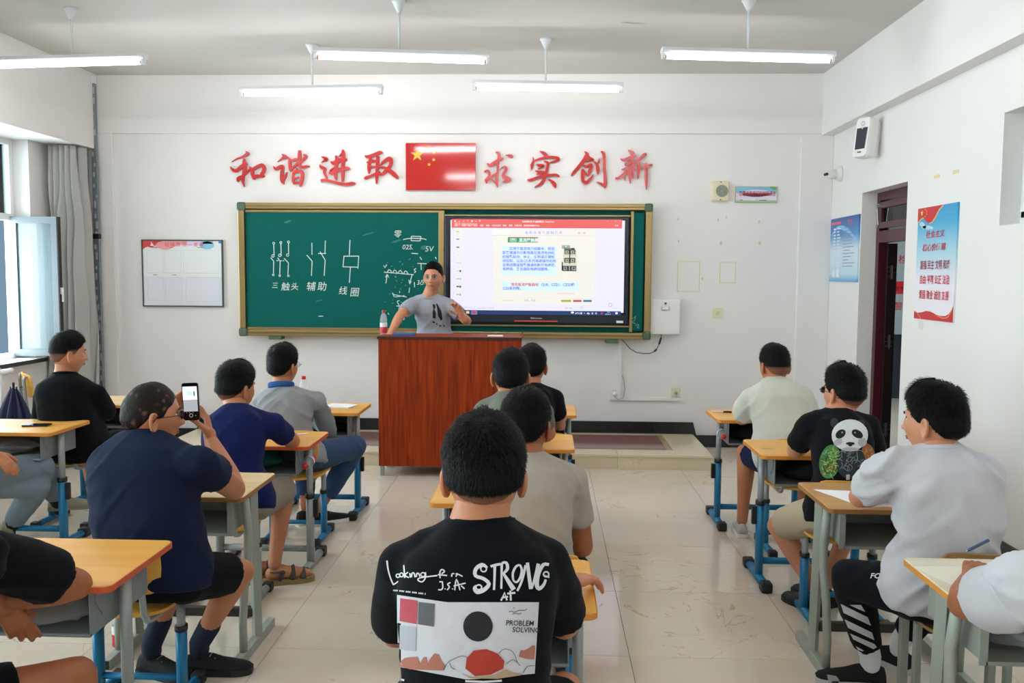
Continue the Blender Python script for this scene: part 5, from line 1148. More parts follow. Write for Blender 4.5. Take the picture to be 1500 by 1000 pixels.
def hair_mesh(style, nblade, seed, ht=.022, hs=.010, fade=.0, hline=0, swirl=(0, -.35)):
    """scalp shell + short blades; 'fade' attribute 0 = clipped to the skin, 1 = full hair"""
    rnd = random.Random(seed); bm = bmesh.new(); G = sph_grid(96, 72); n = 96; att = []
    def th(d):
        az = abs(math.atan2(d[0], d[1])); p0 = head_pt(d); zl = hairline(az)+(hline if az < .9 else 0)
        m_ = sstep(-.004, .007, p0.z-zl)
        zf = -.06+fade*.12+(.02 if az < 1.9 else 0)     # below this the hair is clipped
        full = sstep(zf-.018, zf+.022, p0.z) if fade > 0 else sstep(-.004, .055, p0.z-zl)*.8+.2
        tt = hs+(ht-hs)*sstep(.2, .95, d[2])+(ht*.25 if az < .6 and d[2] > .5 else 0)
        nz = noise.noise(V(d)*3+V((seed, 0, 0)))
        t = (.0016+(tt-.0016)*(full if fade > 0 else full)) * (1+.22*nz)
        de = math.hypot(p0.y-.000, p0.z+.010); cut = sstep(.022, .042, de); t = .0012+(t-.0012)*cut
        if style == 'patchy': t = .003+.002*nz
        return p0, m_, t, full
    R = []
    for row in G:
        rr = []
        for d in row:
            p0, m_, t, full = th(d); dd = V(d)
            q = p0+V((dd.x, dd.y, dd.z)).normalized()*(t*m_-.005*(1-m_))
            rr.append(bm.verts.new(q))
            f = full if fade > 0 else 1.0
            if style == 'patchy': f = .62+1.0*min(0, .1- noise.noise(V(d)*5+V((seed, 4, 0))))
            att.append(min(1, f))
        R.append(rr)
    for j in range(len(R)-1):
        for i in range(n): bm.faces.new((R[j][i], R[j][(i+1) % n], R[j+1][(i+1) % n], R[j+1][i]))
    cx, cy = swirl
    crown = V((cx*.3, -.45, .89)).normalized()
    for k in range(nblade):
        z = rnd.uniform(-.65, 1); a = rnd.uniform(0, 2*PI); s_ = math.sqrt(max(0, 1-z*z)); d = (s_*math.sin(a), s_*math.cos(a), z)
        p0, m_, t, full = th(d)
        if m_ < .6 or full < .5 or math.hypot(p0.y, p0.z+.010) < .036 or style == 'patchy': continue
        dd = V(d); fl = (dd-crown*dd.dot(crown)); fl = (fl-dd*fl.dot(dd))
        if fl.length < .05: fl = V((rnd.uniform(-1, 1), rnd.uniform(-1, 1), 0))
        fl.normalize(); side = dd.cross(fl)
        fl = (fl+side*(.5*math.exp(-(dd-crown).length*2)+rnd.uniform(-.35, .35))).normalized()
        ln = (.006+1.0*t)*rnd.uniform(.7, 1.25)*(.35+.65*sstep(0, .05, p0.z-hairline(abs(math.atan2(d[0], d[1]))))); lift = rnd.uniform(.10, .5)
        b0 = p0+dd*(t*.78); b1 = b0+fl*ln*.5+dd*lift*ln*.75; tip = b0+fl*ln+dd*lift*ln*.6
        sd = dd.cross(fl).normalized()*rnd.uniform(.0008, .0016)
        v = [bm.verts.new(q) for q in (b0-sd, b0+sd, b1+sd*.8, b1-sd*.8, tip)]
        bm.faces.new((v[0], v[1], v[2], v[3])); bm.faces.new((v[3], v[2], v[4])); att += [1.0]*5
    me = bpy.data.meshes.new('hair'); bm.to_mesh(me); bm.free(); me.shade_smooth()
    A = me.attributes.new('fade', 'FLOAT', 'POINT'); A.data.foreach_set('value', att)
    return me

def frame3(fwd, upv):
    f = V(fwd).normalized(); r = f.cross(V(upv)).normalized(); u = r.cross(f); return r, f, u
def basis(o, r, f, u): 
    m = Matrix((r, f, u)).transposed().to_4x4(); m.translation = o; return m

def hand_mesh(wrist, fdir, ndir, side, curls, spread=.12, thumb=(.7, .5), size=1.0, vox=.0038):
    """palm + five fingers. fdir: wrist->fingers, ndir: back-of-hand normal, side +1 if the thumb is towards ndir x fdir"""
    f = V(fdir).normalized(); n = V(ndir); n = (n-f*n.dot(f)).normalized(); t = n.cross(f)*side   # t points to the thumb side
    s = size; b = MB(); w_ = V(wrist)
    P = lambda a, c, h=0: w_+f*(a*s)+t*(c*s)+n*(h*s)
    b.capsule([P(-.05, 0), P(.0, 0), P(.02, 0)], [.0275*s, .0255*s, .026*s], 14, flat=None)
    for c0, c1, r0, r1, ln in ((.012, .026, .016, .0115, .088), (.004, .0095, .016, .012, .092), (-.006, -.008, .015, .0115, .088), (-.014, -.024, .0145, .0105, .080)):
        b.capsule([P(.01, c0), P(ln*.55, (c0+c1)/2), P(ln, c1)], [r0*s, r0*s*.95, r1*s], 10)
    b.ell(P(.035, .024, -.008), (.02*s, .02*s, .017*s), None, 12, 8)
    L = ((.043, .026, .020), (.047, .029, .021), (.044, .027, .020), (.034, .021, .018)); C = (.026, .0095, -.008, -.024); B0 = (.088, .092, .088, .080); RD = (.0092, .0095, .0090, .0080)
    for k in range(4):
        cu = curls[k] if hasattr(curls, '__len__') else curls
        p = P(B0[k], C[k]); a = 0; pts = [p]; lat = (1.5-k)*spread
        for j, l in enumerate(L[k]):
            a += cu*(.8, 1.0, .7)[j]; d = f*math.cos(a)-n*math.sin(a)+t*lat*(.6 if j == 0 else .3)
            p = p+d.normalized()*l*s; pts.append(p)
        r_ = RD[k]*s; b.capsule(pts, [r_*1.08, r_*1.02, r_*.95, r_*.78], 10)
    ta, tc = thumb   # ta: how far it leaves the palm sideways, tc: how far it closes towards the palm side
    d0 = (f*(1-ta*.5)+t*ta-n*tc*.6).normalized(); d1 = (f*(1-ta*.3)+t*ta*.45-n*tc).normalized()
    p0 = P(.018, .016, -.004); p1 = p0+d0*.045*s; p2 = p1+d1*.034*s; p3 = p2+(d1-n*tc*.2).normalized()*.026*s
    b.capsule([p0, p1, p2, p3], [.0155*s, .0125*s, .011*s, .0088*s], 10)
    return remeshed(b, vox*s, 2, .4)

def fold_noise(me, amp, sc, seed, zones=()):
    """cloth folds pushed into the surface along its normals"""
    me.update(); ns = [v.normal.copy() for v in me.vertices]
    xc = sum(v.co.x for v in me.vertices)/max(1, len(me.vertices)); k = sc/9
    for v, n in zip(me.vertices, ns):
        c = v.co; w_ = noise.noise_vector(c*2.2+V((seed, 0, 0)))*.05; p = c+w_
        s = sstep(-.12, .12, (c.x-xc)+.10*noise.noise(c*3+V((0, seed, 0))))
        qa = V(((p.x*.75+p.z*.66)*13*k, (p.x*-.66+p.z*.75)*3.2*k, p.y*5*k)); qb = V(((p.x*.75-p.z*.66)*13*k, (p.x*.66+p.z*.75)*3.2*k, p.y*5*k))
        ra = max(0, 1-abs(noise.noise(qa+V((seed, 3, 0))))*3.0)**1.4; rb = max(0, 1-abs(noise.noise(qb+V((3, seed, 0))))*3.0)**1.4
        r = ra*s+rb*(1-s)-.25; big = noise.noise(c*5+V((seed, seed, 1)))
        a = amp*.8
        for (zc, zr, za) in zones:
            zc = V(zc); a += za*math.exp(-((c-zc).length/zr)**2)
        v.co = c+n*(r*a+big*a*.5)
    me.update()

def shoe(anchor, toe, col, sole, parent, rl, style='sneaker', L=.275, accent=None, tilt=0):
    """anchor: point on the floor under the ankle"""
    t = V((toe[0], toe[1], 0)).normalized(); r = V((t.y, -t.x, 0)); o = V(anchor)-rl; z = V((0, 0, 1))
    if tilt: z = (z*math.cos(tilt)-t*math.sin(tilt)); t = (t*math.cos(tilt)+V((0, 0, 1))*math.sin(tilt))
    prof = [(-.075, .026, .055), (-.07, .034, .072), (-.04, .037, .082), (.0, .037, .085), (.04, .039, .078), (.08, .043, .062), (.12, .047, .052), (.155, .045, .044), (.185, .034, .036), (.198, .018, .028)]
    k = L/.275; S = MB(); rings = []
    for y, w_, h in prof: rings.append([o+t*(y*k)+r*(math.cos(a)*w_*k)+z*(.02+max(0, math.sin(a))*(h-.012)*k+min(0, math.sin(a))*.002) for a in [2*PI*i/20 for i in range(20)]])
    u = obj('shoe', S.loft(rings), col, parent, True)
    S = MB(); S.loft([[o+t*(y*k*1.02)+r*(x*k)+z*zz for x, y in [(w_*1.06, yy) for yy, w_, h in prof]+[(-w_*1.06, yy) for yy, w_, h in reversed(prof)]] for zz in (.001, .006, .022, .026)])
    obj('sole', S, sole, u)
    if style == 'sneaker':
        b = MB()
        for q in range(4): y = .03+.022*q; h = .080-.45*(y-.03)*.9; b.tube([o+t*(y*k)+r*(-.02*k)+z*(h), o+t*((y+.006)*k)+z*(h+.006), o+t*(y*k)+r*(.02*k)+z*h], .0022, 5)
        obj('laces', b, accent or sole, u)
    return u
def sandal(anchor, toe, parent, rl):
    t = V((toe[0], toe[1], 0)).normalized(); r = V((t.y, -t.x, 0)); o = V(anchor)-rl; z = V((0, 0, 1))
    prof = [(-.08, .022), (-.07, .032), (-.02, .036), (.04, .038), (.10, .046), (.15, .045), (.185, .033), (.198, .015)]
    S = MB().loft([[o+t*y+r*x+z*zz for x, y in [(w_, yy) for yy, w_ in prof]+[(-w_, yy) for yy, w_ in reversed(prof)]] for zz in (0, .004, .024, .028)])
    u = obj('sandal_sole', S, mat('sandal_sole', '8F7A52', .7), parent)
    m_ = mat('sandal_strap', '4E4640', .8)
    for y, h, w_ in ((.13, .062, .046), (.075, .082, .043)):
        obj('strap', MB().tube([o+t*y+r*(w_*math.cos(a))+z*(.026+(h-.02)*math.sin(a)) for a in [PI*i/10 for i in range(11)]], .014, 8, flat=(.25, 1.2)), m_, u, True)
    obj('strap', MB().tube([o+t*(.02-.06*math.sin(a))+r*(.04*math.cos(a))+z*.075 for a in [PI*i/10 for i in range(11)]], .013, 8, flat=(1.1, .3)), m_, u, True)
    for s in (-1, 1): obj('strap', MB().tube([o+t*.0+r*(s*.04)+z*.028, o+t*.03+r*(s*.04)+z*.08], .012, 8, flat=(.3, 1)), m_, u, True)
def glasses(parent, HM, m_='phone_black'):
    g = MB()
    for s in (-1, 1):
        P = [(s*.031+.021*math.cos(a)*(1 if abs(math.cos(a)) < .9 else 1), .094, .002+.0155*math.sin(a)) for a in [2*PI*i/18 for i in range(19)]]
        g.tube([HM @ V(p) for p in P], .0012, 6)
        g.tube([HM @ V(p) for p in ((s*.052, .093, .006), (s*.072, .080, .007), (s*.078, .03, .004), (s*.080, -.01, .002), (s*.080, -.02, -.012))], .0014, 6)
    g.tube([HM @ V(p) for p in ((-.010, .094, .004), (0, .099, .007), (.010, .094, .004))], .0012, 6)
    o = obj('glasses', g, m_, parent, True)
    b = MB()
    for s in (-1, 1): b.tube([HM @ V((s*.031, .0935, .002)), HM @ V((s*.031, .0943, .002))], .018, 18, flat=(1.1, .85))
    obj('lenses', b, 'glass', o)

def person(label, J, hd, shirt, lower, sk='skin', hair=None, sleeve=.62, scol=None, spants=None, bw=1.0, bd=1.0, belly=0, hands=(None, None), lowfrac=(.85, .85), shoes=None, socks=None, foldamp=.004, seed=1, collar=None, vox=.011, glass=False, hem=None, loose=1.0, sleevew=1.0, neckr=.061, armr=1.0, group='seated listeners', faceup=True, hand_size=1.0, headscale=1.08, prints=None, wristr=.026, backarch=.0, zones=()):
    """J: joints as world points (pel, neck, head, sl, sr, el, er, wl, wr, hl, hr, kl, kr, al, ar); hd: (yaw, pitch, roll) of the head, yaw 0 = facing the board, + = to the left"""
    J = {k: V(v) for k, v in J.items()}
    pel, nk = J['pel'], J['neck']; root = V((pel.x, pel.y, 0)) if 'root' not in J else J['root']
    e = empty('person', root, label, 'person', group)
    for k in J: J[k] = J[k]-root
    pel, nk = J['pel'], J['neck']
    yaw, pit, rol = hd
    HR = Matrix.Rotation(yaw, 3, 'Z') @ Matrix.Rotation(pit, 3, 'X') @ Matrix.Rotation(rol, 3, 'Y')
    HM = HR.to_4x4(); HM.translation = J['head']; HM = HM @ Matrix.Scale(headscale, 4)
    # --- torso frame
    sr = (J['sr']-J['sl']); shw = sr.length/2; sr.normalize(); hr_ = (J['hr']-J['hl']).normalized()
    sp_ = nk-pel; 
    def spine(t): 
        p = pel.lerp(nk, t); f = V((0, 0, 1)).cross(sr); f = -f if f.dot(V((0, 1, 0))) < -2 else f
        return p-f.normalized()*(math.sin(max(0, min(1, t))*PI)*(.035+backarch))
    def torso(mb, rings, g):
        R = []
        for t, a, b_, oy in rings:
            c = spine(t); r_ = hr_.lerp(sr, max(0, min(1, t))).normalized()
            d = (spine(min(1, t+.05))-spine(t-.05)).normalized(); f = d.cross(r_).normalized()   # forward
            if f.dot(FW) < 0: f = -f
            a2, b2 = a*bw+g, b_*bd+g
            R.append([c+f*oy+r_*(a2*abs(math.cos(q))**.85*math.copysign(1, math.cos(q)))+f*(b2*abs(math.sin(q))**.85*math.copysign(1, math.sin(q))) for q in [2*PI*i/28 for i in range(28)]])
        mb.loft(R)
    FW = V((0, 0, 1)).cross(sr); FW = V((-FW.x, -FW.y, 0)) if False else FW
    FW = V((-sr.y, sr.x, 0)).normalized()
    k_ = shw/.185
    rings = [(-.16, .15, .105, .0), (-.08, .172, .125, 0), (.04, .175, .13+belly*.6, belly*.4), (.2, .165+belly*.5, .125+belly, belly*.5), (.38, .163*k_+belly*.4, .12+belly, belly*.4), (.58, .172*k_, .125, .005), (.74, .178*k_, .125, .005), (.86, .165*k_, .105, .0), (.93, .115*k_, .08, -.002), (.985, (neckr+.009)/bw, (neckr+.001)/bd, 0), (1.01, (neckr-.004)/bw, (neckr-.008)/bd, .0)]
    A = {}
    bodyM = MB()
    torso(bodyM, [(t, a-.012, b_-.012, oy) for t, a, b_, oy in rings if t < 1.0], 0)
    neck_top = HM @ V((0, -.018, -.045))
    [bodyM.capsule([spine(.95), spine(.95).lerp(J['s'+S], .45)+V((0, 0, .004)), J['s'+S]], [.05, .046, .048], 12) for S in 'lr']
    bodyM.capsule([spine(.9), nk, nk.lerp(neck_top, .5), neck_top], [neckr*1.15, neckr*1.08, neckr*.98, neckr*.97], 16)
    ar = armr
    for S in 'lr':
        sh, el, wr = J['s'+S], J['e'+S], J['w'+S]
        bodyM.capsule([spine(.86).lerp(sh, .6), sh], [.058, .056*ar], 12)
        bodyM.capsule([sh, sh.lerp(el, .35), sh.lerp(el, .8), el], [.054*ar, .051*ar, .043*ar, .042*ar], 14)
        bodyM.capsule([el, el.lerp(wr, .28), el.lerp(wr, .7), wr], [.041*ar, .043*ar, .033*ar, wristr], 14)
        hp, kn, an = J['h'+S], J['k'+S], J['a'+S]
        bodyM.capsule([hp, hp.lerp(kn, .4), hp.lerp(kn, .85), kn], [.085, .076, .060, .058], 14)
        bk_ = (kn-hp); bk_.z = 0; bk_ = bk_.normalized()*-.014 if bk_.length > .01 else V((0, 0, 0))
        bodyM.capsule([kn, kn.lerp(an, .3)+bk_, kn.lerp(an, .7)+bk_*.4, an], [.056, .056, .041, .036], 14)
    body = remeshed(bodyM, .0095, 4)
    parts = [body]
    hm = HEAD.copy(); hm.transform(HM); parts.append(hm)
    for S, H in zip('lr', hands):
        wr, el = J['w'+S], J['e'+S]; H = H or {}
        f = H.get('f', (wr-el).normalized()); n = H.get('n', V((0, 0, 1)) if abs(V(f).normalized().z) < .8 else -FW)
        sd = H.get('side', 1 if S == 'l' else -1)
        parts.append(hand_mesh(wr, f, n, -sd, H.get('curl', .35), H.get('spread', .1), H.get('thumb', (.6, .35)), H.get('size', 1.0)*hand_size, H.get('vox', .005)))
    obj('body', join(parts), sk, e)
    # eyes, brows, lips
    for s in (-1, 1):
        ey = obj('eye', MB().ell((s*.031, .0665, .004), (.0125, .0125, .0095), None, 12, 8), 'eye_white', e, True); ey.data.transform(HM)
        ir = obj('iris', MB().ell((s*.031, .0777, .004), (.0058, .0022, .0062), None, 10, 6), 'iris', ey, True); ir.data.transform(HM)
        a = MB().tube([(s*.016, .0905, .0215), (s*.03, .0885, .0255), (s*.046, .0775, .0215)], [.002, .0032, .0015], 6, flat=(1, 1)); a = obj('eyebrow', a, 'black_cloth', e, True); a.data.transform(HM)
        a = MB().tube([(s*.018, .0795, .0085), (s*.031, .0790, .0122), (s*.044, .0715, .0085)], [.001, .0016, .001], 6); a = obj('eyelid_line', a, 'iris', e, True); a.data.transform(HM)
    lp = MB(); lp.ell((0, .0868, -.0585), (.020, .006, .0042), None, 14, 8).ell((0, .0862, -.0655), (.017, .006, .0048), None, 14, 8); lp = obj('lips', lp, 'lips', e, True); lp.data.transform(HM)
    if hair:
        h = hair_mesh(*hair[0], **hair[1]); h.transform(HM); obj('hair', h, 'hair', e)
    if glass: glasses(e, HM, glass if isinstance(glass, str) else 'phone_black')
    # --- shirt
    sm = MB(); g = .010*loose
    hem_t = hem if hem is not None else -.10
    torso(sm, [(max(t, hem_t+.02*i), a+(.014 if t < .1 else 0), b_+(.014 if t < .1 else 0), oy) for i, (t, a, b_, oy) in enumerate(rings)], g)
    for S in 'lr':
        sh, el, wr = J['s'+S], J['e'+S], J['w'+S]
        sm.capsule([spine(.80).lerp(sh, .35), sh], [.085, .062*ar], 14); sm.capsule([spine(.97), spine(.95).lerp(sh, .45)+V((0, 0, .004)), sh], [.05+g, .047+g, .05+g], 14)
        if sleeve <= 1:
            q = sh.lerp(el, sleeve); sm.tube([sh.lerp(el, -.05), sh.lerp(el, sleeve*.5), q], [.061*ar, .061*sleevew*ar, .060*sleevew*ar], 18)
        else:
            sm.capsule([sh, sh.lerp(el, .5), el], [.066*sleevew, .060*sleevew, .056*sleevew], 16); sm.tube([el, el.lerp(wr, .5), el.lerp(wr, sleeve-1)], [.055*sleevew, .050, .042], 16)
    sme = remeshed(sm, vox, 5)
    zn = [(J['s'+S], .13, foldamp*1.2) for S in 'lr']+[(spine(.25), .2, foldamp*1.4)]+[(V(z_[0])-root, z_[1], z_[2]) for z_ in zones]
    fold_noise(sme, foldamp, 9, seed, zn)
    so = obj('shirt', sme, shirt, e); sme.shade_smooth()
    if collar:
        cm = collar; c0 = nk+V((0, 0, .012)); rr = neckr+.016
        obj('collar', MB().tube([c0+sr*(rr*math.cos(a))+FW*(rr*.95*math.sin(a))+V((0, 0, .012-.02*math.sin(a))) for a in [2*PI*i/22 for i in range(23)]], .013, 8, flat=(.5, 1.4)), cm, so, True)
    else:
        c0 = nk+V((0, 0, -.006)); rr = neckr+.012
        obj('neckband', MB().tube([c0+sr*(rr*math.cos(a))+FW*(rr*.95*math.sin(a))+V((0, 0, .002-.018*math.sin(a))) for a in [2*PI*i/22 for i in range(23)]], .0065, 6, flat=(.8, 1.5)), shirt, so, True)
    # --- shorts or trousers
    pm = MB()
    torso(pm, [(-.17, .152, .118, .0), (-.08, .176, .134, 0), (.0, .178, .14, 0), (.06, .172, .13, 0), (.10, .16, .12, 0)], .006)
    for S, lf in zip('lr', lowfrac):
        hp, kn, an = J['h'+S], J['k'+S], J['a'+S]
        if lf <= 1: pm.tube([hp-(kn-hp)*.1, hp.lerp(kn, lf*.5), hp.lerp(kn, lf)], [.098, .093, .082], 18); pm.ell(hp, (.1, .1, .1))
        else:
            pm.capsule([hp, hp.lerp(kn, .5), kn], [.1, .088, .075], 16); pm.tube([kn, kn.lerp(an, .4*(lf-1)), kn.lerp(an, lf-1)], [.074, .074, .060], 16)
    pme = remeshed(pm, .0125, 4); fold_noise(pme, .0035, 10, seed+7, [(J['k'+S], .12, .003) for S in 'lr']+[(J['h'+S], .12, .004) for S in 'lr'])
    po = obj('trousers' if max(lowfrac) > 1 else 'shorts', pme, lower, e); pme.shade_smooth()
    # --- socks, shoes
    if socks:
        for S in 'lr':
            kn, an = J['k'+S], J['a'+S]; obj('sock', MB().capsule([an.lerp(kn, .26), an, an-V((0, 0, .03))], [.046, .042, .04], 14), socks, e, True)
    for S in 'lr':
        an = J['a'+S]; sd = (shoes or {}); kn = J['k'+S]; toe = sd.get('toe_'+S, sd.get('toe', (0, 1)))
        base = an+root; base = V((base.x, base.y, sd.get('z_'+S, 0)))+V((toe[0], toe[1], 0)).normalized()*.015
        if sd.get('kind') == 'sandal': 
            sandal(base, toe, e, root)
            t = V((toe[0], toe[1], 0)).normalized(); o = base-root
            obj('foot', MB().capsule([o+t*-.03+V((0, 0, .06)), o+t*.04+V((0, 0, .062)), o+t*.12+V((0, 0, .045)), o+t*.165+V((0, 0, .038))], [.034, .034, .034, .022], 14, flat=None), sk, e, True)
        else: shoe(base, toe, sd.get('col', 'black_cloth'), sd.get('sole', 'black_rubber'), e, root, accent=sd.get('accent'), tilt=sd.get('tilt_'+S, 0))
    e['_dummy'] = 0; del e['_dummy']
    return dict(root=e, shirt=so, pants=po, HM=HM, rt=root, sr=sr, fw=FW, spine=spine, J=J)

def decal(name, art, frame, target, rl, m, parent, h=.002, step=.012, pieces=True):
    """lay flat art on the cloth of target (world frame given), following its surface"""
    tb = BVHTree.FromPolygons([v.co.copy() for v in target.data.vertices], [tuple(p.vertices) for p in target.data.polygons])
    bm = bmesh.new(); vs = [bm.verts.new((x, y, 0)) for x, y in art.v]
    for f in art.f:
        try: bm.faces.new([vs[i] for i in f])
        except ValueError: pass
    bmesh.ops.triangulate(bm, faces=bm.faces)
    for it in range(5):
        es = [e for e in bm.edges if e.calc_length() > step]
        if not es: break
        bmesh.ops.subdivide_edges(bm, edges=es, cuts=1); bmesh.ops.triangulate(bm, faces=[f for f in bm.faces if len(f.verts) > 3])
    miss = []
    for v in bm.verts:
        p = frame(v.co.x, v.co.y, 0)-rl; n = frame.n; dr = (p+rl-V((0, 0, CH))).normalized()
        loc, nor, idx, dist = tb.ray_cast(p-dr*.45, dr, 1.0)
        if loc is None: miss.append(v); continue
        if nor.dot(n) < 0: nor = n
        v.co = loc+nor.lerp(n, .5).normalized()*h
    bmesh.ops.delete(bm, geom=miss, context='VERTS')
    for f in bm.faces:
        f.normal_update()
        if f.normal.dot(frame.n) < 0: f.normal_flip()
    me = bpy.data.meshes.new(name); bm.to_mesh(me); bm.free()
    return obj(name, me, m, parent)

cloth('c_black', '090B11'); cloth('c_navy', '141E38'); cloth('c_royal', '121B4E'); cloth('c_greyjacket', '8F9195'); cloth('c_beige', 'A59C92')
cloth('c_sage', '6E7267'); cloth('c_cream', 'C6C6BB'); cloth('c_white', 'BFBEC4', .03, .25); cloth('c_grey_t', '9DA1AC'); cloth('c_khaki', '8E867A'); cloth('c_sand', 'B8AA92')
cloth('c_denim', '2E4668', .1); cloth('c_lightdenim', '74828F', .1); cloth('c_blueshorts', '161E3C'); cloth('c_collar', '2E5A94'); cloth('c_track', '0D0F15')
def JP(**k):   # measured joint positions: (pixel x, pixel y, depth)
    return {n: (W(v[0], v[1], Y=v[2])) for n, v in k.items()}
def HD(cx, top, Y, hs=1.08):
    return (cx, top+(.117*hs+.017)*FPX/Y, Y)
PEOPLE = []
def X(x, y, z): return V((x, y, z))

# A : black T-shirt by the window
a = JP(neck=(95, 547, 5.50), head=HD(100, 485, 5.50), sl=(66, 582, 5.48), sr=(140, 577, 5.52), el=(62, 625, 5.62), er=(156, 606, 5.68), wl=(95, 600, 5.95), wr=(150, 607, 5.93))
a.update(pel=X(-3.06, 5.52, .54), hl=X(-3.15, 5.55, .52), hr=X(-2.95, 5.55, .52), kl=X(-3.22, 5.98, .50), kr=X(-2.92, 6.0, .50), al=X(-3.2, 6.0, .09), ar=X(-2.9, 6.02, .09))
A_ = person('man in a black T-shirt sitting by the open window, arms folded on his desk', a, (-.75, -.02, 0), 'c_black', 'c_black', 'skin_light', (('short', 5000, 3), dict(ht=.024, hs=.009, fade=.6)), sleeve=.95, bw=1.12, bd=1.15, belly=.02, lowfrac=(.9, .9), seed=3, armr=1.08, sleevew=1.1, shoes=dict(col='black_cloth', sole='white_plastic'),
  hands=(dict(f=(1, .1, 0), curl=.4), dict(f=(-1, .1, .0), curl=.5)), foldamp=.003)
# E : grey jacket
a = JP(neck=(412, 570, 5.42), head=HD(415, 503, 5.46), sl=(387, 592, 5.42), sr=(462, 588, 5.46), el=(384, 640, 5.55), er=(482, 630, 5.66), wl=(410, 615, 5.92), wr=(462, 617, 5.93))
a.update(pel=X(-1.56, 5.34, .54), hl=X(-1.66, 5.38, .52), hr=X(-1.46, 5.38, .52), kl=X(-1.62, 5.80, .50), kr=X(-1.27, 5.78, .52), al=W(448, 742, Z=.11), ar=W(468, 744, Z=.11))
E_ = person('man in a light grey jacket with blue collar, sitting left of the lectern', a, (-.35, .03, 0), 'c_greyjacket', 'c_denim', 'skin', (('short', 6000, 5), dict(ht=.024, hs=.009, fade=.2)), sleeve=1.85, lowfrac=(1.8, 1.8), seed=5, collar='c_collar', foldamp=.009, loose=1.5, shoes=dict(col='black_cloth', sole='white_plastic', toe=(.75, .55), accent='white_plastic'), glass='silver')
# D : royal blue
a = JP(neck=(345, 598, 4.42), head=HD(346, 528, 4.48), sl=(313, 628, 4.40), sr=(398, 622, 4.44), el=(318, 690, 4.55), er=(428, 646, 4.66), wl=(360, 650, 4.85), wr=(408, 626, 4.90))
a.update(pel=X(-1.56, 4.28, .54), hl=X(-1.66, 4.32, .52), hr=X(-1.46, 4.32, .52), kl=X(-1.62, 4.78, .51), kr=W(418, 715, Y=4.72), al=W(366, 822, Z=.10), ar=W(402, 826, Z=.11))
D_ = person('man in a royal blue T-shirt, khaki shorts and sandals, leaning on his desk', a, (-.45, -.05, 0), 'c_royal', 'c_khaki', 'skin', (('short', 7000, 7), dict(ht=.024, hs=.009, fade=.35)), sleeve=.62, lowfrac=(.9, .9), seed=8, foldamp=.004, bw=1.04, shoes=dict(kind='sandal', toe=(.9, .4)), armr=1.05)
# C : navy T-shirt, phone
a = JP(neck=(212, 634, 3.30), head=HD(222, 552, 3.32, 1.12), sl=(158, 684, 3.28), sr=(292, 680, 3.20), el=(190, 720, 3.40), er=(343, 716, 3.46), wl=(246, 628, 3.56), wr=(308, 642, 3.53))
a.update(pel=X(-1.47, 3.20, .54), hl=X(-1.56, 3.24, .52), hr=X(-1.36, 3.20, .52), kl=X(-1.50, 3.56, .50), kr=W(352, 838, Y=3.46), al=W(222, 943, Z=.13), ar=W(292, 942, Z=.13))
C_ = person('broad man in a navy T-shirt and black shorts filming the slide with a phone', a, (-.85, -.02, 0), 'c_navy', 'c_black', 'skin', (('patchy', 0, 11), dict(ht=.004, hs=.003)), sleeve=.44, bw=1.09, bd=1.08, belly=.022, lowfrac=(.78, .8), seed=13, foldamp=.005, armr=1.12, sleevew=1.1, neckr=.070, socks=mat('sock_navy', '1A2438', .9), shoes=dict(col='black_cloth', sole='black_rubber', toe_r=(.95, .12), toe_l=(.3, -.1), accent='grey_steel'), glass=True, headscale=1.12,
  hands=(dict(f=(.25, .18, .95), n=(-.85, .4, .1), curl=(.35, .5, .65, .8), thumb=(.75, .7), vox=.004), dict(f=(-.22, .18, .95), n=(.85, .4, .1), curl=(.5, .6, .7, .8), thumb=(.6, .75), vox=.004)))
# phone he holds
pc = W(279, 588, Y=3.46); ph = empty('phone', pc, 'black phone showing the slide, held up by the man in navy', 'phone'); ph.rotation_euler = (-.02, -.05, .0)
obj('body', MB().prism(rbox_poly(-.033, .033, -.076, .076, .009, 4), 0, .009, 'xz'), 'phone_black', ph)
pf = Frame((0, 0, 0), (1, 0, 0), (0, 0, 1))
put('screen', Art().rect(-.029, -.040, .029, .062), pf, .0008, mat('ph_screen_grey', '101010', .2, emit='8C8F96', es=.75), ph); put('screen_top', Art().rect(-.029, .008, .029, .060), pf, .0014, mat('ph_screen_light', '101010', .2, emit='CFE0EA', es=.95), ph)
put('screen_slide', Art().rect(-.012, .025, .010, .043), pf, .002, mat('ph_cyan', '101010', .2, emit='8CC8EC', es=.95), ph); put('screen_mark', Art().rect(.015, .022, .020, .042), pf, .002, 'phone_black', ph)
put('shutter_button', Art().ring(0, -.056, .007, .007, .0022, 16), pf, .0012, 'white_plastic', ph); put('menu_dots', Art().ellipse(-.018, -.044, .0015, .0015, 6).ellipse(-.006, -.044, .0015, .0015, 6).ellipse(.008, -.044, .0015, .0015, 6).ellipse(.018, -.057, .002, .002, 6), pf, .0012, 'white_plastic', ph)
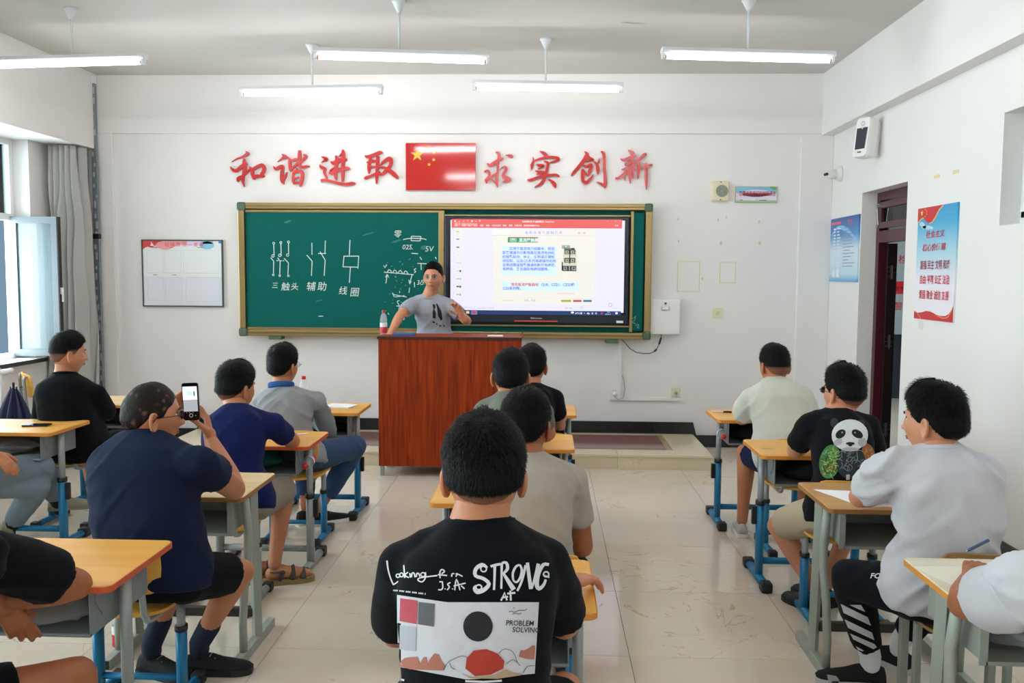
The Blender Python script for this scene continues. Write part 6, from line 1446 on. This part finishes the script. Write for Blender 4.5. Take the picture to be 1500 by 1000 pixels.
# B : crossed jeans at the left edge
a = dict(pel=X(-3.38, 4.58, .55), neck=X(-3.42, 4.50, 1.07), head=X(-3.40, 4.54, 1.24), sl=X(-3.60, 4.50, .98), sr=X(-3.24, 4.52, .98), el=X(-3.64, 4.68, .74), wl=X(-3.5, 4.9, .72), er=X(-3.18, 4.66, .76), wr=W(-8, 664, Y=4.72),
  hl=X(-3.46, 4.62, .53), hr=X(-3.28, 4.62, .53), kl=W(55, 712, Y=5.02), kr=W(60, 682, Y=5.05), al=W(12, 775, Y=5.12), ar=W(86, 738, Y=5.42))
B_ = person('person at the left edge in faded jeans with legs crossed, mostly out of frame', a, (-.2, 0, 0), 'c_black', 'c_lightdenim', 'skin', (('short', 300, 17), dict(ht=.02, hs=.01)), lowfrac=(1.8, 1.74), seed=17, foldamp=.003, socks='black_cloth', shoes=dict(col=mat('shoe_beige', '9C9684', .7), sole=mat('sole_beige', '8E8874', .7), toe_r=(.9, .35), z_r=.15, z_l=.09, toe_l=(-.3, 1), accent='white_plastic'),
  hands=(None, dict(f=(.6, .1, -.6), n=(.3, -.6, .6), curl=.5)))
# F : lower left corner
a = JP(sr=(-18, 812, 2.22), er=(112, 856, 2.50), wr=(2, 882, 2.34), neck=(-110, 740, 2.15))
a.update(pel=X(-1.90, 1.98, .54), head=X(-1.86, 2.22, 1.20), sl=X(-2.08, 2.20, .96), el=X(-2.16, 2.45, .79), wl=X(-1.94, 2.68, .79), hl=X(-2.0, 2.02, .52), hr=X(-1.80, 2.02, .52), kl=X(-2.05, 2.42, .50), kr=W(112, 990, Y=2.42), al=X(-2.05, 2.45, .09), ar=X(-1.30, 2.45, .09))
F_ = person('man at the lower left corner in a black T-shirt, elbow on his desk', a, (.1, 0, 0), 'c_black', 'c_black', 'skin_dark', (('short', 300, 19), dict(ht=.02, hs=.01)), sleeve=.72, lowfrac=(.8, .74), seed=19, foldamp=.006, armr=1.12, sleevew=1.22, hands=(None, dict(f=(.35, .25, -.85), n=(.55, -.75, .3), curl=(.35, .45, .6, .75), thumb=(.45, .5), vox=.0038)), shoes=dict())
# J : black shirt beside the lectern
a = JP(neck=(778, 566, 5.48), head=HD(779, 504, 5.52), sl=(746, 588, 5.48), sr=(812, 584, 5.48), el=(745, 632, 5.6), er=(820, 622, 5.64), wl=(760, 612, 5.9), wr=(803, 612, 5.92))
a.update(pel=X(-.08, 5.38, .54), hl=X(-.18, 5.42, .52), hr=X(.02, 5.42, .52), kl=X(-.2, 5.84, .5), kr=X(.02, 5.84, .5), al=X(-.2, 5.85, .09), ar=X(.02, 5.85, .09))
J_ = person('man in a black T-shirt half hidden in front of the lectern\'s right end', a, (.05, 0, 0), 'c_black', 'c_black', 'skin', (('short', 4500, 23), dict(ht=.022, hs=.012)), seed=23, foldamp=.003, shoes=dict())
# I : sage
a = JP(neck=(747, 577, 4.30), head=HD(748, 509, 4.34), sl=(711, 604, 4.30), sr=(790, 598, 4.32), el=(702, 665, 4.45), er=(803, 634, 4.50), wl=(730, 640, 4.75), wr=(790, 642, 4.78))
a.update(pel=X(-.17, 4.20, .54), hl=X(-.27, 4.24, .52), hr=X(-.07, 4.24, .52), kl=X(-.28, 4.68, .5), kr=X(-.04, 4.68, .5), al=X(-.28, 4.70, .09), ar=X(-.04, 4.70, .09))
I_ = person('man in a grey-green T-shirt with short black hair, before the lectern', a, (.0, -.02, 0), 'c_sage', 'c_khaki', 'skin', (('short', 7000, 29), dict(ht=.018, hs=.009, fade=.15)), seed=29, foldamp=.004, lowfrac=(1.7, 1.7), shoes=dict(), bw=1.0)
# H : beige
a = JP(neck=(772, 668, 3.10), head=HD(770, 564, 3.14, 1.1), sl=(712, 706, 3.10), sr=(838, 704, 3.12), el=(700, 800, 3.22), er=(853, 800, 3.20), wl=(745, 755, 3.5), wr=(845, 800, 3.46))
a.update(pel=X(-.04, 3.02, .54), hl=X(-.14, 3.06, .52), hr=X(.06, 3.06, .52), kl=X(-.16, 3.50, .5), kr=X(.12, 3.50, .5), al=X(-.16, 3.52, .09), ar=X(.10, 3.52, .09))
H_ = person('man in a beige T-shirt with neat black hair, behind the nearest man\'s head', a, (-.22, -.04, 0), 'c_beige', 'c_black', 'skin_dark', (('short', 10000, 31), dict(ht=.017, hs=.009, fade=.15)), seed=31, foldamp=.004, sleeve=.62, shoes=dict(), wristr=.027)
# G : nearest
a = JP(neck=(703, 762, 2.00), head=HD(709, 603, 2.04, 1.1), sl=(590, 828, 2.00), sr=(798, 824, 2.00), el=(580, 925, 2.16), er=(826, 912, 2.14), wl=(640, 900, 2.45), wr=(832, 856, 2.44))
a.update(pel=X(-.155, 1.94, .55), hl=X(-.26, 1.98, .52), hr=X(-.05, 1.98, .52), kl=X(-.28, 2.42, .5), kr=X(.06, 2.40, .5), al=X(-.28, 2.44, .09), ar=X(.06, 2.44, .09))
G_ = person('nearest man, seen from behind, in a black T-shirt with white lettering on the back', a, (.05, -.03, 0), 'c_black', 'c_black', 'skin', (('short', 20000, 37), dict(ht=.019, hs=.013, fade=.34)), seed=37, foldamp=.003, sleeve=.86, bw=1.08, bd=1.0, shoes=dict(), sleevew=1.1, vox=.010, neckr=.068, headscale=1.11,
  hands=(None, dict(f=(.62, .78, -.03), n=(0, .05, 1), curl=(.35, .4, .45, .5), thumb=(.6, .3), vox=.0034)), wristr=.030)
# K : cream
a = JP(neck=(1133, 556, 5.42), head=HD(1134, 502, 5.46, 1.1), sl=(1100, 583, 5.42), sr=(1175, 581, 5.42), el=(1087, 612, 5.58), er=(1185, 618, 5.55), wl=(1100, 606, 5.86), wr=(1160, 605, 5.9))
a.update(pel=X(1.52, 5.32, .55), hl=X(1.42, 5.36, .53), hr=X(1.63, 5.36, .53), kl=W(1092, 662, Y=5.66), kr=X(1.72, 5.74, .5), al=W(1087, 762, Z=.10), ar=X(1.70, 5.72, .09))
K_ = person('heavy man in a cream T-shirt and dark shorts at the far right desk', a, (.25, -.04, 0), 'c_cream', 'c_blueshorts', 'skin', (('short', 4500, 41), dict(ht=.017, hs=.009, fade=.55)), seed=41, foldamp=.004, sleeve=.8, bw=1.22, bd=1.25, belly=.035, lowfrac=(.85, .85), armr=1.12, sleevew=1.15, shoes=dict(col=mat('shoe_white', 'B9B6B0', .6), sole='white_plastic', toe=(.15, -1) , accent=mat('shoe_blue', '3A62B0', .5)) | dict(toe=(.1, 1)), neckr=.062)
# L : panda
a = JP(neck=(1226, 603, 4.30), head=HD(1236, 533, 4.33), sl=(1187, 622, 4.28), sr=(1270, 624, 4.30), el=(1164, 660, 4.46), er=(1284, 672, 4.42), wl=(1190, 645, 4.75), wr=(1250, 655, 4.78))
a.update(pel=X(1.44, 4.18, .55), hl=X(1.34, 4.22, .53), hr=X(1.56, 4.22, .53), kl=W(1140, 770, Y=4.52), kr=X(1.66, 4.60, .5), al=W(1196, 868, Z=.10), ar=W(1214, 862, Z=.10)+V((0, .05, 0)))
L_ = person('man in a black T-shirt with a panda print, khaki shorts', a, (.42, .02, .04), 'c_black', 'c_sand', 'skin_light', (('short', 6500, 43), dict(ht=.024, hs=.009, fade=.35)), seed=43, glass=True, foldamp=.003, sleeve=.72, lowfrac=(.84, .84), sleevew=1.05, shoes=dict(col=mat('clog', '16181E', .6), toe=(-.5, .9)))
# M : white T-shirt
a = JP(neck=(1376, 654, 3.13), head=HD(1368, 560, 3.16), sl=(1308, 690, 3.12), sr=(1434, 688, 3.14), el=(1259, 728, 3.36), er=(1440, 790, 3.12), wl=(1300, 726, 3.66), wr=(1400, 760, 3.42))
a.update(pel=X(1.45, 3.15, .55), hl=X(1.35, 3.17, .53), hr=X(1.55, 3.17, .53), kl=W(1246, 846, Y=3.36), kr=X(1.60, 3.44, .5), al=W(1275, 962, Z=.12), ar=W(1318, 940, Z=.12))
M_ = person('man in a crumpled white T-shirt and black striped track trousers', a, (.62, .0, 0), 'c_white', 'c_track', 'skin_light', (('short', 11000, 47), dict(ht=.024, hs=.010, fade=.20)), seed=47, foldamp=.014, sleeve=.66, lowfrac=(1.82, 1.82), bw=1.12, bd=1.02, loose=1.4, sleevew=1.2, socks='white_paper', shoes=dict(col='black_cloth', sole=mat('sole_white', 'C8C8C8', .6), toe_l=(-.85, .1), toe_r=(-.5, .8), accent='black_rubber'))
# N : lower right corner
a = JP(sl=(1512, 868, 2.02), el=(1412, 884, 2.38), wl=(1424, 842, 2.62), neck=(1600, 790, 1.98))
a.update(pel=X(1.72, 1.92, .55), head=X(1.66, 2.08, 1.24), sr=X(1.80, 2.0, .94), er=X(1.92, 2.3, .79), wr=X(1.78, 2.6, .79), hl=X(1.62, 1.96, .53), hr=X(1.84, 1.96, .53), kl=X(1.56, 2.40, .5), kr=X(1.86, 2.42, .5), al=X(1.5, 2.45, .09), ar=X(1.86, 2.45, .09))
N_ = person('person at the lower right corner, white sleeve and forearm on the desk', a, (.1, 0, 0), 'c_white', 'c_black', 'skin_dark', (('short', 300, 53), dict(ht=.02, hs=.01)), seed=53, foldamp=.006, sleeve=.60, lowfrac=(1.8, 1.8), sleevew=1.3, armr=1.05, shoes=dict(), hands=(dict(f=(.5, .85, .1), n=(-.1, -.3, 1), curl=(1.0, 1.05, 1.1, 1.1), thumb=(.4, .8), vox=.0038), None))
p = W(1436, 797, Y=2.66); e = empty('pen', p, 'blue-grey pen held by the hand at the lower right', 'pen'); e.rotation_euler = (.3, -.4, .2)
obj('barrel', MB().tube([(-.05, 0, .0), (-.04, 0, 0), (.03, 0, 0)], [.001, .005, .005], 8), mat('pen_blue', '3A4E78', .3), e, True); obj('tip', MB().tube([(-.052, 0, 0), (-.036, 0, 0)], [.001, .0052], 8), 'silver', e, True)
# T : teacher, standing on the platform behind the lectern
a = JP(neck=(629, 433, 7.78), head=HD(635, 383, 7.74, 1.05), sl=(657, 446, 7.78), sr=(605, 445, 7.76), el=(684, 470, 7.72), er=(586, 462, 7.60), wl=(676, 462, 7.56), wr=(572, 488, 7.42))
a.update(pel=X(-.98, 7.82, 1.02), hl=X(-.89, 7.82, .98), hr=X(-1.07, 7.82, .98), kl=X(-.88, 7.80, .60), kr=X(-1.08, 7.82, .60), al=X(-.88, 7.84, .22), ar=X(-1.08, 7.86, .22))
T_ = person('teacher in a grey T-shirt with glasses standing behind the lectern, one hand raised', a, (PI-.12, -.02, 0), 'c_grey_t', 'c_black', 'skin_light', (('short', 6000, 59), dict(ht=.013, hs=.005, fade=.30, hline=.010)), seed=59, foldamp=.004, sleeve=.66, lowfrac=(1.85, 1.85), glass='silver', group='standing teacher', sleevew=1.12, bw=.98, shoes=dict(z_l=.13, z_r=.13, toe=(0, -1)),
  hands=(dict(f=(-.35, -.35, .85), n=(.2, .9, .3), curl=(.5, .55, .6, .7), thumb=(.7, .4), vox=.0042), dict(f=(-.3, -.8, -.5), n=(-.3, -.2, .9), curl=.3)))

# ================================================================ PRINTS ON CLOTHES
def crop_art(x0, y0, k, Y):
    def f(x, y): p = W(x0+x/k, y0+y/k, Y=Y); return (p.x, p.z)
    return f
def S(a, f, pts, w_, k, Y, sm=3):
    a.stroke([f(p[0], p[1])+((p[2] if len(p) > 2 else w_)/k*Y/FPX,) for p in pts], None, sm)
def dec(P, name, art, Y, m, h=.002, target=None, step=.012):
    t = P['shirt'] if target is None else P[target]
    return decal(name, art, Frame((0, Y, 0), (1, 0, 0), (0, 0, 1)), t, P['rt'], m, t, h, step)
wp = mat('print_white', 'D2D2D8', .7)
# nearest man: lettering and the rectangular print
GY = 1.86; k = 4.545
def f(x, y): p = W(701+(530+x/4.545-698)*.93, 780+y/4.545, Y=GY); return (p.x, p.z)
def wr(strokes, w_=9, sm=3):
    a = Art()
    for st in strokes: S(a, f, st, w_, k, GY, sm)
    return a
def rg(a, x, y, rx, ry, w_): c = f(x, y); a.ring(c[0], c[1], rx/k*GY/FPX, ry/k*GY/FPX, w_/k*GY/FPX, 14)
a = wr([[(110,185,12),(120,250,10),(138,305,10),(158,345,10)], [(156,343,10),(176,334,9),(192,322,8)], [(232,215),(236,260),(238,300)], [(262,262),(240,282),(268,298)], [(275,268),(278,298)], [(286,296),(290,270),(304,268),(312,296)], [(320,294),(325,270),(338,272),(346,292)],
  [(386,262),(385,300),(362,326),(332,315),(345,300),(400,292),(470,284)], [(490,302),(488,262),(502,244),(522,256),(500,272)], [(474,278),(540,284)], [(572,292),(576,272),(592,272)], [(600,272),(625,278),(650,290)], [(602,292),(614,268)],
  [(484,326),(510,326)], [(506,328),(509,362),(498,378),(476,378)], [(564,330),(543,342),(556,360),(540,380)], [(594,382),(606,308),(632,382)], [(586,354),(672,334)], [(640,352),(664,372)], [(524,370),(527,376)], [(577,370),(580,376)]], 9)
rg(a, 190, 285, 13, 12, 8); rg(a, 216, 280, 12, 14, 8); rg(a, 368, 278, 15, 14, 8); dec(G_, 'script_lettering', a, GY, wp)
a = wr([[(826,232,14),(790,212,26),(745,240,26),(742,285,24),(800,305,24),(838,340,26),(805,378,28),(755,395,26),(732,370,18),(745,350,12)], [(850,224,18),(885,214,18),(920,208,18)], [(880,215,20),(878,300,16),(874,380,16)], [(930,200,18),(928,290,14),(926,372,14)], [(930,200,14),(962,200,20),(970,240,22),(938,272,14)], [(940,268,16),(975,320,26),(1015,378,34)],
  [(1058,212,12),(1030,225,16),(1008,270,16),(1012,318,14)], [(1058,212,14),(1072,245,16),(1062,295,16),(1036,328,14),(1012,318,12)], [(1040,386,14),(1072,320,16),(1100,215,18)], [(1112,198,22),(1124,290,24),(1136,374,24)], [(1142,372,14),(1168,290,18),(1190,205,24)], [(1264,212,20),(1225,212,24),(1190,270,28),(1178,340,30),(1195,372,26),(1228,345,20),(1242,310,16)], [(1225,282,10),(1268,296,12)]], 16)
rg(a, 800, 240, 20, 20, 10); rg(a, 766, 362, 20, 17, 10); rg(a, 1245, 276, 18, 18, 10); dec(G_, 'word_strong', a, GY, wp)
a = wr([[(924,450),(950,398),(966,448)], [(932,430),(974,424)], [(990,384),(994,450)], [(968,404),(1026,398)]], 13, 1); dec(G_, 'word_at', a, GY, wp)
a = Art()
for q in range(26):
    if q % 5 == 4: continue
    S(a, f, [(156+q*9, 380+q*1.0), (162+q*9, 381+q*1.0)], 11, k, GY, 1)
dec(G_, 'small_line', a, GY, wp)
a = Art(); PX = lambda u, v: (182+u*1000-(u*12 if v > .5 else 0), 0)
cols_, rows_ = 36, 18; vs = []
for j in range(rows_+1):
    for i in range(cols_+1):
        u, v = i/cols_, j/rows_
        top = 412+u*110-abs(u-.35)*0 if u < .45 else 461; top = 412+49*min(1, u/.35)
        bot = 888+85*min(1, u/.5)-38*max(0, (u-.55)/.45); x = 184+u*1010-v*u*30
        vs.append(f(x, top+(bot-top)*v))
a.add(vs, [(j*(cols_+1)+i, j*(cols_+1)+i+1, (j+1)*(cols_+1)+i+1, (j+1)*(cols_+1)+i) for j in range(rows_) for i in range(cols_)])
dec(G_, 'print_panel', a, GY, mat('panel_white', 'C4C3CB', .75), .0018)
def blob(pts, m, h, name, sm=True):
    P = [f(x, y) for x, y in pts]; dec(G_, name, Art().poly(P), GY, m, h)
blob([(208,433),(330,448),(325,606),(204,585)], mat('print_pink', 'B24654', .8), .0032, 'print_square'); blob([(338,458),(452,470),(446,622),(334,606)], mat('print_grey', '5A5A62', .8), .0032, 'print_square')
blob([(206,612),(322,622),(318,785),(204,772)], mat('print_pale', 'A9A9B2', .8), .0032, 'print_square')
rk = mat('print_rock', 'A96A58', .8)
blob([(188,880),(190,835),(215,850),(240,830),(270,825),(330,822),(345,870),(372,825),(395,822),(402,872),(415,840),(450,800),(480,805),(500,850),(525,880),(515,912),(400,910),(280,905)], rk, .0032, 'print_rocks')
blob([(1050,820),(1065,775),(1090,780),(1120,765),(1150,745),(1168,750),(1160,838),(1100,835)], rk, .0032, 'print_rocks')
blob([(670,900),(680,830),(730,780),(820,770),(900,800),(948,850),(940,900),(850,940),(740,950)], mat('print_red', 'A83222', .8), .0034, 'print_mound')
blob([(760+105*math.cos(t), 620+100*math.sin(t)) for t in [2*PI*i/28 for i in range(28)]], mat('print_ink', '15161C', .8), .0034, 'print_disc')
blob([(640,930),(720,955),(860,945),(960,905),(1010,925),(1080,935),(1060,945),(900,968),(700,965)], mat('print_sand', 'AE9478', .8), .0030, 'print_ground')
a = wr([[(515,910),(545,860),(600,830),(650,815),(690,830)], [(905,800),(950,768),(1010,790),(1040,860)], [(960,870),(1010,840),(1060,880)], [(1080,930),(1110,885),(1160,880)], [(560,860),(570,890),(600,905)]], 4); dec(G_, 'print_clouds', a, GY, mat('print_line', '44444C', .8), .004)
a = Art(); p = f(957, 612); a.text('PROBLEM', p[0], p[1], .0165, .12, .01, sx=.86); p = f(1002, 657); a.text('SOLVING', p[0], p[1], .0165, .12, .01, sx=.86)
dec(G_, 'print_words', a, GY, mat('print_ink', '15161C'), .004)
a = wr([[(1010,500),(1020,495)], [(980,522),(1000,518),(1015,525),(1040,518),(1060,512),(1085,514),(1108,505)], [(1005,540),(1025,532),(1050,538),(1068,532)]], 4); dec(G_, 'print_words', a, GY, mat('print_ink', '15161C'), .004)
a = wr([[(176,965),(182,1010)], [(190,968),(235,980)], [(670,985),(800,990),(930,982)]], 14, 1); dec(G_, 'lower_print', a, GY, wp)

# panda
LY = 4.18; f2 = crop_art(1190, 600, 9.09, LY); k2 = 9.09; u2 = LY/FPX/9.09
def el(a, x, y, rx, ry, rot=0, n=24): c = f2(x, y); return a.ellipse(c[0], c[1], rx*u2, ry*u2, n, rot)
def pd(name, m, h, *E): 
    a = Art(); [el(a, *q) for q in E]; dec(L_, name, a, LY, m, h, step=.01)
ol = mat('panda_dark', '0C0C10', .8)
pd('panda_ear', mat('panda_ear', '1E222A', .8), .0022, (292, 172, 52, 64), (640, 190, 56, 62, -.3))
pd('panda_arm', mat('panda_green', '3C6E3A', .8), .0024, (235, 690, 138, 230, -.12))
pd('panda_arm', mat('panda_rust', '8A5228', .8), .0024, (745, 610, 85, 165, .25))
pd('panda_chest', mat('panda_chest', '20252B', .8), .0028, (510, 700, 190, 225))
pd('panda_face', mat('panda_white', 'CDD2D4', .8), .0038, (495, 340, 236, 212))
pd('panda_cheek', mat('panda_shade', 'A9A6AC', .8), .0044, (340, 430, 60, 42, .5), (660, 430, 56, 60, -.5), (500, 525, 110, 28))
for q in ((372, 322, 72, 52, .7), (592, 322, 80, 50, -.55)): pd('panda_eye_patch', ol, .0052, q)
for q in ((392, 303, 10, 10, 0, 10), (560, 305, 10, 10, 0, 10)): pd('panda_eye', mat('panda_eye', '8CA4A8', .4), .0062, q)
pd('panda_nose', ol, .0056, (500, 448, 58, 20), (500, 470, 25, 16))
rr = random.Random(4)
def sw(name, m, h, n, cx, cy, rx, ry, w_, ln):
    a = Art()
    for q in range(n):
        t = rr.uniform(0, 2*PI); r_ = math.sqrt(rr.random()); x, y = cx+rx*r_*math.cos(t), cy+ry*r_*math.sin(t); d = rr.uniform(0, 2*PI); cv = rr.uniform(-1.2, 1.2)
        pts = []
        for s in range(5): pts.append((x, y, w_*(1-.15*s))); x += math.cos(d)*ln/4; y += math.sin(d)*ln/4; d += cv*.6
        S(a, f2, pts, w_, k2, LY, 2)
    dec(L_, name, a, LY, m, h, step=.012)
sw('panda_arm_pattern', mat('pat_yellow', '9CA83E', .8), .0036, 26, 235, 700, 105, 185, 14, 60); sw('panda_arm_pattern', mat('pat_green', '5FA45A', .8), .0034, 22, 235, 680, 110, 190, 16, 70)
sw('panda_arm_pattern', mat('pat_dark', '14201A', .8), .0038, 16, 240, 720, 100, 170, 12, 60); sw('panda_arm_pattern', mat('pat_red', '8E3A22', .8), .0038, 7, 240, 800, 100, 90, 16, 40)
sw('panda_arm_pattern', mat('pat_gold', 'B8843A', .8), .0036, 16, 745, 640, 60, 120, 12, 50); sw('panda_chest_pattern', mat('pat_silver', '76848C', .8), .0040, 26, 510, 680, 150, 150, 9, 110)
a = Art(); S(a, f2, [(470, 860), (470, 930)], 46, k2, LY, 1); dec(L_, 'panda_leg_gap', a, LY, mat('panda_shade', 'A9A6AC'), .0042)

# teacher's shirt print
TY = 7.62; f3 = crop_art(350, 290, 4.7613, TY)
def tp3(*polys):
    a = Art(); [a.poly([f3(x, y) for x, y in P]) for P in polys]; dec(T_, 'dark_print', a, TY, mat('print_ink', '15161C'), .002, step=.02)
tp3([(1350,740),(1368,742),(1372,768),(1362,772),(1374,800),(1372,840),(1352,836),(1350,800),(1356,775)], [(1374,735),(1384,738),(1412,790),(1420,848),(1408,852),(1388,820),(1382,770)])
tp3([(1352,858),(1368,862),(1366,872),(1352,868)], [(1375,872),(1386,876),(1384,886),(1376,882)], [(1396,884),(1412,888),(1410,896),(1398,894)], [(1420,878),(1438,892),(1430,898)])
# white stripes and lettering on the track trousers
MY = 3.28; f4 = crop_art(1100, 720, 3.5725, MY)
for P in ([(470,585),(610,655),(628,700),(485,632)], [(490,665),(632,735),(645,775),(508,710)], [(520,740),(645,795),(658,812),(640,822),(535,770)], [(548,805),(592,830),(568,836)], [(515,590),(575,590),(598,628),(560,612)]):
    dec(M_, 'white_stripe', Art().poly([f4(x, y) for x, y in P]), MY, wp, .002, 'pants')
p = f4(622, 452); dec(M_, 'lettering', Art().text('FOR WHAT', p[0], p[1], .028, .2, .02, sx=1.1), MY, wp, .002, 'pants')
